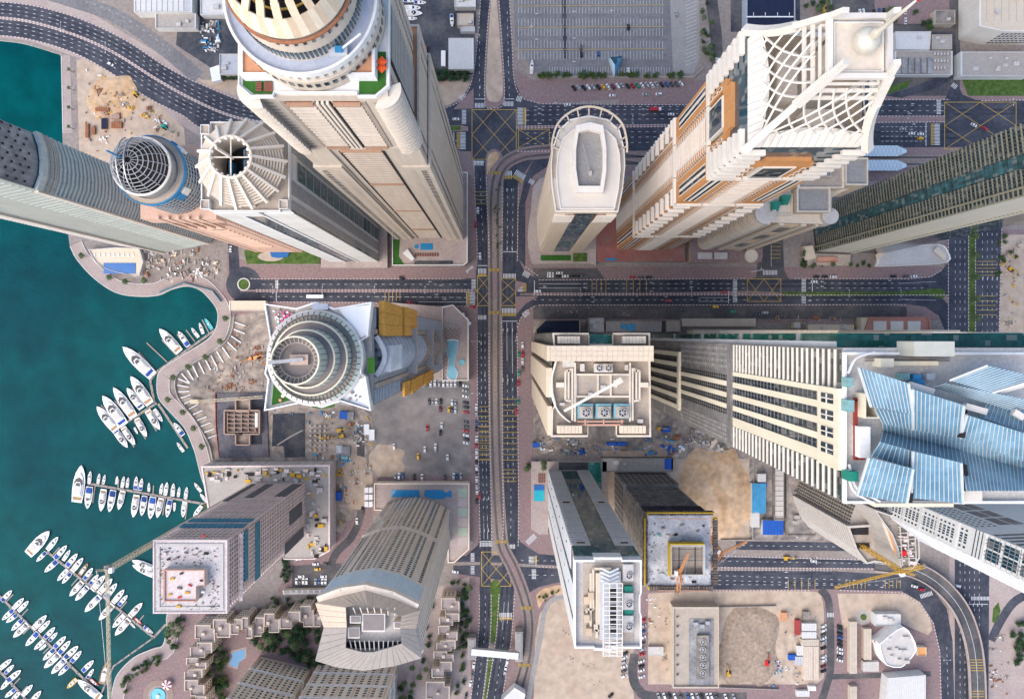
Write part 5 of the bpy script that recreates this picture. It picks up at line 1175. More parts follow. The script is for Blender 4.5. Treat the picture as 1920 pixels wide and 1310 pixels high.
    plane((920,645),(1420,805),(1420,1000),(875,805),(h+11,h+11,h+5,h+5)); plane((1060,560),(1420,640),(1420,800),(1010,660),(h+4,h+4,h+8,h+8), edge=False)
    plane((1240,620),(690,460),(780,430),(1420,560),(h+7,h+7,h+10,h+10), .9, edge=False); plane((800,410),(1090,495),(1420,395),(1060,308),(h+10,h+10,h+13,h+13), .9)
    for a, b in (((530,440),(690,490)),((905,585),(1050,625)),((1090,495),(1420,400)),((1235,622),(1300,665))): T.mb.bar(W(*rp(*a),h+8), W(*rp(*b),h+8), 1.6, 1.4, 'trimw'); T.part('gable_frame')
    for a, b in (((540,450),(556,640)),((895,590),(880,800)),((548,1015),(520,1240)),((892,985),(912,1160))): T.mb.bar(W(*rp(*a),h+6), W(*rp(*b),h+6), 1.2, 2, 'dark'); T.part('painted_gable_shade')  # dark bars stand in for shade along the gable ends
    box(1640,943,1788,950,z-3,z+2,'butter','south_parapet'); box(1812,920,1842,942,z,z+3,'trimw','arched_bracket')
    T.done()
SPEC.update({'glassgd': ((.012,.085,.065), .1, .25, .1, None, 0, {'spec': .5, 'grid': (1.5,3.5,.3)}), 'glassdg': ((.035,.045,.04), .15, .3, .1, None, 0, {'grid': (1.6,4,.5)}), 'greywin': ((.26,.25,.245), .6, .1, .2, None, 0, {'rnd': .2}), 'redpipe': ((.25,.04,.03), .6, .1, .2, None, 0), 'tealbox': ((.20,.36,.36), .7, .2, .2, None, 0)})
blue_roof_tower()
def arched_tower():
    T = Tower('arched_louvre_tower', 'beige tower with arched louvre bays beyond the blue roofs at the right edge')
    z = 170
    pz = lambda l: [Vector(W(x,y,z).xy) for x, y in l]
    T.mb.prism(pz([(1862,650),(1990,650),(1990,800),(1850,740)]), 0, z, 'glassb', 'rooftan'); T.part('wall')
    for i in range(12):
        y = 662 + i*8
        T.mb.bar(W(1852,y-14,z+1), W(1930,y+6,z+1), .5, .5, 'sandl') if False else None
    a, b = pz([(1862,650)])[0], pz([(1850,740)])[0]; f = Fc(a, b) if Fc(a,b).n.x < 0 else Fc(b, a)
    fac(T, f, 10, z, [('slab',.04,.96,4.6,1.6,1.5,'sandl','arched_louvre')])
    T.mb.prism(pz([(1808,622),(1990,622),(1990,649),(1812,649)]), 0, z-30, 'sandl', 'cream'); T.part('wing')
    for i in range(10): p, q = W(1814+i*7,624,z-30), W(1814+i*7,646,z-30); T.ps('roof_rib','sandl').bar(p + Vector((0,0,.3)), q + Vector((0,0,.3)), .8, .6)
    for y in (632,640): T.ps('wing_beam','glassb').bar(W(1875,y,z-29), W(1960,y,z-29), 1.0, .5)
    T.done()
arched_tower()
SPEC.update({
 'slat': ((.62,.64,.66), .6, .08, .1, None, 0, {'rnd': .06}),
 'glassteal': ((.016,.095,.12), .05, .25, .03, (.03,.14,.16), 0, {'spec': .7, 'grid': (2.2, 3.8, .3)}),
 'formyel': ((.55,.36,.03), .7, .15, .2, None, 0),
 'craney': ((.58,.34,.04), .6, .1, .3, None, 0),
 'craneo': ((.70,.32,.12), .6, .1, .3, None, 0),
 'cranec': ((.58,.50,.36), .6, .1, .3, None, 0),
 'deckwet': ((.40,.42,.46), .7, .25, .12, (.52,.52,.53), 0),
 'netblue': ((.06,.20,.28), .8, .25, .2, None, 0),
 'netor': ((.62,.33,.07), .85, .3, .25, (.50,.24,.05), 0),
 'pinkconc': ((.74,.62,.58), .9, .2, .15, (.66,.56,.54), 0, {'rnd': .1}),
 'sgreen': ((.40,.45,.385), .35, .12, .1, (.44,.48,.41), 0),
 'hotel': ((.74,.64,.53), .85, .1, .06, (.68,.585,.485), 0, {'rnd': .04}),
 'hotelroof_lit': ((.58,.455,.345), .8, .1, .1, None, 0),
 'iceblue': ((.56,.67,.72), .3, .08, .1, None, 0),
})
def lattice_boom(T, a, b, w, key, name, n=None):     # four-chord lattice boom with braces, one part
    a, b = Vector(a), Vector(b); d = b - a; L = d.length; t = d.normalized()
    up = Vector((0,0,1)) if abs(t.z) < .9 else Vector((1,0,0)); s = t.cross(up).normalized(); u = s.cross(t)
    mb = MB(); n = n or max(4, int(L/(w*1.5)))
    for i, j in ((-1,-1),(1,-1),(1,1),(-1,1)): mb.bar(a + s*i*w/2 + u*j*w/2, b + s*i*w/2 + u*j*w/2, w*.16, w*.16, key)
    for k in range(n):
        p, q = a + t*L*k/n, a + t*L*(k+1)/n; e = 1 if k % 2 else -1
        mb.bar(p + s*e*w/2 + u*w/2, q - s*e*w/2 + u*w/2, w*.1, w*.1, key); mb.bar(p + s*e*w/2 - u*w/2, q - s*e*w/2 - u*w/2, w*.1, w*.1, key)
        for i in (-1,1): mb.bar(p + s*i*w/2 - u*e*w/2, q + s*i*w/2 + u*e*w/2, w*.1, w*.1, key)
        mb.bar(p - s*w/2 + u*w/2, p + s*w/2 + u*w/2, w*.1, w*.1, key)
    return mb.build(name, T.o)
# ---------------------------------------------------------------- white slatted tower with teal glass front
def slatted_tower():
    T = Tower('slatted_glass_tower', 'white tower with slatted wings, teal glass front and caged roof plant')
    z = 221; x0, x1, y0, y1 = 76, 152, 251, 356; xm0, xm1 = 98, 131
    T.mb.prism(Gl([(x0+1,y0+1),(x1-1,y0+1),(x1-1,y1-1),(x0+1,y1-1)]), 0, z-2, 'concd', 'concl'); T.part('wall')
    f = Fc(G(x1,y0+1), G(x0,y0+1)); f = f if f.n.y > 0 else Fc(f.b, f.a)
    U = lambda x: (G(x,0).x - f.a.x)*f.t.x
    fac2 = lambda a, b, z0, z1, name, key, w: T.ps(name, key).fc(f, min(U(a),U(b)), max(U(a),U(b)), z0, z1, -.1, w)
    fac2(101,128, 3, 203, 'glazing', 'glassteal', .15); fac2(x0+1,x1-1, 203, z-2, 'glazing', 'glassteal', .15)
    for zz, ww in ((3,0),(116,1.2)):
        for a, b in ((x0,100),(129,x1)):
            for i in range(26 if zz == 3 else 20): fac2(a, b, zz+i*4.2, zz+i*4.2+3.3, 'slat_band', 'slat', .25+ww*.25)
            fac2(a, b, zz + (110 if zz == 3 else 84), zz + (111.5 if zz == 3 else 86), 'wing_cap', 'trimw', .5); fac2(a+8, b-6, zz + (107 if zz == 3 else 82), zz + (109 if zz == 3 else 84), 'vent', 'dark', .6)
    g = Fc(G(x0+1,y1-1), G(x0+1,y0+1)); g = g if g.n.x < 0 else Fc(g.b, g.a)
    V = lambda y: abs(G(0,y).y - g.a.y)
    gg = lambda a, b, z0, z1, name, key, w: T.ps(name, key).fc(g, min(V(a),V(b)), max(V(a),V(b)), z0, z1, -.1, w)
    gg(y0,y0+30, 3, 200, 'side_panel', 'slat', .3); gg(y0+30,y0+37, 3, z-3, 'side_glazing', 'glassb', .15); gg(y0+37,y0+72, 3, z-3, 'side_panel', 'slat', .4); gg(y0+74,y0+79, 3, z-3, 'side_glazing', 'glassb', .15); gg(y0+80,y1-2, 3, z-3, 'side_panel', 'offw', .3)
    for i in range(14): gg(y0+12+(i%2)*40, y0+14+(i%2)*40, 20+i*13, 22+i*13, 'vent', 'dark', .5)
    out = [(x0,y0+3),(x0+22,y0+3),(x0+22,y0),(x1-22,y0),(x1-22,y0+3),(x1,y0+3),(x1,y0+40),(x1-1.5,y0+44),(x1-1.5,y0+62),(x1,y0+66),(x1,y1-2),(x0+42,y1-2),(x0+42,y1),(x0+22,y1),(x0+22,y1-2),(x0,y1-2)]
    c = G((x0+x1)/2,(y0+y1)/2); T.mb.ring(Gl(out), [c + (p-c)*.955 for p in Gl(out)], z-6, z+1.4, 'white'); T.part('parapet')
    T.mb.prism([c + (p-c)*.95 for p in Gl(out)], z-2, z-1, 'concl'); T.part('roof_deck')
    R_ = lambda x, y, zz=z: W(1010 + x/3.541, 870 + y/3.541, zz)
    def box(a, b, cc, d, za, zb, key, name): p, q = R_(a,d,zb), R_(cc,b,zb); T.mb.box(p.x, q.x, p.y, q.y, za, zb, key); T.part(name)
    box(295,655,630,1170,z-1,z-.5,'rooftan','plant_deck')
    for y in (690,880,1030): box(560,y-25,630,y+85,z-1,z+2.6,'concl','chiller'); p = R_(600,y+45,z+2.6); fan(T, p.x, p.y, z+2.6, 1.35)
    for y in (810,960,): box(570,y,625,y+45,z-1,z+1.6,'copper','chiller_unit')
    for y in range(700,800,26):
        for s in (-1,1): T.ps('chevron_louvre','slat').bar(R_(472,y+18,z+4), R_(472+s*60,y-10,z+3.2), .8, .3)
    box(405,710,545,1165,z-1,z+2,'greyw','duct_bank')
    for y in range(830,1140,52): box(468,y,520,y+34,z+2,z+2.6,'dark','grille')
    for pts in ([(480,692),(362,692),(362,960),(318,960),(318,1000)], [(345,720),(345,1080)], [(385,720),(385,1150)], [(372,1060),(372,1100),(400,1100)], [(398,720),(398,1060)]):
        pipe_run(T.mb, [R_(x,y,z+1.4) for x, y in pts], .9, 'sandl'); T.part('pipe')
    for x, y in ((300,880),(302,1000),(318,1090),(330,850)): box(x,y,x+36,y+50,z-1,z+1+RN.random()*2,'sandbeige','roof_unit')
    # steel cage over the plant, overhanging the south edge
    for x in (428,470,520,555): T.ps('cage_beam','creamw').bar(R_(x,790,z+6), R_(x,1275,z+6), .35, .35)
    for y in range(790,1280,30): T.ps('cage_beam','creamw').bar(R_(425,y,z+6), R_(558,y,z+6), .3, .3)
    for x in (428,555):
        for y in (800,960,1120): T.ps('cage_post','creamw').bar(R_(x,y,z+6) + Vector((0,0,-7)), R_(x,y,z+6), .3, .3)
    for i in range(10):
        y = 1170 + i*10; T.ps('cage_brace','creamw').bar(R_(430,y,z+6), R_(555,y+12 if i % 2 else y-12,z+6), .22, .22)
    # podium with pool and green slab
    T.mb.prism(Gl([(45,235),(185,235),(185,290),(152,290),(152,356),(76,356),(76,370),(60,370),(45,360)]), 0, 5, 'offw', 'pavepale'); T.part('podium')
    for (a, b, cc, d), k, n in (((50,278,69,308),'poolteal','swimming_pool'),((50,278,69,288),'dkblue','deep_end'),((150,236,175,290),'glassgr','green_roof'),((96,236,150,250),'pit','water_court')): T.mb.prism(Gl([(a,b),(cc,b),(cc,d),(a,d)]), 5, 5.3 + (.05 if n == 'deep_end' else 0), k); T.part(n)
    for i in range(12): T.ps('sun_lounger','redbr').box(*(lambda p: (p.x, p.x+.8, p.y, p.y+1.9))(G(58+(i % 4)*3.4, 262+(i//4)*6)), 5, 5.5)
    T.done()
slatted_tower()

# ---------------------------------------------------------------- dark concrete shell with yellow formwork
def formwork_tower():
    T = Tower('formwork_tower', 'dark unfinished concrete tower rimmed with yellow formwork, crane on its core')
    z = 126; x0, x1, y0, y1 = 203, 296, 262, 367
    T.mb.prism(Gl([(x0+4,y0+4),(x1-2,y0+4),(x1-2,y1-2),(x0+4,y1-2)]), 0, z-8, 'dark'); T.part('core_wall')
    for i in range(33):
        zz = 40 + i*2.7 if False else 44 + i*2.6
        if zz < z-2: T.mb.prism(Gl([(x0+1,y0+1),(x1,y0+1),(x1,y1),(x0+1,y1)]), zz, zz+.4, 'concd'); T.part('floor_slab')
    T.mb.prism(Gl([(x0-2,y0-4),(x1+2,y0-4),(x1+2,y1),(x0-2,y1)]), 0, 42, 'concd'); T.part('lower_storeys')
    for f in faces(Gl([(x0-2,y0-4),(x1+2,y0-4),(x1+2,y1),(x0-2,y1)])):
        if f.seen(): fac(T, f, 2, 42, [('win',.03,.97,4,9,.5,.55,'dark','opening',.04), ('slab',0,1,4,.1,.7,'conc','floor_edge')])
    for f in faces(Gl([(x0+1,y0+1),(x1,y0+1),(x1,y1),(x0+1,y1)])):
        if f.seen():
            for j in range(11): T.ps('column','concd').fc(f, f.L*(j+.3)/11, f.L*(j+.7)/11, 44, z-4, -1.2, -.2)
    f = Fc(G(x1,y0+1),G(x0+1,y0+1)); f = f if f.n.y > 0 else Fc(f.b,f.a)
    for i in range(10): T.ps('safety_screen','screenb').fc(f, f.L*i/10+.1, f.L*(i+1)/10-.1, z-24, z-12, .1, .5)
    T.mb.prism(Gl([(x0,y0),(x1,y0),(x1,y1),(x0,y1)]), z-2, z-.6, 'concd', 'deckwet'); T.part('top_deck')
    fx = lambda x, y: W(1150 + x/5.348, 870 + y/5.348, z)
    for a, b, n in (((340,485),(1000,485),26),((1020,545),(1020,1205),24),((320,540),(320,1200),24),((365,1240),(1000,1240),24)):
        for i in range(n):
            p, q = fx(*a).lerp(fx(*b), i/n), fx(*a).lerp(fx(*b), (i+.82)/n); T.ps('formwork_panel','formdk').bar(p + Vector((0,0,.2)), q + Vector((0,0,.2)), 1.9 + RN.random(), 1.6 + RN.random()*1.2)
    for a, b in (((335,475),(1000,475)),((308,530),(308,1200)),((345,1210),(345,1245)),((1000,535),(1035,535)),((335,475),(335,520))): T.mb.bar(fx(*a)+Vector((0,0,1.6)), fx(*b)+Vector((0,0,1.6)), .5, 3.0, 'formyel'); T.part('edge_screen')
    for a, b in (((440,535),(940,540)),((440,1252),(950,1255))): T.mb.bar(fx(*a)+Vector((0,0,2)), fx(*b)+Vector((0,0,2)), .35, .3, 'salmon'); T.part('rail')
    o = [Vector(fx(*p).xy) for p in ((545,780),(895,780),(895,1090),(545,1090))]; ci = sum(o, Vector((0,0)))/4
    T.mb.ring(o, [ci + (p-ci)*.88 for p in o], z-.6, z+6, 'concl'); T.mb.prism([ci + (p-ci)*.87 for p in o], z-.6, z+2, 'rooftan'); T.part('core')
    for a, b in (((540,772),(890,772)),((546,785),(546,1090))): T.mb.bar(fx(*a)+Vector((0,0,4)), fx(*b)+Vector((0,0,4)), .7, 4.5, 'formyel'); T.part('core_screen')
    for x in (640,800): T.mb.bar(fx(x,800)+Vector((0,0,4.6)), fx(x,1080)+Vector((0,0,4.6)), .35, .8, 'dark'); T.part('core_beam')
    for y in (830,940,1050): T.mb.bar(fx(570,y)+Vector((0,0,4.4)), fx(880,y)+Vector((0,0,4.4)), .3, .7, 'concd'); T.part('core_beam')
    for x, y, s, k in ((500,640,3,'concd'),(460,710,4,'tealbox'),(545,715,3,'sandl'),(628,705,3,'dark'),(690,610,3,'concd'),(850,670,2.5,'concd'),(590,1150,3,'rust'),(810,1180,4,'dark'),(500,1100,3,'concl'),(760,1130,2,'concd'),(905,620,2,'dark'),(690,1160,2,'concl')):
        p = fx(x,y); T.mb.axes((p.x,p.y,z-.2), Vector((s*.6,RN.uniform(-1,1),0)), Vector((-.5,s*.3,0)), Vector((0,0,.8)), k); T.part('material_stack')
    for i in range(70):
        p = fx(RN.choice((RN.uniform(360,420),RN.uniform(960,1000),RN.uniform(380,980))), RN.uniform(560,1210)); 
        if 370 < 0: pass
        T.ps('debris','concd').add((p.x,p.y,z-.5), Vector((RN.uniform(.3,1.1),RN.uniform(-.5,.5),0)), Vector((RN.uniform(-.3,.3),RN.uniform(.2,.6),0)), Vector((0,0,.4)))
    T.done()
SPEC.update({'screenb': ((.035,.035,.06), .8, .2, .3, None, 0, {'rnd': .3}), 'formdk': ((.16,.125,.105), .9, .3, .5, (.10,.085,.08), 0, {'rnd': .3})})
formwork_tower()
def luffing_crane(label, base, top, jib, key, cj):
    T = Tower('tower_crane', label, 'crane', 'tower cranes'); b, t = Vector(base), Vector(top)
    lattice_boom(T, b, t, 1.9, key, 'mast'); lattice_boom(T, t, jib, 1.05, key, 'jib')
    d = (Vector(jib)-t); d.z = 0; d.normalize(); lattice_boom(T, t, t - d*cj + Vector((0,0,.4)), 1.6, key, 'counter_jib')
    T.mb.axes(t - d*cj + Vector((0,0,-.6)), d*2.2, Vector((-d.y,d.x,0))*2.4, Vector((0,0,2.4)), 'concd'); T.part('counterweight')
    T.mb.axes(t + Vector((-d.y,d.x,0))*1.8, d*2.4, Vector((-d.y,d.x,0))*1.6, Vector((0,0,2.2)), 'white'); T.part('cab')
    lattice_boom(T, t, t - d*2.5 + Vector((0,0,9)), .9, key, 'apex'); T.mb.bar(t - d*2.5 + Vector((0,0,9)), jib, .12, .12, 'steel'); T.mb.bar(t - d*2.5 + Vector((0,0,9)), t - d*cj, .12, .12, 'steel'); T.part('stay_cable')
    T.done()
luffing_crane('orange luffing crane standing on the core of the yellow-edged concrete tower', W(1272,1068,126), W(1274,1074,142), W(1291,1036,158), 'craneo', 11)
luffing_crane('orange luffing crane beside the road east of the yellow-edged tower', W(1318,988,4), W(1352,1037,92), W(1401,1014,112), 'craneo', 13)
luffing_crane('yellow crane with long jib on the bare concrete tower under the blue roofs', W(1615,1023,95), W(1690,1070,141), W(1565,1101,143), 'craney', 12)
luffing_crane('pale cream tower crane reaching over the marina from the scaffolded tower', (*G(-470,276), 2), (*G(-470,276), 209), W(206,1335,211), 'cranec', 1)

# ---------------------------------------------------------------- bare concrete tower under the blue roofs
def bare_tower():
    T = Tower('bare_concrete_tower', 'bare concrete tower with curved ribs and pipe-filled roof below the blue roofs')
    z = 124; pz = lambda l, zz: [Vector(W(x,y,zz).xy) for x, y in l]
    main = pz([(1640,955),(1674,966),(1711,962),(1722,1000),(1724,1045),(1712,1065),(1690,1068),(1684,1030),(1672,1000)], z)
    T.mb.prism(main, 0, z-1, 'conc', 'concd'); c = sum(main, Vector((0,0)))/len(main); T.mb.ring(main, [c + (p-c)*.93 for p in main], z-1, z+.6, 'concl'); T.part('wall')
    wing = pz([(1588,985),(1637,982),(1662,1000),(1680,1060),(1640,1052),(1624,1056),(1604,1030)], 95)
    T.mb.prism(wing, 0, 94, 'conc', 'rooftan'); c = sum(wing, Vector((0,0)))/len(wing); T.mb.ring(wing, [c + (p-c)*.9 for p in wing], 94, 96, 'concl'); T.part('wing')
    for g in faces(wing) + faces(main):
        if g.seen(): fac(T, g, 3, 92, [('slab',0,1,3.5,.12,1.3,'concl','floor_edge')])
    # curved ribs: one rib per bay, running up the outer face
    crv = smooth_line([(548,258),(540,280),(536,300),(540,322),(552,342),(566,356)], 4)
    for i in range(len(crv)-1):
        p = G(*crv[i]); q = G(*crv[i+1]); T.mb.add([(p.x,p.y,0),(q.x,q.y,0),(q.x,q.y,92),(p.x,p.y,92)], [(0,1,2,3)], 'concd')
        f = Fc(p, q); f = f if f.n.x < 0 else Fc(q, p); T.ps('rib','conc').fc(f, 0, .5, 0, 93, -.1, .8)
        for k in range(26): T.ps('floor_edge','rooftan').fc(f, 0, f.L, 2+k*3.5, 3.1+k*3.5, -.1, .3)
    T.part('curved_wall')
    T.mb.prism(Gl([crv[0]] + crv + [(600,356),(600,258)]), 90, 92.5, 'conc'); T.part('wing_roof')
    for a, b, k in (((1648,958),(1676,1030),'cream'),((1655,960),(1684,1045),'craneo')): T.mb.bar(W(*a,z-2), W(*b,z-4), 1.6, .6, k); T.part('cladding_strip')
    for i in range(26):
        p = W(RN.uniform(1688,1714), RN.uniform(975,1055), z); T.ps('formwork_block','pinkconc').add((p.x,p.y,z), Vector((RN.uniform(.6,3),0,0)), Vector((0,RN.uniform(.5,2.2),0)), Vector((0,0,RN.uniform(.6,2))))
    for i in range(7): T.ps('wall_beam','concl').bar(W(1684,975+i*12,z+.4), W(1718,973+i*12,z+.4), .4, 1.0)
    for i in range(3): T.ps('wall_beam','concl').bar(W(1686+i*14,970,z+.5), W(1692+i*13,1060,z+.5), .4, 1.0)
    p = W(1693,1036,z); T.mb.box(p.x-1,p.x+1.4,p.y-1.4,p.y+1.4,z-.8,z+1.4,'redp'); T.part('red_container')
    for a, b in (((1600,990),(1632,1004)),((1606,1020),(1634,1030))): q, r = W(*a,97), W(*b,97); T.mb.box(q.x, r.x, r.y, q.y, 94.1, 94.6, 'dark'); T.part('roof_opening')
    T.done()
bare_tower()

# ---------------------------------------------------------------- white gridded tower, lower right edge
def white_grid_tower():
    T = Tower('white_grid_tower', 'white gridded tower with blue windows leaving the frame at the right')
    z = 300; A, B, Cc, D = (640,231), (566,234), (560,266), (604,301)
    T.mb.prism(Gl([A, B, Cc, D, (720,301), (720,231)]), 0, z, 'offw', 'concl'); T.part('wall')
    fn = [q for q in faces(Gl([A,B,Cc,D,(720,301),(720,231)]))]
    fw = [q for q in fn if q.n.x < -.9][0]; fnorth = min((q for q in fn if q.n.y > .8), key=lambda q: q.a.length + q.b.length); fsw = [q for q in fn if q.n.x < -.3 and q.n.y < -.3][0]
    fac(T, fw, 4, 198, [('win',.12,.26,3.6,1,.5,.5,'glassb','window',.04),('win',.74,.90,3.6,1,.5,.5,'glassb','window',.04),('win',.30,.70,3.6,4,.72,.62,'glassb','window',.04)])
    for i in range(12): T.ps('floor_band','offw').fc(fw, 0, fw.L, 4+i*16.4, 6.6+i*16.4, -.1, .2)
    fac(T, fw, 208, z, [('win',.08,.92,12,2,.86,.8,'glassb','window_bay',.05)])
    for i in range(24): T.ps('mullion','steel').fc(fw, .5, fw.L-.5, 210+i*3.6, 210.4+i*3.6, .02, .12)
    for u in (.2,.33,.62,.75): T.ps('mullion','steel').fc(fw, fw.L*u, fw.L*u+.35, 208, z, .02, .16)
    T.ps('storey_band','offw').fc(fw, 0, fw.L, 198, 208, -.1, .3)
    for i in range(3): T.ps('band_groove','glassb').fc(fw, 0, fw.L, 200+i*2.6, 200.7+i*2.6, .2, .36)
    fac(T, fnorth, 4, 150, [('win',.02,.98,3.6,8,.5,.5,'glassb','window',.04)]); fac(T, fnorth, 150, 198, [('win',.06,.5,15,2,.88,.86,'glassb','window_bay',.04),('win',.55,.95,3.6,4,.5,.5,'glassb','window',.04)])
    fac(T, fnorth, 210, z, [('slab',.05,.95,5.2,.1,2.4,'glassb','window_strip')])
    fac(T, fsw, 4, z, [('panel',0,1,'roofgrey','recess_wall',.03),('slab',0,1,5.4,.15,3.9,'slat','slat_band')])
    T.done()
white_grid_tower()

# ---------------------------------------------------------------- round tower with star-shaped terrace
def round_tower():
    T = Tower('round_star_tower', 'tower with spiral glass drum on a white star-shaped terrace beside the marina')
    z = 297; x0, x1, y0, y1 = -213, -120, -29, 67; cx, cy = -169, 20; c = G(cx, cy)
    T.mb.prism(Gl([(x0+8,y0+8),(x1-1,y0+3),(x1-1,y1-3),(x0+8,y1-8)]), 0, z-4, 'greyt'); T.part('wall')
    f = Fc(G(x1-1,y1-3), G(x1-1,y0+3)); L = f.L            # east face, u from south to north
    fac(T, f, 6, z-8, [('slab',.02,.16,3.6,.25,1.3,'greyw','floor_band'),('panel',.02,.16,'glassb','glazing',.05),('panel',.17,.22,'beiged','pier',.8),('slab',.23,.28,3.6,.2,1.3,'greyw','floor_band'),('panel',.72,.77,'beiged','pier',.8),('slab',.78,.98,3.6,.25,1.3,'greyw','floor_band'),('panel',.78,.98,'glassb','glazing',.05)])
    # bowed middle bay of curved slabs
    for i in range(80):
        zz = 6 + i*3.6
        if zz > z-10: break
        key = 'greyw' if zz > 150 else 'beiged'
        for k in range(6):
            a0, a1 = -.5 + k/6, -.5 + (k+1)/6; w = lambda a: 1.2 + 3.2*cos(a*pi)
            p, q = f.pt(L*(.5+a0*.42), 0, w(a0)), f.pt(L*(.5+a1*.42), 0, w(a1)); g = Fc(p.xy, q.xy)
            T.ps('bay_slab', key).fc(g, 0, g.L, zz, zz + (1.0 if i % 3 else 1.9), -1.5, .07)
    pts = [f.pt(L*(.5+a*.42/6-.21), 0, 1.0+3.2*cos((a/6-.5)*pi)).xy for a in range(7)]; T.mb.prism(pts + [f.pt(L*.71,0,-1).xy, f.pt(L*.29,0,-1).xy], 4, z-10, 'glassg'); T.part('bowed_bay')
    for i in range(9): T.ps('balcony_step','offw').fc(f, L*(.33), L*(.60), z-46+i*3.6, z-44.6+i*3.6, 0, 4.7)
    for zz in (60,120,200): T.ps('plant_band','conc').fc(f, L*.2, L*.8, zz, zz+3, 0, 4.9)
    # debris netting on both corners
    for (u0, u1, a, b, n) in ((.70,1.06,177,286,6),(-.06,.12,92,224,7)):
        for i in range(n):
            for j in range(3):
                T.ps('debris_net','netor').fc(f, L*(u0+(u1-u0)*j/3)+.05, L*(u0+(u1-u0)*(j+1)/3)-.05, a+(b-a)*i/n+.1, a+(b-a)*(i+1)/n-.1, 1.2, 2.2 + .5*((i*7+j*3) % 3))
    # star terrace: four pointed corners round the drum
    st = [(496,569),(556,578),(592,566),(628,578),(697,566),(690,630),(676,638),(678,700),(686,706),(696,770),(640,752),(604,764),(570,754),(496,770),(503,712),(497,700),(508,640)]
    P = [Vector(W(x,y,z).xy) for x, y in st]; cc = Vector(W(592,668,z).xy)
    T.mb.prism(P, z-5, z-1, 'trimw', 'concl'); T.mb.ring(P, [cc + (p-cc)*.97 for p in P], z-1, z+.8, 'white'); T.part('star_terrace')
    tri = lambda l, k, n, h=.3: (T.mb.prism([Vector(W(x,y,z).xy) for x, y in l], z-1, z-1+h, k), T.part(n))
    tri([(634,578),(694,571),(687,628),(674,634)], 'white', 'corner_terrace'); tri([(664,712),(684,708),(692,765),(640,748)], 'white', 'corner_terrace'); tri([(500,574),(552,580),(520,620),(510,636)], 'rooftan', 'corner_terrace'); tri([(512,716),(552,748),(508,760)], 'turf', 'roof_lawn'); tri([(584,758),(628,755),(626,763),(604,767),(584,764)], 'grass', 'roof_lawn'); tri([(688,672),(702,668),(702,700),(688,700)], 'turf', 'roof_lawn')
    for x, y, a, b, k in ((530,742,6,4,'cream'),(518,722,3,5,'cream'),(525,750,5,3,'orange'),(660,736,5,3,'concd'),(666,742,3,4,'concd'),(674,744,3,4,'concd'),(655,748,5,2,'concd'),(668,750,2,2,'concd')): p = W(x,y,z); T.mb.lathe(p.x, p.y, [(a*.11,z-.7),(a*.11,z-.1),(0,z)], 10, k); T.part('terrace_seat')
    for i in range(60):
        p = W(RN.gauss(530,9), RN.gauss(598,9), z); T.ps('stored_furniture', RN.choice(('white','concd','white','pinkbr'))).add((p.x,p.y,z-.3+RN.random()*.5), Vector((RN.uniform(.3,1),RN.uniform(-.4,.4),0)), Vector((RN.uniform(-.3,.3),RN.uniform(.3,.8),0)), Vector((0,0,.6)))
    q = W(602,575,z); T.mb.box(q.x-2.6,q.x+2.6,q.y-1,q.y+1,z-1,z+1.5,'roofblue'); T.part('plant_box')
    # drum tiers
    n = 72; seg = lambda prof, key, name, m=n: (T.mb.lathe(c.x, c.y, prof, m, key), T.part(name))
    seg([(16.2,z-4),(16.2,z+.6),(15.4,z+1.0)], 'concl', 'drum_rim')
    for i in range(48):
        a0 = 2*pi*i/48; T.mb.lathe(c.x, c.y, [(15.5,z+1.0),(14.4,z+2.2)], 1, 'sgreen' if -1.2 < (a0 if a0 < pi else a0-2*pi) < 1.4 else 'concl', a0+.01, a0+2*pi/48-.01); T.part('rim_glass_pane')
    seg([(14.4,z+2.2),(14.2,z+.4),(12.6,z+.4)], 'conc', 'louvre_channel')
    for i in range(64):
        a = 2*pi*i/64; e = Vector((cos(a),sin(a),0)); T.ps('channel_louvre','rooftan').bar(Vector((c.x,c.y,z+.7)) + e*12.7, Vector((c.x,c.y,z+.7)) + e*14.2, .14, .3)
    def tier(r, za, zb, n_, key='sgreen'):
        for i in range(n_):
            a0 = 2*pi*i/n_; T.mb.lathe(c.x, c.y, [(r+.5,za),(r,zb-.8),(r-.1,zb)], 2, key, a0+.012, a0+2*pi/n_-.012); T.part('glass_pane')
        T.mb.lathe(c.x, c.y, [(r-.1,zb),(r+.25,zb),(r+.25,zb+.5),(r-.25,zb+.5),(r-.25,zb-.2)], 60, 'butter'); T.part('tier_coping')
    tier(12.0, z+.4, z+6.4, 40); seg([(11.8,z+6),(8.9,z+6)], 'paverd', 'terrace_floor')
    tier(9.2, z+6, z+12.4, 32); seg([(9.0,z+12),(6.4,z+12)], 'paverd', 'terrace_floor')
    seg([(8.7,z+8),(0,z+8)], 'paverd', 'inner_floor')
    c0 = c.copy(); c = c + Vector((-.8,-.2)); tier(7.3, z+11, z+22, 26); c = c0
    for i in range(30):
        a = 2*pi*i/30; e = Vector((cos(a),sin(a),0)); T.ps('crown_truss','rooftan').bar(Vector((c.x-.8,c.y-.2,z+21)) + e*7.0, Vector((c.x-.8,c.y-.2,z+20)) + e*5.4, .2, .2); e2 = Vector((cos(a+.1),sin(a+.1),0)); T.ps('crown_truss','rooftan').bar(Vector((c.x-.8,c.y-.2,z+20)) + e*5.4, Vector((c.x-.8,c.y-.2,z+20)) + Vector((cos(a+2*pi/30),sin(a+2*pi/30),0))*5.4, .2, .2)
    T.mb.disc(c.x-.8, c.y-.2, 7.2, z+18.5, 40, 'paverd'); T.mb.box(c.x-3,c.x+2.6,c.y-1.6,c.y+1.6,z+18.5,z+20,'salmonl'); T.part('crown_floor')
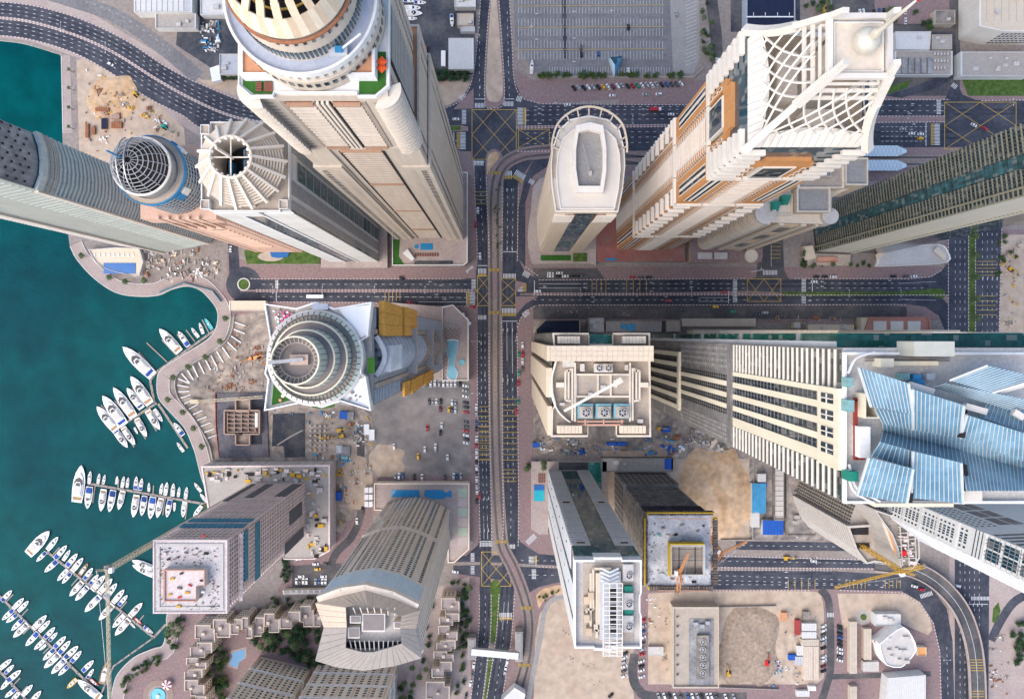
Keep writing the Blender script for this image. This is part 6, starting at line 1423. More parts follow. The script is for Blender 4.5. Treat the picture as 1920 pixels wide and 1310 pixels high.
    T.mb.bar((c.x-8.4,c.y-.8,z+24.5),(c.x+1.2,c.y+.1,z+20.5),1.1,.9,'concl'); T.part('crown_beam')
    # podium with pool garden
    T.mb.prism(Gl([(-214,-60),(-120,-52),(-100,-56),(-71,-28),(-71,84),(-120,84),(-214,75)]), 0, 9, 'concl', 'pavepale'); T.part('podium')
    T.mb.ring(Gl([(-120,-52),(-100,-56),(-71,-28),(-71,84),(-120,84)]), Gl([(-119,-50),(-100.5,-54),(-73,-27),(-73,82),(-119,82)]), 9, 10.4, 'creamw'); T.part('podium_wall')
    sh = smooth_line([(-113,12),(-105,10),(-92,11),(-91,20),(-95,40),(-97,55),(-92,66),(-95,80),(-103,81),(-111,76),(-109,60),(-108,45),(-113,25),(-113,12)],4)
    T.mb.prism([p for p in Gl(sh)], 9, 9.4, 'poolpale'); T.part('swimming_pool'); m = sum(Gl(sh), Vector((0,0)))/len(sh); T.mb.ring([m + (p-m)*1.06 for p in Gl(sh)], Gl(sh), 9, 9.6, 'white'); T.part('pool_edge')
    q = G(-84,50); T.mb.lathe(q.x, q.y, [(2.3,9),(2.3,9.6),(1.9,9.6),(1.9,9.3),(0,9.3)], 20, 'poolpale'); T.part('whirlpool')
    for i in range(9):
        for j in range(26):
            x, y = -124+i*4.2, -12+j*3.6
            if (i+j) % 2 == 0 and (x < -113.5 or (x < -88 and y < 8)): T.ps('deck_tile','terra2').box(G(x,0).x, G(x+4.2,0).x, G(0,y+3.6).y, G(0,y).y, 9.0, 9.06)
    T.done()
SPEC.update({'greyt': ((.27,.255,.245), .8, .15, .1, (.32,.30,.285), 0), 'pinkbr': ((.65,.08,.22), .7, .1, .3, None, 0), 'paverd': ((.25,.215,.20), .9, .15, .3, None, 0), 'salmonl': ((.52,.38,.31), .9, .2, .3, None, 0), 'terra2': ((.30,.22,.18), .9, .1, .3, None, 0)})
round_tower()

# ---------------------------------------------------------------- beige hotel with sloping crown
def hotel():
    T = Tower('arched_hotel', 'beige hotel slab with rows of dark windows and a hexagonal crown roof'); z = 205
    px = lambda l, zz=z: [Vector(W(x,y,zz).xy) for x, y in l]
    plan = px([(597,1122),(640,1106),(685,1100),(735,1112),(783,1136),(778,1178),(786,1228),(682,1250),(600,1232),(610,1175)])
    T.mb.prism(plan, 0, z, 'hotel'); T.part('wall')
    nf = [Fc(a, b) for a, b in zip(plan, plan[1:])][:4]
    nf = [g if g.n.y > 0 else Fc(g.b, g.a) for g in nf]
    zm = 96
    for k, g in enumerate(nf):
        for z0, z1 in ((6,zm-4),(zm+2,176)):
            if k in (0,3):
                fac(T, g, z0, z1, [('win',.12,.30,3.5,1,.7,.72,'glassb','window',.04),('win',.55,.70,3.5,1,.7,.68,'glasst','window',.04),('win',.74,.92,3.5,1,.7,.68,'glasst','window',.04)])
            else:
                fac(T, g, z0, z1, [('win',.04,.24,3.5,1,.6,.6,'glassb' if z0 < 50 else 'glassg','window',.04),('win',.28,.48,3.5,1,.6,.6,'glassg','window',.04),('win',.52,.72,3.5,1,.6,.6,'glassg','window',.04),('win',.76,.96,3.5,1,.6,.6,'glasst','window',.04),('panel',.0,.03,'hotel','pier',.5),('panel',.97,1,'hotel','pier',.5)])
        T.ps('string_course','hotel').fc(g, 0, g.L, zm-3, zm+1, -.1, .9)
        for i in range(6): T.ps('glazed_band','iceblue').fc(g, 0, g.L, 178+i*4.2, 181.6+i*4.2, -.1, .3)
        T.ps('cornice','hotel').fc(g, -.3, g.L+.3, 202, z+1, -.1, 1.4)
    ef = Fc(plan[4], plan[5]); ef = ef if ef.n.x > 0 else Fc(ef.b, ef.a)
    for i in (4,5):
        ef = Fc(plan[i], plan[i+1]); ef = ef if ef.n.x > 0 else Fc(ef.b, ef.a)
        fac(T, ef, 6, z-6, [('fin',.02,.98,6,.35,.7,'creamw','fin'),('win',.05,.95,3.5,6,.35,.6,'glass','window',.05)])
    # crown: sloping north half coloured warm as if sunlit, flatter south half greyed as shade, round an open well
    out = [(591,1130),(640,1116),(685,1106),(740,1122),(788,1143),(780,1179),(791,1233),(740,1248),(682,1257),(630,1250),(591,1238),(607,1176)]
    inn = [(648,1138),(665,1134),(690,1134),(720,1142),(753,1154),(750,1178),(753,1206),(735,1212),(700,1222),(680,1222),(648,1214),(650,1176)]
    A = [W(x,y,z+ (0 if i in (0,1,2,3,4) else 3)) for i, (x,y) in enumerate(out)]; B = [W(x,y,z+7) for x, y in inn]; n = len(A)
    for i in range(n):
        j = (i+1) % n
        for t in range(4):
            p0, p1 = A[i].lerp(A[j], t/4+.006), A[i].lerp(A[j], (t+1)/4-.006); q0, q1 = B[i].lerp(B[j], t/4+.006), B[i].lerp(B[j], (t+1)/4-.006)
            T.mb.add([p0,p1,q1,q0] + [v - Vector((0,0,.8)) for v in (p0,p1,q1,q0)], [(0,1,2,3),(7,6,5,4),(0,4,5,1),(1,5,6,2),(2,6,7,3),(3,7,4,0)], 'hotelroof_lit' if i in (0,1,2,3,4,11) else 'hotelroof_shaded'); T.part('crown_panel')
    for k in range(3): 
        oo = [Vector((p.x,p.y)) for p in A]; cc = sum(oo, Vector((0,0)))/n; T.mb.ring([cc + (p-cc)*(1.0-.012*k) for p in oo], [cc + (p-cc)*(.985-.012*k) for p in oo], z-5+k*1.9, z-4+k*1.9, 'creamw'); T.part('crown_cornice')
    T.mb.prism([Vector(W(x,y,z+1).xy) for x, y in inn], z-1, z+.5, 'concl'); T.part('well_floor')
    def box(a, b, cc, d, za, zb, key, name): p, q = W(a,d,zb), W(cc,b,zb); T.mb.box(p.x, q.x, p.y, q.y, za, zb, key); T.part(name)
    box(678,1150,722,1184,z,z+5,'trimw','lift_house'); box(681,1153,719,1181,z+5,z+5.3,'paverd','lift_house_roof')
    for a in ((656,1154,676,1168),(652,1176,674,1196),(738,1166,752,1178)): box(*a,z,z+6,'trimw','roof_room'); box(a[0]+2,a[1]+2,a[2]-2,a[3]-2,z+6,z+6.3,'paverd','roof_room_top')
    for i in range(11): T.ps('well_beam','trimw').bar(W(656+i*9,1200,z+4), W(660+i*8.4,1218,z+6), .4, .5)
    for i in range(7): T.ps('well_beam','trimw').bar(W(662+i*13,1138,z+6), W(668+i*12,1152,z+4), .4, .5)
    box(650,1204,752,1214,z+.5,z+1.5,'dark','plant_trench')
    # podium with pools and pale tennis terraces
    T.mb.prism(Gl([(-246,273),(-70,273),(-70,395),(-98,420),(-110,420),(-110,330),(-246,323)]), 0, 8, 'hotel', 'pavepale'); T.mb.ring(Gl([(-246,273),(-70,273),(-70,395),(-98,420),(-110,420),(-110,330),(-246,323)]), Gl([(-244,275),(-72,275),(-72,394),(-98.6,418),(-108,418),(-108,328),(-244,321)]), 8, 9.2, 'hotel'); T.part('podium')
    for l, n_ in (([(-214,286),(-162,286),(-162,299),(-214,299)],'swimming_pool'),(smooth_line([(-152,286),(-120,286),(-113,292),(-104,286),(-103,300),(-112,298),(-122,303),(-152,299),(-152,286)],2),'children_pool')): T.mb.prism(Gl(l), 8, 8.3, 'pool'); T.part(n_)
    for i in range(6): T.mb.prism(Gl([(-91,283+i*18),(-74,283+i*18),(-74,299+i*18),(-91,299+i*18)]), 8, 8.1, ('courtg','courtp')[i % 2]); T.part('play_court')
    for i in range(6): T.mb.prism(Gl([(-266+8*(i % 2),284+13*(i//2)),(-259+8*(i % 2),284+13*(i//2)),(-259+8*(i % 2),294+13*(i//2)),(-266+8*(i % 2),294+13*(i//2))]), 0, 3.5, 'white'); T.part('cabana')
    T.done()
SPEC.update({'hotelroof_shaded': ((.34,.30,.265), .85, .12, .15, None, 0), 'courtg': ((.38,.44,.34), .9, .1, .1, None, 0), 'courtp': ((.46,.38,.36), .9, .1, .1, None, 0)})
hotel()

# ---------------------------------------------------------------- scaffolded tower over the marina
def scaffold_tower():
    T = Tower('scaffolded_tower', 'pink scaffolded tower under construction with blue netting beside the marina'); z = 171
    x0, x1, y0, y1 = -459, -366, 268, 360
    T.mb.prism(Gl([(x0+5,y0+5),(x1-5,y0+5),(x1-5,y1-5),(x0+5,y1-5)]), 0, z-4, 'concl'); T.part('core_wall')
    nfl = 44; q = Gl([(x0,y0),(x1,y0),(x1,y1),(x0,y1)])
    for i in range(nfl):
        zz = 22 + i*3.35
        if zz > z-3: break
        T.mb.prism(q, zz, zz+.9, 'pinkconc'); T.part('floor_slab')
    fs = faces(q); fnn = [g for g in fs if g.n.y > .9][0]; fe = [g for g in fs if g.n.x > .9][0]
    for g, m in ((fnn,13),(fe,15)):
        for j in range(m+1): T.ps('scaffold_pole','pinkconc').fc(g, g.L*j/m-.25, g.L*j/m+.25, 8, z-1, .3, .55)
        for i in range(44): T.ps('scaffold_ledger','pinkconc').fc(g, 0, g.L, 20+i*3.35, 21.3+i*3.35, .25, .45)
    for z0, z1, a, b in ((128,134,0,.96),(140,146,0,.95)): T.ps('debris_net','netblue').fc(fnn, fnn.L*a, fnn.L*b, z0, z1, .2, 1.3)
    for z0, z1, a, b in ((26,66,.80,1),(26,70,.30,.45),(26,80,.02,.10)): T.ps('debris_net','netdk').fc(fnn, fnn.L*min(1-b,1-a), fnn.L*max(1-b,1-a), z0, z1, .2, .8)
    for z0, z1, a, b in ((26,70,.0,.2),(30,60,.45,.7),(120,128,.05,.95),(140,146,.2,.95)): T.ps('debris_net','netblue' if z0 > 100 else 'netdk').fc(fe, fe.L*a, fe.L*b, z0, z1, .2, .9)
    for d, k in ((0,'pinkconc'),): T.mb.prism(q, z-1, z, 'concl', 'deckpk'); T.part('top_deck')
    cc = sum(q, Vector((0,0)))/4
    T.mb.ring([cc + (p-cc)*1.04 for p in q], [cc + (p-cc)*1.0 for p in q], z-3, z+.6, 'pinkconc'); T.mb.ring([cc + (p-cc)*.93 for p in q], [cc + (p-cc)*.85 for p in q], z, z+.5, 'concl'); T.part('edge_form')
    fx = lambda x, y: W(280 + x/4.095, 840 + y/4.095, z)
    o = [Vector(fx(*p).xy) for p in ((140,910),(455,910),(455,1040),(390,1040),(390,1150),(140,1150))]; T.mb.prism(o, z, z+4, 'concl', 'pinkconc'); ci = sum(o, Vector((0,0)))/6
    T.mb.ring(o, [ci + (p-ci)*.94 for p in o], z+4, z+5, 'salmon'); T.part('core')
    for x, y, k, s in ((275,940,'dark',3),(205,980,'craney',4),(340,1030,'redp',3),(260,1050,'concd',4),(320,1085,'craney',4),(260,1120,'redp',3),(425,995,'dark',2.5),(190,1100,'craney',3),(230,1210,'craney',4),(490,1215,'concd',3),(285,800,'concd',3),(440,805,'dark',4),(150,850,'dark',3),(215,840,'concd',3),(380,885,'concl',3),(120,800,'concl',3),(440,1080,'white',3),(420,670,'redp',3)):
        p = fx(x,y); T.mb.axes((p.x,p.y,z+4.4 if (140 < x < 455 and 910 < y < 1150) else z+.5), Vector((s*.5,RN.uniform(-.6,.6),0)), Vector((-.2,s*.25,0)), Vector((0,0,.9)), k); T.part('material_stack')
    for i in range(230):
        p = fx(RN.uniform(70,540), RN.uniform(760,1240)); inside = 130 < (p.x and 0) + 0
        T.ps('debris', RN.choice(('concd','dark','rust','concl'))).add((p.x,p.y,z+.3), Vector((RN.uniform(.2,1.0),RN.uniform(-.4,.4),0)), Vector((RN.uniform(-.2,.2),RN.uniform(.15,.5),0)), Vector((0,0,.4)))
    for x in (590,640): 
        for y in range(720,1240,45): p = fx(x,y); T.ps('hoist_platform','pinkconc').add((p.x,p.y,z-6-(x-590)*.12), Vector((1.6,0,0)), Vector((0,2.4,0)), Vector((0,0,.4)))
    # podium, four unfinished storeys
    pod = [(-553,238),(-322,236),(-322,390),(-350,405),(-405,405),(-405,360),(-470,360),(-470,330),(-540,320)]
    T.mb.prism(Gl(pod), 0, 19, 'concd', 'conc')
    T.part('podium')
    for i in range(5): 
        m = sum(Gl(pod), Vector((0,0)))/len(pod); T.mb.ring([m + (p-m)*1.012 for p in Gl(pod)], [m + (p-m)*.985 for p in Gl(pod)], 2+i*4.2, 2.8+i*4.2, 'pinkconc'); T.part('podium_slab_edge')
    f = Fc(G(-322,236), G(-553,238)); f = f if f.n.y > 0 else Fc(f.b, f.a)
    for i in range(15): T.ps('podium_bay','concl').fc(f, f.L*i/15+.3, f.L*(i+1)/15-.3, 2, 19, -.1, .6)
    for i in range(110):
        x, y = RN.uniform(-545,-326), RN.uniform(242,264)
        if RN.random() < .35: x, y = RN.uniform(-362,-326), RN.uniform(262,400)
        p = G(x,y); T.ps('podium_clutter', RN.choice(('concl','concl','dark','pinkconc','craney'))).add((p.x,p.y,19.5), Vector((RN.uniform(.4,4),0,0)), Vector((0,RN.uniform(.4,3),0)), Vector((0,0,RN.uniform(.5,3))))
    T.done()
SPEC['deckpk'] = ((.60,.55,.53), .85, .25, .12, (.47,.44,.44), 0); SPEC['netdk'] = ((.10,.105,.12), .85, .3, .3, None, 0)
scaffold_tower()

# ================================================================ LOW BUILDINGS
SPEC.update({
 'shed': ((.62,.61,.59), .7, .1, .1, (.56,.55,.53), 0), 'shedtan': ((.50,.43,.35), .8, .12, .1, None, 0), 'navy': ((.016,.022,.05), .5, .2, .05, None, 0),
 'villa': ((.58,.49,.40), .9, .12, .1, None, 0), 'villaroof': ((.29,.245,.235), .95, .15, .15, (.33,.28,.265), 0),
 'redbr2': ((.33,.06,.06), .7, .15, .2, None, 0), 'pinkroof': ((.46,.22,.18), .9, .12, .1, None, 0), 'tarp': ((.02,.10,.42), .6, .2, .3, None, 0), 'tarpl': ((.06,.28,.50), .6, .25, .3, None, 0), 'pylon': ((.55,.68,.74), .4, .05, .1, None, 0),
})
def low(label, name, pts, h, wall, roof, cat='building', group=None, par=.8, inset=.05, units=0, z0=0, ukey='concl', pz=None):
    T = Tower(name, label, cat, group)
    P = [Vector(W(x, y, h).xy) for x, y in pts]; c = sum(P, Vector((0,0)))/len(P)
    T.mb.prism(P, z0, h, wall, roof); T.part('wall')
    if par: T.mb.ring(P, [c + (p-c)*(1-inset) for p in P], h, h+par, wall); T.part('parapet')
    for i in range(units):
        a, b = RN.uniform(-.6,.6), RN.uniform(-.6,.6); p = c + Vector(((max(q.x for q in P)-c.x)*a, (max(q.y for q in P)-c.y)*b)); s = RN.uniform(.8,2.2)
        T.mb.box(p.x-s, p.x+s, p.y-s*.7, p.y+s*.7, h, h+RN.uniform(.8,2.2), ukey); T.part('roof_unit')
    return T
def q4(x0, y0, x1, y1): return rect(x0, y0, x1, y1)
def ribs(T, pts, h, n, key, name='roof_sheet'):      # long roof sheets laid side by side, slightly proud of each other
    a, b, c, d = [W(x, y, h) for x, y in pts]
    for i in range(n):
        p, q = a.lerp(b, (i+.5)/n), d.lerp(c, (i+.5)/n); T.ps(name, key).bar(p + Vector((0,0,.12)), q + Vector((0,0,.12)), (b-a).length/n*.86, .2)
T = low('white ribbed warehouse roof at the top edge left of the tallest tower', 'warehouse', q4(252,-20,361,24), 9, 'shed', 'greyw', units=0); ribs(T, q4(254,-18,345,22), 9.1, 9, 'shed'); T.done()
low('low white workshop under the ribbed warehouse roof', 'workshop', q4(292,26,368,54), 6, 'shed', 'conc', units=3).done()
low('pale flat shed against the tallest tower near the top edge', 'shed', q4(376,-10,420,29), 7, 'shed', 'shed', units=1).done()
low('grey roofed store beside the tallest tower above four bushes', 'store', q4(412,102,450,140), 6, 'shed', 'greyw', units=2).done()
low('small white gabled hut on the verge left of the tallest tower', 'hut', [(393,128),(410,122),(414,150),(398,154)], 5, 'white', 'white', par=0).done()
T = low('large white boat shed roof beside the upper avenue', 'boat_shed', q4(841,72,888,130), 8, 'shed', 'shed', par=.4); ribs(T, q4(842,74,887,128), 8.1, 12, 'shed'); T.done()
T = low('tan flat office by the boat yard near the top edge', 'office', q4(857,26,888,48), 6, 'shedtan', 'shedtan', units=1); T.done()
low('small grey twin kiosks between the yard sheds', 'kiosk', q4(863,50,890,60), 4, 'shed', 'greyw').done()
low('pale store at the top edge beside the upper avenue', 'store', q4(852,-6,892,14), 6, 'shed', 'shed', units=3).done()
low('dark red shipping container standing in the boat yard', 'container', q4(791,87,800,124), 3, 'redbr', 'redbr2', 'container', par=0).done()
low('narrow white site cabin beside the boat shed', 'cabin', q4(827,95,835,124), 3, 'white', 'white', 'cabin', par=0).done()
T = low('navy blue flat roof split by a white line at the top edge', 'navy_roof_building', q4(1399,-30,1490,68), 10, 'roofblue', 'navy', par=1.2, inset=.03)
T.mb.bar(W(1400,32,11), W(1488,32,11), .8, .5, 'white'); T.part('roof_rail')
for x in (1413,1435,1458,1480):
    for y in (30,66): T.ps('floodlight','white').bar(W(x,y,10.6), W(x,y-6,12.4), .35, .35)
T.done()
low('white rendered house right of the spire', 'house', [(1678,60),(1745,60),(1742,94),(1680,93)], 7, 'shed', 'shed', units=1).done()
low('tan annex with curved parapet right of the white house', 'annex', q4(1747,66,1784,93), 6, 'shedtan', 'conc', units=2).done()
T = low('electrical substation with dark bays beside the spire tower', 'substation', q4(1676,97,1784,142), 4, 'shed', 'conc', par=1.5)
for i in range(6): a, b = W(1680+i*12,138,5.5), W(1688+i*12,108,5.5); T.mb.box(a.x, b.x, a.y, b.y, 4, 5.5, 'roofmech'); T.part('transformer_bay')
for i in range(14): p = W(1752+(i % 5)*6, 102+(i//5)*13, 5); T.ps('switchgear','concl').box(p.x-.6, p.x+.6, p.y-1, p.y+1, 4, 6)
T.done()
low('small tan gatehouse with dark slatted roof at the top', 'gatehouse', q4(1752,20,1790,46), 6, 'shedtan', 'concd', units=1).done()
T = low('beige block with gridded white front in the top right corner', 'corner_block', [(1835,-30),(1980,-30),(1980,60),(1880,60),(1835,50)], 24, 'creamw', 'sandl', units=3)
f = Fc(Vector(W(1980,60,24).xy), Vector(W(1880,60,24).xy)); f = f if f.n.y < 0 else Fc(f.b, f.a); fac(T, f, 2, 22, [('win',.03,.97,4,12,.7,.6,'glassg','window',.04)])
for i in range(8): T.ps('roof_joint','rooftan').bar(W(1850+i*14,-20,24.1), W(1850+i*14,40,24.1), .2, .1)
T.done()
low('low white building with roof plant above the green lawn', 'low_block', q4(1800,98,1930,143), 8, 'shed', 'conc', units=7).done()
# tram stop: two glazed canopies
for i, (y0, y1, w) in enumerate(((273,293,'upper'),(300,320,'lower'))):
    T = Tower('tram_canopy', f'pale blue glazed tram stop canopy, {w} of the two', 'canopy', 'tram stop canopies'); pl = [(1560,y0),(1683,y0),(1700,(y0+y1)/2-2),(1700,(y0+y1)/2+3),(1683,y1),(1560,y1)]
    T.mb.prism([Vector(W(x,y,6).xy) for x, y in pl], 5.6, 6, 'iceblue'); T.part('canopy_roof')
    for k in range(18): T.ps('glazing_bar','greyw').bar(W(1566+k*7,y0,6.1), W(1573+k*7,y1,6.1), .18, .12); T.ps('glazing_bar','greyw').bar(W(1573+k*7,y0,6.1), W(1566+k*7,y1,6.1), .18, .12)
    for x in (1580,1620,1660): p = W(x,(y0+y1)/2,6); T.ps('post','steel').bar((p.x,p.y,0),(p.x,p.y,5.6),.4,.4)
    T.done()
# glass pavilion of the big car park
T = Tower('glass_pavilion', 'blue and white triangular glass pavilion on the car park edge', 'pavilion'); P = [W(1141,114,0), W(1165,112,0), W(1151,146,0)]; a = W(1153,122,9)
T.mb.add([(p.x,p.y,0) for p in P] + [(P[0].x,P[0].y,7),(P[1].x,P[1].y,7),(P[2].x,P[2].y,4),tuple(a)], [(0,1,4,3),(1,2,5,4),(2,0,3,5)], 'pylon'); T.part('wall')
T.mb.add([(P[0].x,P[0].y,7.02),(P[1].x,P[1].y,7.02),tuple(a)], [(0,1,2)], 'glassb'); T.mb.add([(P[1].x,P[1].y,7.02),(P[2].x,P[2].y,4.02),tuple(a)], [(0,1,2)], 'tarpl'); T.mb.add([(P[2].x,P[2].y,4.02),(P[0].x,P[0].y,7.02),tuple(a)], [(0,1,2)], 'pylon'); T.part('roof'); T.done()
# buildings along the north side of the plant-roof tower
low('dark pool court building behind the plant-roof tower', 'court_building', [(1004,618),(1022,600),(1088,600),(1088,622),(1004,624)], 8, 'khaki', 'navy', par=1.2).done()
low('pale pump house with round tank behind the plant-roof tower', 'pump_house', q4(1104,596,1132,622), 6, 'concl', 'concl', units=4).done()
low('grey storage court with blue and red bundles', 'storage_court', q4(1136,602,1240,622), 5, 'conc', 'conc', units=6, ukey='tarpl').done()
low('brown shed between storage court and long canopy', 'shed', q4(1248,600,1276,622), 5, 'concd', 'rooftan').done()
T = low('long tan canopy roof beside the service road', 'long_canopy', q4(1278,597,1417,612), 5, 'shedtan', 'shedtan', par=0); ribs(T, q4(1279,597.5,1416,611.5), 5.05, 22, 'shedtan'); T.done()
T = low('long cream ribbed podium roof along the green glass wing', 'podium_strip', q4(1300,618.5,1800,627), 20, 'butter', 'butter', par=0); ribs(T, q4(1301,618.8,1799,626.6), 20.1, 90, 'sandl'); T.done()
low('cream site office beside the dirt track', 'site_office', q4(1488,604,1500,616), 5, 'butter', 'butter', units=1).done()
low('low tan row of sheds along the service road', 'shed', q4(1515,608,1600,618), 4, 'butter', 'sandl', units=4).done()
T = low('pink terrace with three white square skylights by the right avenue', 'pink_terrace', [(1630,594),(1742,594),(1746,622),(1620,622)], 8, 'pinkroof', 'pinkroof', par=1.2)
for i in range(3): a, b = W(1638+i*32,622,8.6), W(1662+i*32,602,8.6); T.mb.box(a.x, b.x, a.y, b.y, 8, 8.6, 'trimw'); T.part('skylight')
T.done()
low('small cream kiosk left of the pink terrace', 'kiosk', q4(1614,595,1632,620), 7, 'butter', 'butter').done()
# striped tower's forecourt
T = low('curved white hotel drive with canopy wings below the striped tower', 'forecourt', smooth_line([(1640,500),(1655,470),(1700,462),(1760,458),(1776,470),(1776,492),(1700,498),(1640,500)],3), 2, 'creamw', 'concl', 'forecourt')
for x0, s in ((1644,1),(1772,-1)): T.mb.prism([Vector(W(x0,490,5).xy), Vector(W(x0+s*22,470,5).xy), Vector(W(x0+s*14,462,5).xy), Vector(W(x0-s*2,478,5).xy)], 4.4, 5, 'sandl'); T.part('canopy_wing')
T.done()
low('brown timber pavilion in the garden below the striped tower', 'pavilion', q4(1532,482,1570,492), 4, 'salmon', 'salmon').done()
low('sand coloured tent roof in the garden below the striped tower', 'tent', [(1506,462),(1524,460),(1530,484),(1510,488)], 4, 'sandl', 'sandl', 'tent', par=0).done()
# scaffold and site huts south of the blue-roof tower
for i, (r, h, k, l) in enumerate(((q4(1410,906,1436,962),4,'tarpl','long building under light blue sheeting on the sand plot edge'),(q4(1430,975,1469,1002),4,'tarp','deep blue corrugated shed roof by the lower road'),(q4(1418,905,1438,912),3,'tarp','narrow blue roofed cabin above the light blue sheeting'),(q4(1409,960,1424,988),4,'shed','white site cabin beside the light blue sheeting'),(q4(1421,888,1436,903),4,'shed','small white square cabin above the blue roofs'))):
    T = low(l, 'site_shed', r, h, 'shed', k, 'shed', par=0); ribs(T, r, h+.02, 7, k); T.done()
T = low('grey concrete ramp deck with panels beside the blue sheds', 'ramp_deck', q4(1452,862,1470,975), 5, 'concd', 'conc')
for i in range(11): a, b = W(1453,872+i*9.4,5.3), W(1469,864+i*9.4,5.3); T.ps('deck_panel','concl').box(a.x, b.x, a.y, b.y, 5, 5.25)
T.done()
T = low('half-built concrete block foundation next to the ramp', 'foundation', q4(1475,880,1530,1005), 6, 'concd', 'dirtgrey', units=16, ukey='conc'); T.done()
T = low('grey basement roof with blue tarpaulin north of the yellow-edged tower', 'basement_roof', q4(1126,858,1262,884), 5, 'concd', 'conc', units=2)
a, b = W(1247,880,6), W(1262,860,6); T.mb.box(a.x, b.x, a.y, b.y, 5, 5.8, 'tarp'); T.part('tarpaulin'); T.done()
# hotel villas, stepped rows
def villa_row(label, org, f, units, h=16):
    T = Tower('villa_row', label, 'apartment row', 'stepped tan villa rows')
    for i, (a, b, c, d) in enumerate(units):
        hh = h + (i % 3)*1.7; q = [(org[0]+a/f,org[1]+b/f),(org[0]+c/f,org[1]+b/f),(org[0]+c/f,org[1]+d/f),(org[0]+a/f,org[1]+d/f)]
        e = .22 + .1*(i % 3); w_, d_ = (c-a)/f, (d-b)/f; x0, y0 = q[0]; x1, y1 = q[2]
        q = ([(x0+w_*e,y0),(x1,y0),(x1,y1-d_*e),(x1-w_*e,y1-d_*e),(x1-w_*e,y1),(x0,y1),(x0,y0+d_*e),(x0+w_*e,y0+d_*e)] if i % 2 else [(x0,y0),(x1-w_*e,y0),(x1-w_*e,y0+d_*e),(x1,y0+d_*e),(x1,y1),(x0+w_*e,y1),(x0+w_*e,y1-d_*e),(x0,y1-d_*e)])
        P = [Vector(W(x,y,hh).xy) for x, y in q]; m = sum(P, Vector((0,0)))/8
        T.mb.prism(P, 0, hh, 'villa', 'villaroof'); T.mb.ring(P, [m + (p-m)*.9 for p in P], hh, hh+1.0, 'villa'); k_ = RN.uniform(-2.5,2.5); T.mb.box(m.x+k_-1.1, m.x+k_+1, m.y-1, m.y+RN.uniform(.2,1.4), hh, hh+RN.uniform(1,2.4), 'villa'); T.part('stepped_block')
        for g in faces(P):
            if g.seen(): fac(T, g, 2, hh-1, [('win',.1,.9,3.6,3,.5,.5,'glass','window',.05)])
    T.done()
villa_row('stepped tan villa row running across between hotel and scaffolded tower', (280,840), 2.787, [(335,890,425,985),(427,890,485,970),(487,880,540,990),(542,880,600,980),(602,860,680,960),(682,850,790,940),(792,820,860,930),(862,840,910,930)])
villa_row('stepped tan villa row climbing from the fountain square', (280,840), 2.787, [(240,920,345,1010),(215,1012,330,1090),(195,1092,300,1150),(185,1152,280,1205),(185,1207,290,1290),(200,1292,300,1360)])
villa_row('stepped tan villa row between the hotel and the avenue', (560,840), 2.787, [(745,780,840,858),(735,860,840,922),(730,924,830,1000),(720,1002,820,1056),(705,1058,810,1110),(695,1112,800,1195),(665,1215,790,1330)])
def slab(label, plan, z, key='hotel'):
    T = Tower('window_slab_block', label, 'apartment block'); P = Gl(plan); T.mb.prism(P, 0, z, key, 'rooftan'); T.part('wall')
    for g in faces(P):
        if g.seen() and g.L > 10:
            fac(T, g, 3, z-2, [('win',.03,.97,3.5,10,.42,.6,'glasst','window',.05)] + [('panel',.03+.94*i/10-.012,.03+.94*i/10+.012,'villa','pier',.35) for i in range(0,11,2)])
            for i in range(3): T.ps('balcony_band','offw').fc(g, 0, g.L, z*.3*(i+1)-1, z*.3*(i+1)+.4, -.1, .8)
    T.done()
slab('beige apartment block with dark window grid at the bottom edge, left of the crown roof', [(-465,601),(-368,624),(-388,740),(-490,715)], 74)
slab('beige apartment block with dark window grid directly below the crown roof', [(-352,612),(-206,616),(-206,740),(-352,740)], 62)
# lower right blocks
T = low('grey plant building with five roof fans in a row on the sand plot', 'plant_building', q4(1261,1136,1347,1288), 9, 'shedtan', 'rooftan', par=1.4, inset=.04)
for a, b, c, d, k, n in ((1292,1160,1338,1284,'roofmech','plant_court'),(1306,1188,1328,1270,'concd','fan_deck')): p, q = W(a,d,9.6), W(c,b,9.6); T.mb.box(p.x, q.x, p.y, q.y, 9, 9.4 if n == 'plant_court' else 12, k); T.part(n)
for i in range(5): p = W(1318,1202+i*14.6,12); fan(T, p.x, p.y, 12, 1.9)
for i in range(7): p = W(1270,1156+i*18,9.4); T.ps('roof_vent','concd').box(p.x-.7, p.x+.7, p.y-.5, p.y+.5, 9, 10.4)
for x, y in ((1304,1168),(1316,1172),(1326,1166)): p = W(x,y,10); T.mb.box(p.x-1.5,p.x+1.5,p.y-1.2,p.y+1.2,9,11.5,'steel'); T.part('air_handler')
T.done()
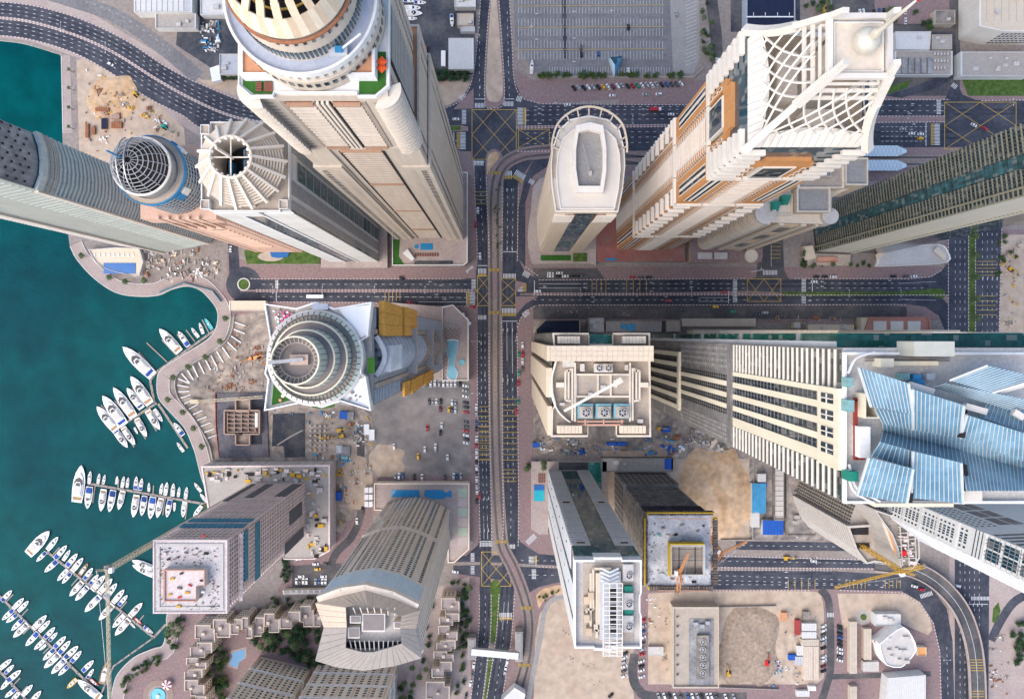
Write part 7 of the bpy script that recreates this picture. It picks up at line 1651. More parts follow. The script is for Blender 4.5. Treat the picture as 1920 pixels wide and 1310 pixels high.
for r, h, k, l in ((q4(1504,1168,1531,1182),4,'shed','white container office, upper of the pair beside the dirt plot'),(q4(1504,1184,1531,1196),4,'shed','white container office, lower of the pair beside the dirt plot'),(q4(1503,1198,1535,1210),4,'shedtan','tan shed end just below the white container offices'),(q4(1507,1211,1524,1274),4,'villa','long tan shed, left of the two long ones by the side street'),(q4(1525,1211,1535,1274),4,'villa','long tan shed, right of the two long ones by the side street'),(q4(1494,1210,1506,1228),3,'shed','small white hut left of the long tan sheds'),(q4(1491,1230,1506,1246),3,'greyw','grey hut left of the long tan sheds'),(q4(1492,1162,1501,1190),3,'redbr2','dark red container beside the white offices'),(q4(1466,1148,1476,1164),3,'orange','orange red container on the dirt plot'),(q4(1506,1146,1518,1160),3,'concd','grey concrete hut on the dirt plot edge'),(q4(1494,1294,1518,1305),3,'shed','white cabin at the foot of the side street'),(q4(1516,1286,1530,1294),3,'white','small white cabin above the cabin at the foot of the street'),(q4(1593,1165,1607,1262),4,'shedtan','long tan parking shade beside the side street'),(q4(1620,1178,1634,1236),4,'shedtan','shorter tan parking shade beside the curved building'),(q4(1594,1286,1607,1330),4,'shedtan','tan parking shade at the bottom edge'),(q4(1619,1240,1648,1258),4,'concl','pale kiosk below the shorter parking shade')):
    T = low(l, 'site_shed', r, h, k, k, 'shed', par=0); ribs(T, r, h+.02, max(3, int((r[1][0]-r[0][0])/4)), k); T.done()
low('white flat roofed pavilion beside the small green roundabout', 'pavilion', q4(1640,1150,1688,1172), 6, 'shed', 'shed', units=3).done()
T = low('grey fan-shaped building with curved white edge', 'fan_building', smooth_line([(1648,1206),(1672,1186),(1694,1174),(1710,1192),(1718,1218),(1700,1240),(1688,1250),(1662,1246),(1652,1226),(1648,1206)],2), 12, 'white', 'concl', units=9); T.done()
low('red entrance canopy beside the fan-shaped building', 'canopy', [(1636,1200),(1656,1188),(1664,1200),(1644,1212)], 6, 'white', 'redbr2', 'canopy').done()
T = low('large white hall roof at the bottom edge near the flyover', 'hall', [(1664,1270),(1735,1264),(1735,1340),(1658,1340)], 9, 'shed', 'creamw', par=.6); ribs(T, [(1666,1272),(1733,1267),(1733,1338),(1662,1338)], 9.1, 16, 'shed'); T.done()
low('small orange and cream kiosk beside the curving lower road', 'kiosk', q4(1720,1212,1736,1228), 4, 'sandl', 'craneo').done()
mb = MB(); p = W(1619,1156); mb.lathe(p.x, p.y, [(5.6,.03),(5.6,.06),(2.2,.06)], 28, 'conc'); mb.lathe(p.x, p.y, [(2.2,0),(2.2,.3),(0,.32)], 20, 'grass'); structure(mb, 'roundabout_island')
# footbridge
T = Tower('footbridge', 'white enclosed footbridge over the lower avenue with two stair towers', 'bridge')
a, b = W(884,1220,9), W(972,1228,9); d = (b-a).normalized(); s = Vector((-d.y,d.x,0))
T.mb.axes((a+b)/2, b-a, s*4.6, Vector((0,0,3.2)), 'shed'); T.part('deck')
for i in range(22): t = (i+.5)/22; T.ps('roof_panel','white').add(a.lerp(b,t) + Vector((0,0,1.7)), d*1.3, s*4.3, Vector((0,0,.22)))
for x0, y0, x1, y1 in ((877,1196,892,1236),(966,1184,980,1240)): p, q = W(x0,y1,9), W(x1,y0,9); T.mb.box(p.x, q.x, p.y, q.y, 0, 9, 'conc'); T.mb.box(p.x+.8, q.x-.8, p.y+.8, q.y-.8, 9, 9.5, 'roofgrey'); T.part('stair_tower')
T.done()
T = low('white peaked station canopy at the bottom edge beside the tram', 'station_canopy', [(940,1312),(965,1288),(985,1300),(975,1340),(940,1340)], 8, 'white', 'shed', 'canopy'); T.done()
# flyover ramp
fl = smooth_line([(1640,1055),(1700,1062),(1745,1084),(1785,1126),(1808,1176),(1820,1240),(1824,1350)], 6); mb = MB()
def deckstrip(mb, pts, w, z, key, z0):
    a = [W(*p) for p in offset_line(pts, -w/2)]; b = [W(*p) for p in offset_line(pts, w/2)]; n = len(a)
    zz = [min(7.0, .3 + i*.55) for i in range(n)]
    vs_ = [(q.x,q.y,zz[i]+z) for i, q in enumerate(a)] + [(q.x,q.y,zz[i]+z) for i, q in enumerate(b)] + [(q.x,q.y,zz[i]+z0) for i, q in enumerate(a)] + [(q.x,q.y,zz[i]+z0) for i, q in enumerate(b)]
    fs = []
    for i in range(n-1): fs += [(i,i+n,i+n+1,i+1),(i+2*n,i+2*n+1,i+3*n+1,i+3*n),(i,i+1,i+2*n+1,i+2*n),(i+n,i+3*n,i+3*n+1,i+n+1)]
    mb.add(vs_, fs, key)
T = Tower('flyover', 'curving flyover ramp with pale parapets sweeping down to the bottom edge', 'flyover')
deckstrip(T.mb, fl, 27, 0, 'asphalt2', -1.2); T.part('deck')
for d_ in (-14.2, 14.2): deckstrip(T.mb, offset_line(fl, d_), 2.2, .9, 'pavepale', -1.2); T.part('parapet')
deckstrip(T.mb, offset_line(fl, 0), .7, .03, 'paint', .01); T.part('lane_line')
for i, y in enumerate((1228,1233,1238,1243,1248,1286,1291,1296)): T.mb.poly(Wl([(1808,y),(1834,y),(1834,y+.9),(1808,y+.9)]), 7.05, 'yellow'); T.part('rumble_line')
for k in range(8,len(fl),6): p = W(*fl[k]); T.ps('pier','conc').box(p.x-1, p.x+1, p.y-1, p.y+1, 0, min(7,.3+k*.55)-1.2)
T.done()
# hotel link canopies in the garden of the scaffolded tower
T = low('low arcade roof with square openings linking hotel and scaffolded tower', 'arcade', [(530,1106),(622,1104),(622,1112),(532,1114)], 5, 'hotel', 'concl', par=.5)
for i in range(8): a, b = W(535+i*11,1111,5.3), W(542+i*11,1106,5.3); T.mb.box(a.x, b.x, a.y, b.y, 5, 5.25, 'roofmech'); T.part('roof_opening')
T.done()
def pool(label, pts, key='pool'):
    T = Tower('garden_pool', label, 'pool'); P = Wl(pts); m = sum((Vector(p.xy) for p in P), Vector((0,0)))/len(P)
    T.mb.prism([m + (Vector(p.xy)-m)*1.25 for p in P], 0, .2, 'pavepale'); T.part('pool_deck'); T.mb.prism([Vector(p.xy) for p in P], .2, .28, key); T.part('pool_water'); T.done()
pool('bright blue L-shaped pool in the hotel garden', [(436,1222),(459,1216),(459,1232),(448,1240),(446,1250),(430,1246)])
T = low('raised terrace with a big blue pool beside the curved quay', 'pool_terrace', smooth_line([(166,468),(262,466),(262,516),(236,514),(205,506),(180,492),(166,468)],2), 4, 'concl', 'sandl'); a, b = W(194,513,4.4), W(254,493,4.4); T.mb.box(a.x, b.x, a.y, b.y, 4, 4.3, 'dkblue'); T.part('pool_water')
for i in range(9): p = W(178+i*9,478,4); T.ps('sun_lounger','white').box(p.x-.4, p.x+.4, p.y-1, p.y+1, 4, 4.5)
T.done()
# fountain square by the quay
T = Tower('round_fountain', 'round turquoise fountain with ringed paving at the bottom left', 'fountain'); p = W(297,1303)
T.mb.lathe(p.x, p.y, [(11,.15),(11,.2),(7.2,.2)], 40, 'terra2'); T.mb.lathe(p.x, p.y, [(7.2,.15),(7.2,.3),(5.4,.3)], 40, 'prom'); T.part('paving_ring'); T.mb.lathe(p.x, p.y, [(5.4,.2),(5.4,.9),(5,.9),(5,.6),(0,.6)], 36, 'poolteal'); T.part('basin'); T.mb.lathe(p.x, p.y, [(1.6,.6),(1.4,1.4),(0,1.5)], 18, 'pylon'); T.part('fountain_head'); T.done()
T = Tower('star_parasol', 'red and white round canopy beside the fountain', 'canopy'); p = W(316,1280)
for i in range(12): T.mb.lathe(p.x, p.y, [(3.6,3),(0,4.4)], 1, 'white' if i % 2 else 'redbr2', 2*pi*i/12, 2*pi*(i+1)/12); T.part('canopy_segment')
T.mb.bar((p.x,p.y,0),(p.x,p.y,3.6),.3,.3,'steel'); T.part('post'); T.done()
T = low('white twin restaurant canopy at the head of the promenade', 'restaurant_canopy', q4(430,564,498,582), 6, 'creamw', 'sandl', 'canopy', par=.4); T.done()

# ================================================================ BOATS AND PONTOONS
SPEC.update({
 'gel': ((.78,.77,.75), .35, .06, .3, None, 0, {'rnd': .05}), 'deckc': ((.62,.57,.50), .7, .12, .5, None, 0, {'rnd': .08}), 'tint': ((.015,.018,.025), .1, .1, .5, None, 0), 'bcover': ((.02,.07,.30), .7, .15, .4, None, 0, {'rnd': .3}),
 'pont': ((.36,.31,.27), .9, .2, .3, (.30,.26,.23), 0), 'teak': ((.42,.26,.13), .8, .2, .4, None, 0), 'hully': ((.70,.42,.02), .4, .05, .3, None, 0), 'hullr': ((.45,.03,.03), .4, .05, .3, None, 0), 'hulltq': ((.08,.45,.48), .4, .05, .3, None, 0), 'tyre': ((.02,.02,.02), .8, .1, .5, None, 0),
})
ZW = -1.5
def pontoon(label, pts, fingers=(), w=4.2):
    T = Tower('pontoon', label, 'pontoon', 'marina pontoons')
    strip(T.mb, pts, w, ZW+.7, 'pont', ZW-.4); T.part('walkway')
    for p, t in walk(pts, 16, 6): q = W(*p); T.ps('pile','concl').box(q.x-.25, q.x+.25, q.y-.25, q.y+.25, ZW-1, ZW+2.2)
    for a, b in fingers: strip(T.mb, [a, b], 2.0, ZW+.6, 'pont', ZW-.4); T.part('finger')
    T.done()
A2 = lambda x, y: (x/2.977, 400+y/2.977); A3 = lambda x, y: (x/2.787, 840+y/2.787)
pontoon('bent northern pontoon along the inner quay', [A2(1205,645),A2(870,885),A2(835,930),A2(858,1055)], [(A2(1125,592),A2(1165,670)),(A2(1035,650),A2(1085,715)),(A2(815,722),A2(930,830)),(A2(770,775),A2(870,885)),(A2(900,705),A2(980,790)),(A2(985,675),A2(1035,745))])
pontoon('short pontoon of big white boats at the quay bend', [A2(872,1058),A2(665,1190)], [(A2(735,975),A2(820,1080)),(A2(635,1045),A2(725,1140)),(A2(560,1070),A2(660,1180)),(A2(805,1110),A2(870,1215)),(A2(745,1160),A2(810,1260)),(A2(675,1195),A2(745,1305))])
pontoon('narrow pontoon hugging the promenade wall', [A2(880,1062),A2(985,1220),A2(1045,1310)])
fg = lambda a, b, ts, L1, L2: [((a[0]+(b[0]-a[0])*t, a[1]+(b[1]-a[1])*t), (a[0]+(b[0]-a[0])*t+L1, a[1]+(b[1]-a[1])*t+L2)) for t in ts]
pontoon('straight pontoon ending at the biggest yacht', [A3(455,185),A3(1110,300)], fg(A3(455,185),A3(1110,300),(.02,.12,.24,.40,.52,.66,.78),1.5,-18) + fg(A3(455,185),A3(1110,300),(.06,.28,.46,.62,.80),-5,34))
pontoon('diagonal pontoon passing under the crane jib', [A3(240,540),A3(800,990),A3(865,920)], fg(A3(240,540),A3(800,990),(.05,.2,.36,.52,.68,.84),14,-16) + fg(A3(240,540),A3(800,990),(.1,.3,.5,.7),-14,16))
pontoon('lower diagonal pontoon ending at a long white yacht', [A3(-60,730),A3(0,780),A3(520,1290)], fg(A3(0,780),A3(520,1290),(.05,.2,.36,.52,.68,.84),14,-15) + fg(A3(0,780),A3(520,1290),(.12,.3,.5,.7),-14,14))
pontoon('pontoon cutting the bottom left corner', [A3(-40,1130),A3(130,1310)], fg(A3(0,1170),A3(130,1310),(.1,.5,.8),13,-14))
pontoon('kinked service pontoon below the crane', [A3(800,990),A3(590,1140),A3(525,1285)], (), 3)
def boat_parts(kind, cover):
    hull_o = [(-.13,-.5),(.13,-.5),(.155,-.2),(.15,.08),(.115,.28),(.06,.42),(0,.5),(-.06,.42),(-.115,.28),(-.15,.08),(-.155,-.2)]
    out = []
    def mk(name, mb):
        o = mb.build(name); me = o.data; bpy.data.objects.remove(o); out.append((name, me))
    hc = {'y': 'hully', 'r': 'hullr', 't': 'hulltq', 'w': 'teak'}.get(kind[1:], 'gel')
    mb = MB(); lo_ = [(x*.7,y*.94) for x, y in hull_o]; n = len(hull_o)
    mb.add([(x,y,-.03) for x, y in lo_] + [(x,y,.075+.03*max(0,y)) for x, y in hull_o], [(i,(i+1) % n,(i+1) % n+n,i+n) for i in range(n)] + [range(n,2*n)], hc); mk('hull', mb)
    sc = lambda k, dy=0: [(x*k, y*k+dy) for x, y in hull_o]
    mb = MB(); mb.ring(sc(.99), sc(.86), .075, .105, hc); mk('gunwale', mb)
    if kind[0] == 'b':
        mb = MB(); mb.prism([(-.085,-.2),(.085,-.2),(.095,.02),(.06,.2),(0,.26),(-.06,.2),(-.095,.02)], .06, .15, 'gel'); mk('cabin', mb)
        mb = MB(); mb.prism([(-.09,.0),(.09,.0),(.06,.10),(0,.13),(-.06,.10)], .10, .158, 'tint'); mk('windscreen', mb)
        mb = MB(); mb.prism([(-.10,-.44),(.10,-.44),(.11,-.22),(-.11,-.22)], .06, .085 if not cover else .16, 'bcover' if cover else 'deckc'); mk('canopy' if cover else 'cockpit', mb)
        mb = MB(); mb.box(-.03,.03,.28,.34,.07,.115,'tint'); mk('hatch', mb)
    elif kind[0] == 'y':
        mb = MB(); mb.prism([(-.11,-.34),(.11,-.34),(.12,-.02),(.08,.2),(0,.29),(-.08,.2),(-.12,-.02)], .06, .15, 'gel'); mk('deckhouse', mb)
        mb = MB(); mb.prism([(-.115,.0),(.115,.0),(.085,.12),(0,.18),(-.085,.12)], .11, .156, 'tint'); mk('windscreen', mb)
        mb = MB(); mb.prism([(-.085,-.3),(.085,-.3),(.09,-.05),(.05,.06),(-.05,.06),(-.09,-.05)], .15, .205, 'gel'); mb.prism([(-.07,-.27),(.07,-.27),(.075,-.12),(-.075,-.12)], .205, .215, 'deckc'); mk('flybridge', mb)
        mb = MB(); mb.prism([(-.06,-.05),(.06,-.05),(.035,.03),(-.035,.03)], .2, .23, 'tint'); mk('bridge_screen', mb)
        mb = MB(); mb.prism([(-.1,-.46),(.1,-.46),(.11,-.35),(-.11,-.35)], .06, .085, 'teak' if not cover else 'bcover'); mk('aft_deck', mb)
    else:
        mb = MB(); mb.prism([(-.09,-.36),(.09,-.36),(.1,.1),(0,.3),(-.1,.1)], .06, .085, 'deckc' if kind[1:] != 't' else 'hulltq'); mk('cockpit', mb)
        mb = MB(); mb.box(-.05,.05,-.08,.04,.08,.16,'gel'); mk('console', mb)
        mb = MB(); mb.box(-.035,.035,-.54,-.46,.04,.14,'tint'); mk('outboard_motor', mb)
    return out
_bt = {}
ORD = 'first second third fourth fifth sixth seventh eighth ninth tenth eleventh twelfth thirteenth fourteenth fifteenth sixteenth seventeenth eighteenth nineteenth twentieth'.split()
def ordw(i): return ORD[i] if i < 20 else 'twenty-' + ORD[i-20] if i < 29 else 'thirtieth' if i == 29 else 'thirty-' + ORD[i-30]
def boat(label, bow, stern, kind=None, wide=1.0, cover=None, group='boats moored in the marina'):
    a, b = W(*bow), W(*stern); d = a - b; L = d.length
    kind = kind or ('y' if L > 13.5 else 'b' if L > 6.5 else 's'); cover = (RN.random() < .45) if cover is None else cover
    key = (kind, bool(cover))
    if key not in _bt: _bt[key] = boat_parts(kind, cover)
    nm = {'y': 'motor_yacht', 'b': 'motor_boat', 's': 'small_boat'}[kind[0]]
    T = thing(nm, label.replace('BOAT', nm.replace('_', ' ') + (' with blue cover' if cover and kind[0] == 'b' else '')), 'yacht' if kind[0] == 'y' else 'boat', group)
    T.matrix_world = Matrix.Translation(((a.x+b.x)/2, (a.y+b.y)/2, ZW)) @ Matrix.Rotation(atan2(d.y, d.x) - pi/2, 4, 'Z') @ Matrix.Diagonal((L*wide, L, min(L, 16)*.9, 1))
    od = {}; up = {'windscreen': ('cabin','deckhouse'), 'bridge_screen': ('flybridge',), 'gunwale': ('hull',), 'hatch': ('hull',), 'outboard_motor': ('hull',)}
    for n_, me in _bt[key]:
        o = bpy.data.objects.new(n_, me); C.objects.link(o); od[n_] = o; o.parent = next((od[u] for u in up.get(n_, ()) if u in od), T)
def boats(fn, rows, text):
    for i, r in enumerate(rows):
        boat(text.replace('ORD', ordw(i)), fn(r[0],r[1]), fn(r[2],r[3]), *(r[4:] if len(r) > 4 else ()))
boats(A2, [(1140,585,1182,648,'st'),(1110,610,1132,672),(1066,638,1106,692),(993,657,1052,742),(888,643,1003,773),(683,743,853,907,'y',.92,True)], 'white BOAT on the bent northern pontoon, ORD from the quay')
boats(A2, [(728,908,838,1064,'y',1,False),(707,973,792,1088),(631,970,748,1138,'y',.9,False),(571,1016,693,1182,'y',1,True),(539,1076,650,1212,'y',1,False)], 'white BOAT above the short pontoon, ORD from the quay bend')
boats(A2, [(905,1162,858,1093),(892,1207,822,1098),(818,1247,762,1143),(765,1232,745,1195),(753,1292,685,1193),(712,1307,640,1207)], 'white BOAT below the short pontoon, ORD from the quay bend')
boats(A2, [(968,1168,1022,1238,'b',1.1,True),(985,1278,1022,1330)], 'BOAT tied along the promenade wall, ORD from the top')
boats(A3, [(425,88,400,283,'y',1.05,False)], 'largest white BOAT lying across the end of the straight pontoon')
boats(A3, [(470,120,462,185),(517,132,508,187),(546,138,535,188),(610,146,603,190),(646,147,634,207),(668,153,660,207),(712,147,704,218),(740,157,730,222),(776,180,774,228),(846,183,836,240),(872,177,860,247),(905,183,900,252),(936,203,928,255),(975,203,966,266)], 'BOAT above the straight pontoon, ORD from its seaward end')
boats(A3, [(455,317,468,200,'b',1.1,True),(526,330,542,213),(570,334,592,218,'b',1,True),(618,322,642,222),(695,362,714,243),(738,354,756,248,'b',1,True),(783,370,800,253,'b',1.05,True),(820,364,842,260),(870,362,888,268),(907,332,910,285),(953,362,964,278)], 'BOAT below the straight pontoon, ORD from its seaward end')
boats(A3, [(1013,182,1048,228),(1043,238,1080,284,'s',1,True),(1008,358,1052,302)], 'BOAT by the shore on the straight pontoon, ORD from the top')
boats(A3, [(258,432,145,555,'y',1.1,False)], 'broad white BOAT at the seaward head of the pontoon under the crane')
boats(A3, [(302,463,245,532),(348,507,285,578),(364,532,326,588),(403,550,346,618),(433,572,374,643),(458,602,412,663,'bw'),(483,625,436,687),(513,660,466,712),(548,663,480,742),(586,680,516,758),(610,705,548,782),(648,738,588,808),(664,768,618,822),(743,807,676,880)], 'BOAT above the pontoon under the crane, ORD from its seaward head')
boats(A3, [(187,593,238,543),(230,648,298,588),(297,693,350,635),(322,708,368,652),(362,773,430,697),(392,796,458,722),(442,855,522,772),(516,898,590,816),(586,938,648,872),(600,978,675,892)], 'BOAT below the pontoon under the crane, ORD from its seaward head')
boats(A3, [(738,922,700,888,'sr'),(797,968,748,932),(703,942,678,916)], 'BOAT ending the pontoon under the crane, ORD from the right')
boats(A3, [(688,585,818,638,'y',.9,False),(690,610,820,668,'y',.85,False)], 'white BOAT half behind the scaffolded tower, ORD of two')
boats(A3, [(60,742,5,800),(122,783,66,838),(147,798,92,853),(243,872,172,943),(260,900,202,958),(286,935,230,993),(297,963,254,1008),(343,982,282,1043),(366,1005,306,1073),(408,1032,336,1098),(424,1058,370,1118),(488,1108,428,1167),(487,1153,452,1204)], 'BOAT above the lower diagonal pontoon, ORD from its seaward end')
boats(A3, [(8,898,68,843),(28,912,88,868),(57,953,118,893),(67,988,145,917),(132,1033,198,962),(175,1053,228,1003),(200,1058,236,1028),(222,1108,284,1048),(229,1148,310,1073),(267,1178,340,1103),(302,1188,354,1138)], 'BOAT below the lower diagonal pontoon, ORD from its seaward end')
boat('bright yellow BOAT below the lower diagonal pontoon', A3(347,1255), A3(398,1206), 'by', 1.1, False); boat('long white BOAT at the shore end of the lower diagonal pontoon', A3(403,1208), A3(525,1306), 'y', .95, False)
boat('red BOAT beside the long white yacht', A3(513,1243), A3(467,1208), 'br', 1, False); boat('brown wooden BOAT beside the kinked service pontoon', A3(563,1115), A3(530,1230), 'bw', 1, False)
boats(A3, [(58,1102,-4,1153),(70,1132,22,1178),(108,1159,36,1218),(168,1235,116,1293),(213,1267,156,1330)], 'BOAT above the corner pontoon, ORD from the left')
boats(A3, [(0,1262,52,1205),(22,1303,78,1258),(50,1330,98,1275)], 'BOAT below the corner pontoon, ORD from the left')
A1 = lambda x, y: (400+x/2.977, y/2.977)
ZW = .6
boats(A1, [(1190,20,1120,18),(1140,8,1060,6),(1160,50,1065,48),(1170,80,1060,78),(1140,108,1075,108)], 'white BOAT stored ashore in the boat yard, ORD from the right')
boat('white BOAT laid up alone beside the boat yard office', (848,52), (847,28)); boat('long white BOAT laid up by the corner of the big car park', (998,113), (996,140), 'b', .8, False)

# ================================================================ CARS
SPEC.update({c: (v, .3, .05, .5, None, .1, {'spec': .6}) for c, v in {'car_white': (.72,.72,.72), 'car_silver': (.36,.37,.38), 'car_black': (.015,.015,.018), 'car_grey': (.09,.095,.10), 'car_red': (.42,.02,.03), 'car_blue': (.03,.10,.28), 'car_yellow': (.70,.40,.02), 'car_green': (.03,.24,.13), 'car_maroon': (.16,.02,.03)}.items()})
_cm = {}
def car_mesh(col, kind='car'):
    if (col, kind) in _cm: return _cm[(col, kind)]
    mb = MB(); k = 'car_' + col
    if kind == 'bus':
        mb.box(-6,6,-1.25,1.25,.5,3.1,k); mb.box(-5.7,5.7,-1.28,1.28,1.5,2.5,'tint'); mb.box(-3.5,-1,-.7,.7,3.1,3.4,k); mb.box(1,3.5,-.7,.7,3.1,3.4,k); ax = (-4,4)
    elif kind == 'truck':
        mb.box(-4,2,-1.25,1.25,.9,3.0,k); mb.box(2.3,4,-1.15,1.15,.6,2.7,'car_white'); mb.box(3.4,4.03,-1.05,1.05,1.6,2.4,'tint'); ax = (-2.6,3)
    else:
        xs = [(-2.3,.55,.80),(-2.2,.80,.9),(-1.2,.92,.92),(1.0,.92,.92),(2.1,.78,.86),(2.35,.5,.72)]
        pr = [(x, .3, .9) for x, z, w in xs]; vs_ = []; 
        for x, z, w in xs: vs_ += [(x,-w,.3),(x,w,.3),(x,w,z),(x,-w,z)]
        fs = [(0,1,2,3)] + [tuple(reversed(range(20,24)))]
        for i in range(5):
            o = i*4
            for a, b in ((0,1),(1,2),(2,3),(3,0)): fs.append((o+a,o+b,o+4+b,o+4+a))
        mb.add(vs_, fs, k)
        r0, r1, f1, f0 = (-1.75,-1.25,.35,1.15) if kind == 'car' else (-2.1,-1.9,.5,1.2)
        zt = 1.45 if kind == 'car' else 1.75
        mb.add([(r0,-.8,.9),(r0,.8,.9),(f0,.8,.92),(f0,-.8,.92),(r1,-.66,zt),(r1,.66,zt),(f1,.66,zt),(f1,-.66,zt)], [(0,3,7,4),(1,5,6,2),(0,4,5,1),(2,6,7,3)], 'tint')
        mb.add([(r1,-.68,zt+.01),(r1,.68,zt+.01),(f1,.68,zt+.01),(f1,-.68,zt+.01)], [(0,1,2,3)], k); ax = (-1.4,1.45)
        mb.box(2.25,2.37,-.75,-.45,.55,.68,'paint'); mb.box(2.25,2.37,.45,.75,.55,.68,'paint')
    hy = .78 if kind in ('car','suv') else 1.1
    for x in ax:
        for s in (-1,1): mb.axes((x,s*hy,.33), Vector((.64,0,0)), Vector((0,.24,0)), Vector((0,0,.64)), 'tyre')
    o = mb.build('car'); me = o.data; bpy.data.objects.remove(o); _cm[(col, kind)] = me; return me
def car(x, y, ang, col, label, group, kind='car'):
    o = bpy.data.objects.new({'car': 'car', 'suv': 'car', 'bus': 'bus', 'truck': 'truck'}[kind], car_mesh(col, kind)); C.objects.link(o)
    p = W(x, y); o.location = (p.x, p.y, .05); o.rotation_euler = (0, 0, radians(ang))
    tag(o, label, {'bus': 'bus', 'truck': 'truck'}.get(kind, 'car'), group); return o
CN = {'w':'white','s':'silver','k':'black','g':'grey','r':'red','b':'blue','y':'yellow','e':'green','m':'maroon'}
def cars(pos, cols, ang, where, group, end):
    for i, (x, y) in enumerate(pos):
        c = CN[cols[i % len(cols)]]; car(x, y, ang + RN.uniform(-3,3), c, f'{c} car {where}, {ordw(i)} from the {end}', group, RN.choice(('car','car','suv')))
ln = lambda x0, y0, x1, y1, n: [(x0+(x1-x0)*i/(n-1), y0+(y1-y0)*i/(n-1)) for i in range(n)]
T3 = lambda ox, oy, f, l: [(ox+x/f, oy+y/f) for x, y in l]
cars(ln(1076,166,1277,158,23), 'kskwskywmwskrewswskbggws', 125, 'in the slanted row under the big car park', 'cars in the slanted row', 'left')
cars([(1148,180),(1210,178),(1235,177)], 'wsw', 180, 'driving along the pink lay-by', 'cars on the lay-by', 'left')
cars([(1178,52),(1089,90),(1090,103),(1122,102),(1178,134),(1268,28)], 'kgkbws', 90, 'standing in the big empty car park', 'cars in the big car park', 'top')
cars(T3(400,400,2.977,[(1148,950),(1173,950),(1192,948),(1213,950),(1237,948),(1262,950),(1285,952),(1308,950),(1328,950),(1350,950),(1377,950)]), 'wsgwwswwwwk', 90, 'in the top row of the dirt car park', 'cars in the dirt car park', 'left')
cars(T3(400,400,2.977,[(1408,962),(1407,990),(1408,1020),(1408,1055),(1410,1080),(1410,1108),(1408,1163),(1410,1190),(1410,1212),(1412,1237),(1412,1258),(1412,1280)]), 'wswkkrggrwkw', 170, 'in the right column of the dirt car park', 'cars in the dirt car park', 'top')
cars(T3(400,400,2.977,[(1205,1050),(1225,1050),(1245,1050),(1270,1048),(1333,1055),(1351,1057)]), 'gswkws', 90, 'in the middle row of the dirt car park', 'cars in the dirt car park', 'left')
cars(T3(400,400,2.977,[(1267,1090),(1315,1092),(1332,1095),(1351,1098),(1275,1182),(1195,1197),(1268,1222),(1240,1300),(1010,1300)]), 'mygwwrkww', 90, 'scattered in the dirt car park', 'cars in the dirt car park', 'top right')
cars(T3(560,840,2.787,[(505,147),(525,145),(545,143),(605,148),(645,150),(765,148),(810,145),(828,145),(848,145)]), 'swbkwgwbs', 90, 'in the bottom row of the dirt car park', 'cars in the dirt car park', 'left')
cars(T3(560,840,2.787,[(625,42),(778,48),(660,6),(716,4)]), 'ywws', 90, 'in the lower middle of the dirt car park', 'cars in the dirt car park', 'bottom left')
cars(T3(800,400,2.977,[(278,1080),(278,1112),(278,1168),(278,1200),(278,1258),(278,1295)]) + T3(560,840,2.787,[(930,15),(930,42),(930,70),(930,100),(930,130),(930,160),(930,190),(932,222),(946,250),(932,275)]), 'wsbkwrwwkwgwswrk', 90, 'parked along the avenue beside the dirt car park', 'cars parked along the avenue', 'top')
cars(T3(800,400,2.977,[(535,735),(515,785),(537,785),(535,825),(535,865),(515,890),(513,945),(511,1050),(500,1105)]), 'werwgerer', 90, 'on the east kerb facing the plant-roof tower', 'cars on the east kerb', 'top')
cars([(896,395),(892,421),(900,480)], 'wrw', 90, 'on the west carriageway beside the podium pool', 'cars on the avenue', 'top')
cars([(855,224),(1064,197),(1258,215)], 'www', 0, 'on the top highway left of the spire tower', 'cars on the top highway', 'left'); car(1228,206,0,'red','red and white lorry on the top highway','cars on the top highway','truck')
cars([(1692,242.5),(1709,251),(1725.6,252),(1725,260)], 'swwy', 0, 'waiting at the stop line right of the spire tower', 'cars on the top highway', 'left'); cars([(1825,235),(1845,241)], 'wr', -30, 'crossing the big yellow box', 'cars on the top highway', 'left')
cars([(208,121)], 'w', -30, 'alone on the curving highway over the sand plot', 'cars on the top highway', 'left')
cars([(1032,512.5),(1049,512),(1032,518),(1047,518),(1060,518),(1073,518),(1083,518),(1092,518)], 'wwwkwkkg', 0, 'in the lay-by below the boat-roof tower', 'cars in the lay-bys', 'left')
cars([(1186,520),(1202,520),(1217,520)], 'rgk', 0, 'in the lay-by below the ornate tower', 'cars in the lay-bys', 'left'); cars([(1530,519),(1546,519),(1562,519)], 'kkw', 0, 'in the lay-by below the brown pavilion', 'cars in the lay-bys', 'left'); cars([(1675,518),(1698,518),(1713,518)], 'kgw', 0, 'in the lay-by below the hotel drive', 'cars in the lay-bys', 'left')
cars([(1008,546),(1253,563.6),(1358,548),(1526,528)], 'wrrw', 0, 'on the eastern middle avenue', 'cars on the middle avenue', 'left'); cars([(1281,580),(1341,575),(1373,584),(1421,589),(1434,586)], 'kyeks', 0, 'on the service road below the avenue', 'cars on the service road', 'left')
cars([(1421,489)], 'r', 90, 'in the side street beside the stepped tower', 'cars in side streets', 'top'); cars([(754,522),(769,567),(779,569),(887,575)], 'krkr', -20, 'on the western middle avenue', 'cars on the middle avenue', 'left'); car(592,556,0,'white','long white bus on the western middle avenue','cars on the middle avenue','bus')
cars([(854,1071),(1525,1050.6),(1714,1098),(1727,1104),(1795,1097)], 'wwwrw', -15, 'on the lower east west road', 'cars on the lower road', 'left'); cars([(680,955),(669.5,976),(587,1038)], 'kww', 90, 'on the lane beside the hotel', 'cars in side streets', 'top')
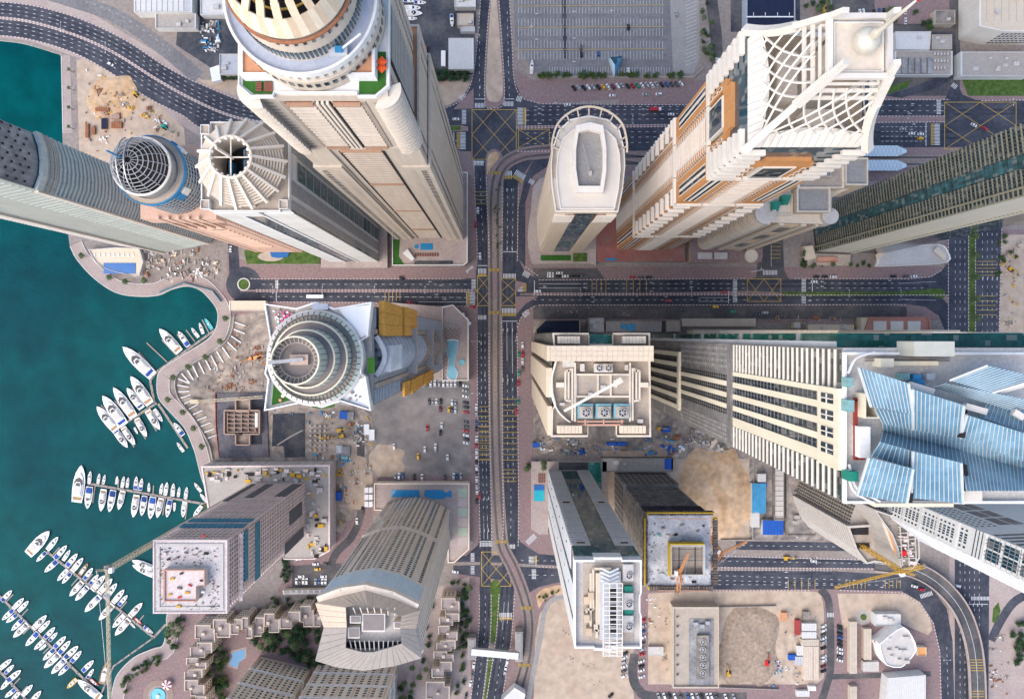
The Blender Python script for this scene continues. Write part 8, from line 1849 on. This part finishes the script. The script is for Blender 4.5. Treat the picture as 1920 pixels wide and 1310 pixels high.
cars(T3(280,840,2.787,[(770,693),(788,693),(806,693),(824,693),(870,695),(888,695),(905,695),(922,695)]), 'wgwwsbww', 90, 'in the hotel forecourt row', 'cars at the hotel', 'left'); cars(T3(280,840,2.787,[(795,668),(912,668),(880,630),(870,603),(925,603),(778,577)]), 'wwywkw', 0, 'loose in the hotel forecourt', 'cars at the hotel', 'bottom left')
cars(T3(960,840,2.787,[(590,1068),(588,1090),(587,1112),(586,1136),(585,1160),(583,1185)]), 'kwswgw', 25, 'left of the lane under the caged roof', 'cars by the slatted tower', 'top'); cars(T3(960,840,2.787,[(685,895),(685,925),(683,955),(683,985),(681,1015),(682,1045),(680,1072),(676,1110),(676,1135),(676,1157),(678,1190)]), 'rsbwgsrwkww', 20, 'right of the lane under the caged roof', 'cars by the slatted tower', 'top')
cars(T3(960,840,2.787,[(765,1290),(795,1290),(822,1288),(850,1292),(878,1290),(917,1290),(942,1292),(968,1290),(990,1290),(1020,1292),(1040,1290),(1065,1290),(1115,1295),(1158,1295)]), 'swkwgbwskwwgws', 110, 'in the slanted row at the bottom edge', 'cars at the bottom edge', 'left'); cars([(1145,1302)], 'k', 45, 'alone on the pale sand at the bottom edge', 'cars at the bottom edge', 'left')
cars(T3(1200,840,2.787,[(957,925),(957,947),(957,970),(957,990),(957,1008),(957,1040),(957,1085),(957,1103),(957,1135),(957,1160)]), 'wwgwskwwmk', 20, 'left of the side street by the dirt plot', 'cars in side streets', 'top'); cars(T3(1200,840,2.787,[(1043,930),(1043,947),(1043,964),(1043,985),(1043,1005),(1043,1025),(1043,1045),(1043,1065),(1043,1085),(1043,1105)]), 'kgkbkkwwgw', -20, 'right of the side street beside the parking shade', 'cars in side streets', 'top')
cars(T3(1440,0,2.977,[(510,72),(530,70),(590,70),(620,65),(645,65),(765,65),(765,120)]), 'wwkbkww', 90, 'right of the navy roof near the top edge', 'cars near the top edge', 'left'); cars([(1343,115),(1801,5)], 'wk', 90, 'on a northern side street', 'cars near the top edge', 'left')
cars(T3(560,840,2.787,[(915,1130),(908,1180),(898,1225),(875,1290),(1090,1110),(1078,1165),(1082,1145)]), 'wgwkwsw', 80, 'near the footbridge on the lower avenue', 'cars near the footbridge', 'top left')
cars([(1679,464),(1698,471),(1752,470)], 'bbb', -20, 'on the curved hotel drive', 'cars at the hotel drive', 'left'); cars([(433,467)], 'w', 85, 'in the lane north of the roundabout', 'cars in side streets', 'top')

# ================================================================ TREES
def leaf_crown(seed, n, kind):
    r = random.Random(seed); mb = MB()
    lobes = [(Vector((r.uniform(-.45,.45), r.uniform(-.45,.45), r.uniform(.5,.85))), r.uniform(.38,.62)) for _ in range(7)]
    for i in range(n):
        c, rad = r.choice(lobes); d = Vector((r.gauss(0,1), r.gauss(0,1), r.gauss(0,1)+.25)).normalized()
        p = c + d*rad*(r.random()**.35); s = r.uniform(.07,.15); t = Vector((r.gauss(0,1), r.gauss(0,1), r.gauss(0,.6))).normalized(); u = t.cross(d + Vector((.01,.02,.3))).normalized()
        mb.add([p-t*s, p-u*s*.7, p+t*s, p+u*s*.7], [(0,1,2,3)], kind)
    o = mb.build('crown'); me = o.data; bpy.data.objects.remove(o); return me
def trunk_mesh(h, r):
    mb = MB(); mb.lathe(0, 0, [(r*1.5,0),(r,h*.3),(r*.7,h*.7),(r*.4,h)], 7, 'bark')
    for i in range(4): a = i*1.7; mb.bar((0,0,h*.6), (cos(a)*h*.45, sin(a)*h*.45, h*1.05), r*.5, r*.5, 'bark')
    o = mb.build('trunk'); me = o.data; bpy.data.objects.remove(o); return me
CR = [leaf_crown(i, 340, 'leaf') for i in range(3)] + [leaf_crown(i+9, 340, 'leafd') for i in range(3)]; TK = trunk_mesh(.55, .06)
def palm_meshes(seed):
    r = random.Random(seed); mb = MB()
    for i in range(18):
        a = 2*pi*i/18 + r.uniform(-.12,.12); e = Vector((cos(a),sin(a),0)); s = Vector((-sin(a),cos(a),0)); L = r.uniform(.8,1.05); up = r.uniform(.15,.5); prev = None
        for k in range(6):
            t = k/5; p = e*L*t + Vector((0,0,up*t - (up+.55)*t*t)); w = .13*sin(pi*min(1,t*.9+.12))
            cur = (p - s*w - Vector((0,0,w*.5)), p, p + s*w - Vector((0,0,w*.5)))
            if prev: mb.add([*prev, *cur], [(0,1,4,3),(1,2,5,4)], 'palm')
            prev = cur
    o = mb.build('fronds'); me = o.data; bpy.data.objects.remove(o); return me
PM = [palm_meshes(i) for i in range(3)]
def _tm():
    mb = MB(); mb.lathe(0, 0, [(.30,0),(.22,1),(.18,6.8),(.22,7)], 8, 'bark'); o = mb.build('trunk'); me = o.data; bpy.data.objects.remove(o); return me
PT = _tm()
_tn = [0]
def tree(x, y, d, label, group, dark=None, z=0):
    _tn[0] += 1; i = _tn[0]; p = W(x, y); r = d*S/2; dark = (i % 2) if dark is None else dark
    T = thing('broadleaf_tree', label, 'tree', group); T.matrix_world = Matrix.Translation((p.x,p.y,z)) @ Matrix.Rotation(i*1.3, 4, 'Z') @ Matrix.Diagonal((r,r,r*1.25,1))
    for n_, me in (('trunk', TK), ('crown', CR[(i % 3) + (3 if dark else 0)])): o = bpy.data.objects.new(n_, me); C.objects.link(o); o.parent = T
def palm(x, y, d, label, group, z=0):
    _tn[0] += 1; p = W(x, y); r = d*S/2
    T = thing('palm_tree', label, 'palm tree', group); T.matrix_world = Matrix.Translation((p.x,p.y,z)) @ Matrix.Rotation(_tn[0]*2.1, 4, 'Z')
    o = bpy.data.objects.new('trunk', PT); C.objects.link(o); o.parent = T
    o = bpy.data.objects.new('fronds', PM[_tn[0] % 3]); C.objects.link(o); o.parent = T; o.matrix_local = Matrix.Translation((0,0,7)) @ Matrix.Diagonal((r,r,r,1))
for i, (x, y) in enumerate(((161,481),(213,521),(242,529),(277,527),(428,597),(418,640),(391,669),(359,687),(331,707),(321,748),(349,771),(369,801),(384,835),(398,905),(392,945))): palm(x, y, 15, f'palm on the curved promenade, {ordw(i)} along from the pool terrace', 'promenade palms')
for i, y in enumerate((444,480,520,560,596)): palm(1823, y, 17, f'palm in the right avenue median, {ordw(i)} from the top', 'avenue palms')
for i, y in enumerate((136,170,206,242)): palm(138, y, 9, f'palm beside the small northern quay, {ordw(i)} from the top', 'quay palms')
for i, x in enumerate((1012,1020,1030,1045,1058,1066,1085,1094,1104,1114,1124,1133,1164,1180,1192,1211,1228,1253,1262,1274)): tree(x, 143, 14 + (i*5) % 6, f'round clipped tree along the car park hedge, {ordw(i)} from the left', 'car park hedge trees', 0)
for i in range(12): tree(808+(i % 6)*13, 139+(i//6)*9, 20, f'dense green tree beside the boat shed, {ordw(i % 6)} in the {("upper","lower")[i//6]} row', 'trees beside the boat shed', 1)
for i, x in enumerate((414,425,436,446)): tree(x, 147, 13, f'bush below the grey store, {ordw(i)} from the left', 'bushes below the grey store', 0)
def grove(poly, n, d0, d1, label, group, dark=None, pal=.0):
    xs, ys = [p[0] for p in poly], [p[1] for p in poly]; got = []
    def ins(x, y):
        c = False
        for (x1, y1), (x2, y2) in zip(poly, poly[1:] + poly[:1]):
            if (y1 > y) != (y2 > y) and x < (x2-x1)*(y-y1)/(y2-y1)+x1: c = not c
        return c
    for _ in range(4000):
        if len(got) >= n: break
        x, y = RN.uniform(min(xs),max(xs)), RN.uniform(min(ys),max(ys))
        if ins(x, y) and all(hypot(x-a, y-b) > d0*.55 for a, b in got):
            got.append((x, y))
    for i, (x, y) in enumerate(sorted(got)):
        l = f'{label}, {ordw(i)} from the left'; palm(x, y, RN.uniform(d0,d1), l.replace('tree', 'palm', 1), group) if RN.random() < pal else tree(x, y, RN.uniform(d0,d1), l, group, dark)
grove([(470,1180),(560,1172),(604,1180),(606,1240),(585,1250),(530,1222),(478,1206)], 34, 17, 27, 'dense dark tree in the hotel garden', 'hotel garden trees', 1, .12)
grove([(398,1180),(418,1180),(428,1250),(425,1305),(400,1308),(388,1260)], 22, 14, 22, 'tree between the stepped villas and the garden pool', 'villa trees', None, .2)
grove([(224,1268),(262,1240),(302,1226),(300,1242),(262,1262),(238,1300)], 20, 9, 14, 'shrub tree on the fountain square beds', 'fountain square trees', None, .1)
grove([(312,1160),(345,1155),(350,1172),(330,1230),(316,1225)], 14, 11, 18, 'tree below the scaffolded tower', 'trees below the scaffolded tower', None, .4)
grove([(846,1090),(884,1088),(880,1180),(870,1300),(852,1300),(862,1200),(850,1120)], 34, 10, 18, 'tree in the strip between the villas and the avenue', 'avenue strip trees', None, .1)
grove([(786,1120),(815,1110),(812,1200),(790,1250),(780,1190)], 10, 12, 18, 'tree between the hotel and the stepped villas', 'hotel side trees', 1)
grove([(770,1240),(800,1235),(805,1260),(775,1310),(740,1310)], 10, 12, 20, 'palm or bush beside the bottom hotel block', 'bottom hotel trees', None, .6)
grove([(1315,0),(1328,0),(1338,110),(1322,130),(1312,100)], 16, 10, 16, 'tree in the strip beside the car park apron', 'apron trees', None, .4)
grove([(1640,40),(1662,20),(1690,30),(1730,20),(1760,50),(1740,60),(1690,45)], 9, 12, 18, 'tree near the top edge right of the spire', 'top edge trees', None, .3)
grove([(1498,470),(1508,478),(1512,498),(1600,494),(1640,494),(1640,498),(1504,502)], 14, 8, 14, 'tree in the garden below the striped tower', 'striped tower garden trees', None, .4)
grove([(1895,1165),(1925,1165),(1925,1240),(1895,1240)], 14, 14, 20, 'dense tree in the green square at the right edge', 'right edge trees', 1)
grove([(1500,10),(1558,0),(1570,40),(1530,45)], 10, 12, 18, 'loose tree right of the navy roof', 'navy roof trees', None, .4)
grove([(532,1040),(552,1050),(548,1085),(530,1092)], 9, 11, 17, 'tree beside the hotel forecourt', 'forecourt trees', 1)
grove([(500,1118),(620,1116),(620,1128),(500,1136)], 18, 8, 14, 'shrub between the arcade and the stepped villas', 'arcade shrubs', None, .2)
grove([(986,866),(1038,864),(1038,878),(986,880)], 9, 10, 15, 'tree beside the teal podium pool', 'podium pool trees', None, .5)
grove([(1866,440),(1900,440),(1905,520),(1880,600),(1868,560)], 9, 9, 15, 'bush on the sandy strip by the right edge', 'sandy strip bushes', 0)
grove([(1010,1118),(1040,1104),(1052,1106),(1030,1116),(1016,1130)], 12, 4, 7, 'small bush on the tram curve island', 'tram curve bushes', 0)
grove([(924,345),(938,345),(938,470),(930,470)], 16, 4, 6, 'low hedge bush between tram and carriageway', 'tram hedge bushes', 0)

# ================================================================ BUILDING SITES AND STREET FURNITURE
SPEC.update({'dirtb': ((.37,.285,.215), .97, .35, .05, (.28,.22,.17), 0, {'dist': 3}), 'slabblue': ((.10,.10,.125), .9, .3, .06, (.15,.14,.15), 0), 'rebar': ((.42,.30,.24), .9, .3, .3, (.34,.25,.21), 0), 'asphaltw': ((.20,.20,.205), .9, .2, .2, None, 0), 'crgreen': ((.02,.30,.22), .5, .1, .2, None, 0)})
def rubble(name, poly, n, keys, s0, s1, h=1.0):       # loose site debris: one object, real pieces
    mb = MB(); xs, ys = [p[0] for p in poly], [p[1] for p in poly]; k = 0; cl = [(RN.uniform(min(xs),max(xs)), RN.uniform(min(ys),max(ys)), RN.uniform(2,9), RN.choice((0,pi/2,RN.uniform(0,pi))), RN.choice(keys)) for _ in range(max(4,n//11))]
    while k < n:
        q = RN.choice(cl); x, y = (RN.gauss(q[0],q[2]), RN.gauss(q[1],q[2]*.7)) if RN.random() < .8 else (RN.uniform(min(xs),max(xs)), RN.uniform(min(ys),max(ys))); c = False
        for (x1,y1),(x2,y2) in zip(poly, poly[1:]+poly[:1]):
            if (y1 > y) != (y2 > y) and x < (x2-x1)*(y-y1)/(y2-y1)+x1: c = not c
        if not c: continue
        k += 1; p = W(x, y); a = q[3] + RN.choice((0,0,pi/2)); l, w = s0 + (s1-s0)*RN.random()**2, s0 + (s1-s0)*.3*RN.random()
        hh = RN.uniform(.2,h); mb.axes((p.x,p.y,hh/2+.03), Vector((cos(a)*l,sin(a)*l,0)), Vector((-sin(a)*w,cos(a)*w,0)), Vector((0,0,hh)), q[4] if RN.random() < .7 else RN.choice(keys[:4]))
    return tag(mb.build(name), kind='stuff')
def mound(x0, y0, x1, y1, h, key, seed, n=34, ragged=.25):   # heaped or dug earth
    mb = MB(); vs_ = []; fs = []
    for j in range(n+1):
        for i in range(n+1):
            u, v = i/n, j/n; p = W(x0+(x1-x0)*u, y0+(y1-y0)*v); d = max(abs(u-.5), abs(v-.5))*2; q = hypot(u-.5, v-.5)*1.7
            e = noise.noise(Vector((u*3+seed, v*3, 0)))*ragged; f = max(0, min(1, (1.0 - max(d*1.02, q*1.1) + e)*2.6)); f = f*f*(3-2*f) * (1 if d < .97 else 0)
            z = f*h*(.65 + .5*noise.noise(Vector((u*5, v*5+seed, 1))) + .2*noise.noise(Vector((u*14+seed, v*14, 2)))); vs_.append((p.x, p.y, z + .032 if f > .02 else -.2))
    for j in range(n):
        for i in range(n): fs.append((j*(n+1)+i, j*(n+1)+i+1, (j+1)*(n+1)+i+1, (j+1)*(n+1)+i))
    mb.add(vs_, fs, key); o = mb.build('earth_mound', None, True); return tag(o, kind='structure')
mound(1262,838,1412,1012,3.2,'sandor',1.3); mound(1346,1134,1464,1290,2.0,'dirtb',4.2); mound(690,830,760,895,.9,'sand',7.7); mound(160,140,262,225,.8,'sandor',9.1); mound(1455,1180,1500,1280,.9,'sand',3.3); mound(640,850,700,960,.7,'sand',5.5)
def wall(label, pts, h=2.2, key='conc', name='site_wall'):
    T = Tower(name, label, 'wall', 'site walls')
    for a, b in zip(pts, pts[1:]):
        p, q = W(*a), W(*b); n = max(1, int((q-p).length/6))
        for i in range(n): u, v = p.lerp(q, i/n), p.lerp(q, (i+.97)/n); T.ps('wall_panel', key).bar(u + Vector((0,0,h/2)), v + Vector((0,0,h/2)), .35, h)
    T.done()
wall('grey panel wall round the dirt plot beside the plant building', [(1348,1286),(1460,1290)]); wall('grey panel wall along the top of the dirt plot', [(1348,1136),(1455,1134)]); wall('pale wall between car park and the big avenue verge', [(1010,146),(1300,146),(1318,128)], 1.6, 'concl'); wall('grey boundary wall of the orange sand plot', [(1412,850),(1410,1010),(1350,1011)], 2.0)
wall('blue hoarding along the inner quay building site', [(300,548),(345,530),(400,545),(416,566)], 2.2, 'netblue', 'hoarding'); wall('red edged hoarding beside the dark foundation slab', [(405,736),(406,800),(412,855)], 1.6, 'redbr2', 'hoarding'); wall('curved concrete wall behind the promenade', smooth_line([(440,590),(436,620),(420,645),(380,670),(345,690),(330,712),(335,745),(365,785),(392,830),(400,862)],4), 1.8, 'concl')
# excavation west of the round tower
T = Tower('foundation_slab', 'dark blue foundation slab with tan core walls beside the promenade', 'foundation'); T.mb.prism(Wl([(408,737),(500,735),(505,856),(412,858)]), 0, 1.2, 'pit', 'slabblue'); T.part('slab')
for x0, y0, x1, y1 in ((425,768,490,812),(446,748,472,770),(446,812,472,832)):
    for a, b in (((x0,y0),(x1,y0)),((x1,y0),(x1,y1)),((x1,y1),(x0,y1)),((x0,y1),(x0,y0))): T.ps('core_wall','rebar').bar(W(*a)+Vector((0,0,3)), W(*b)+Vector((0,0,3)), .9, 4)
    T.mb.prism(Wl(q4(x0+1,y0+1,x1-1,y1-1)), 1.2, 1.8, 'dirt'); T.part('core_floor')
for i in range(5): T.ps('core_wall','rebar').bar(W(430+i*13,772)+Vector((0,0,2.6)), W(430+i*13,808)+Vector((0,0,2.6)), .5, 3); T.ps('core_wall','rebar').bar(W(430,776+i*8)+Vector((0,0,2.6)), W(486,776+i*8)+Vector((0,0,2.6)), .5, 3)
for x, y, w, h in ((472,750,26,16),(474,814,18,18)): T.mb.prism(Wl(q4(x,y,x+w,y+h)), 1.2, 1.5, 'pit'); T.part('shaft')
p = W(484,786); T.mb.box(p.x-.9,p.x+.9,p.y-5,p.y+5,1.2,4.2,'white'); T.part('white_tank'); T.done()
T = Tower('excavation_floor', 'deep dark excavation with column starters below the star terrace', 'excavation'); T.mb.prism(Wl([(512,776),(572,774),(572,856),(534,858),(532,836),(510,836)]), 0, .25, 'pit'); T.part('floor')
for i in range(24): p = W(583+(i % 4)*9, 798+(i//4)*9); T.ps('column_starter','concl').box(p.x-.6, p.x+.6, p.y-.6, p.y+.6, 0, 1.6)
T.mb.bar(W(520,834)+Vector((0,0,.5)), W(545,818)+Vector((0,0,.5)), .8, .5, 'conc'); T.mb.bar(W(545,818)+Vector((0,0,.5)), W(568,806)+Vector((0,0,.5)), .8, .5, 'conc'); T.part('ramp_edge'); T.done()
T = Tower('strut_row', 'white raking struts bracing the curved promenade wall', 'struts')
for p, t in walk(smooth_line([(440,600),(436,622),(420,647),(382,672),(347,692),(333,712),(338,745),(366,783),(394,828)],5), 13, 4): n = Vector((t.y*-1, t.x)); n = n if n.x > 0 else -n; T.ps('strut','white').bar(W(*(p+n*2))+Vector((0,0,1.6)), W(*(p+n*22+Vector((0,4))))+Vector((0,0,.3)), .7, .6)
T.done()
rubble('construction_rubble', [(445,600),(500,640),(505,730),(400,735),(355,712),(380,690),(430,660)], 240, ('concl','concd','rust','conc','rebar'), .4, 3.2); rubble('construction_rubble', [(510,770),(690,770),(700,870),(640,990),(632,900),(630,862),(580,862),(575,780)], 330, ('concl','concd','rust','conc','craney','tarpl','white'), .4, 3.4, 1.8)
rubble('construction_rubble', [(1003,822),(1225,822),(1260,790),(1290,835),(1262,852),(1003,850)], 300, ('concl','concd','tarp','tarpl','white','rust','conc'), .5, 3.6, 1.8); rubble('construction_rubble', [(1290,800),(1370,815),(1370,845),(1290,845)], 120, ('concl','concd','sandl','conc'), .6, 5, 2.4); rubble('construction_rubble', [(1475,860),(1560,880),(1590,960),(1600,1010),(1475,1010)], 260, ('concl','concd','rust','conc','white'), .5, 3.6, 2)
rubble('construction_rubble', [(265,470),(410,468),(418,500),(395,530),(345,522),(300,535),(268,512)], 300, ('concl','white','conc','concd','rust','sandl'), .4, 3.6, 1.6); rubble('construction_rubble', [(160,125),(230,160),(330,235),(335,258),(160,290)], 220, ('rust','concd','craney','white','dirtgrey','rebar'), .4, 3.4, 1.6); rubble('yard_clutter', [(375,40),(412,40),(412,100),(380,100)], 110, ('concl','concd','white','steelb','roofgrey'), .5, 3.6, 2.2)
rubble('site_clutter', [(1460,1140),(1545,1150),(1505,1285),(1440,1285)], 130, ('white','concl','conc','tarpl','tarp','concd'), .4, 2.6, 1.5); rubble('site_clutter', [(1205,1120),(1262,1120),(1262,1285),(1210,1285)], 60, ('concd','conc','rust','white'), .3, 1.8, 1.0); rubble('site_clutter', [(1010,1140),(1185,1120),(1190,1300),(1005,1300)], 34, ('concd','conc','rust'), .3, 1.2, .5); rubble('site_clutter', [(1870,450),(1915,450),(1910,620),(1876,620)], 90, ('concd','conc','rust','craney','sandl'), .4, 3, 1.2); rubble('site_clutter', [(1852,1200),(1890,1180),(1890,1310),(1856,1310)], 60, ('concd','conc','rust','white'), .4, 2.4, 1.0)
rubble('street_clutter', [(1000,576),(1240,576),(1240,598),(1000,598)], 40, ('concd','conc','redbr2'), .3, 1.4, .8); rubble('ground_clutter', [(1440,590),(1620,595),(1620,606),(1440,608)], 70, ('concd','conc','rust','sandl'), .4, 2.4, 1.2)
# earth movers
def digger(x, y, ang, key, label):
    T = Tower('excavator', label, 'excavator', 'excavators'); p = W(x, y); T.o.matrix_world = Matrix.Translation((p.x,p.y,.1)) @ Matrix.Rotation(radians(ang),4,'Z')
    for s in (-1.1,1.1): T.mb.box(-2,2,s-.35,s+.35,0,.9,'tyre'); T.part('track')
    T.mb.box(-2,1.2,-1.3,1.3,.9,2.2,key); T.part('body'); T.mb.box(.2,1.5,-1.3,-.2,1.2,3,'tint'); T.part('cab')
    T.mb.bar((1,.3,2),(4.5,.3,4),.5,.6,key); T.mb.bar((4.5,.3,4),(6.6,.3,1.6),.4,.5,key); bo = T.part('boom'); T.mb.box(6,7.2,-.4,1,.6,1.6,'concd'); T.part('bucket').parent = bo; T.done()
for a in ((638,806,10,'craney','yellow excavator beside the dark excavation, upper of two'),(640,816,190,'craney','yellow excavator beside the dark excavation, lower of two'),(309,239,-35,'crgreen','turquoise excavator on the sand plot beside the wire dome'),(1437,1240,80,'redp','red excavator on the dirt plot'),(1365,1260,95,'craney','yellow excavator in the corner of the dirt plot'),(468,672,200,'craneo','orange excavator by the round tower, left of two'),(482,670,20,'craneo','orange excavator by the round tower, right of two'),(1237,803,0,'craney','yellow excavator in the yard beside the plant-roof tower'),(1543,20,70,'craney','yellow loader right of the navy roof'),(1894,505,-40,'craney','yellow excavator on the sandy strip at the right'),(255,178,-40,'craney','yellow digger along the highway fence'),(500,96,30,'craney','yellow digger in the yard beside the tallest tower'),(1474,1045,0,'craney','small yellow machine beside the lower road')): digger(*a)
T = Tower('mobile_crane', 'cream lattice crane boom lying across the foundation slab', 'crane'); lattice_boom(T, W(372,752)+Vector((0,0,5)), W(500,742)+Vector((0,0,9)), 1.6, 'cranec', 'boom'); p = W(368,752); T.mb.box(p.x-3,p.x+3,p.y-1.5,p.y+1.5,.1,3.4,'cranec'); T.part('carrier'); T.done()
for i, (x, y, a, b, k, l) in enumerate(((644,778,7,14,'tarp','blue roofed container below the star terrace'),(657,780,6,16,'roofmech','dark container below the star terrace'),(687,805,5,20,'white','white coach-sized cabin right of the excavation'),(697,815,5,20,'white','white cabin at the right end below the star terrace'),(648,845,8,18,'roofmech','dark container in the lower site yard'),(636,842,6,14,'greyw','grey container in the lower site yard'),(646,858,6,6,'tealbox','turquoise box in the lower site yard'),(635,930,5,16,'tarp','long blue container beside the scaffold podium'),(1147,832,9,6,'tarp','blue covered stack left in the plant-roof yard'),(1165,832,10,7,'tarp','blue covered stack right in the plant-roof yard'),(1249,805,8,10,'tarp','blue covered stack below the cream bands'),(1005,834,6,9,'tarp','blue container at the avenue corner of the yard'),(1486,1232,7,10,'tarp','blue tarpaulin stack on the dirt plot'),(1230,1220,14,16,'concl','boxy concrete batching frame on the sand plot'),(1220,190,8,4,'white','x'))):
    if l != 'x': low(l, 'container', q4(x-a,y-b/2,x+a,y+b/2), 2.8, k, k, 'container', par=.15, inset=.12).done()
for i, (x, y, w, h, k) in enumerate(sorted(((178,202,26,6,'rust'),(190,222,10,20,'navy'),(208,215,16,8,'rebar'),(208,228,20,12,'rust'),(172,238,6,14,'rust'),(160,232,6,26,'rust')))):
    T = low(f'rusty steel stack on the sand plot by the highway, {ordw(i)} from the left', 'steel_stack', q4(x,y,x+w,y+h), 1.6, 'rust', k, 'stack', 'steel stacks', par=0); ribs(T, q4(x,y,x+w,y+h), 1.62, 6, k, 'steel_bar'); T.done()
# street lamps
for i, (x, y, dx, dy) in enumerate(sorted(((520,545,0,14),(611,545,0,14),(707,545,0,14),(800,545,0,14),(1086,551,0,14),(1190,551,0,14),(1290,551,0,14),(1580,551,0,14),(1675,551,0,14),(1493,551,0,14),(893,735,16,0),(893,640,16,0),(920,1225,14,0),(212,100,0,22),(130,62,0,20),(1182,232,0,16),(1520,1042,0,14),(1760,1225,14,0),(985,240,0,14),(1882,200,0,14),(1688,224,0,14)))):
    p, q = W(x, y), W(x+dx, y+dy); T = Tower('street_lamp', f'grey double-armed street lamp, {ordw(i)} lamp counted from the left', 'street lamp', 'street lamps')
    T.mb.bar((p.x,p.y,0),(p.x,p.y,11),.28,.28,'steel'); T.part('pole'); d = (q-p)*.42
    T.mb.bar((p.x-d.x,p.y-d.y,11),(p.x+d.x,p.y+d.y,11),.18,.18,'steel'); ar = T.part('arm')
    for s in (-1,1): T.mb.axes((p.x+s*d.x,p.y+s*d.y,10.9), d*.25, Vector((-d.y,d.x,0)).normalized()*.5, Vector((0,0,.2)), 'white'); T.part('lamp_head').parent = ar
    T.done()
# outdoor tables on the corner by the avenue
for i, (x, y) in enumerate(sorted(((868,590),(874,598),(880,606),(866,602),(872,608),(860,588)))):
    T = Tower('cafe_parasol', f'white cafe parasol at the avenue corner, {ordw(i)} from the left', 'parasol', 'cafe parasols'); p = W(x, y); T.mb.lathe(p.x, p.y, [(1.5,2.3),(0,2.9)], 8, 'white'); T.part('canopy'); T.mb.bar((p.x,p.y,0),(p.x,p.y,2.6),.1,.1,'steel'); T.part('pole'); T.done()
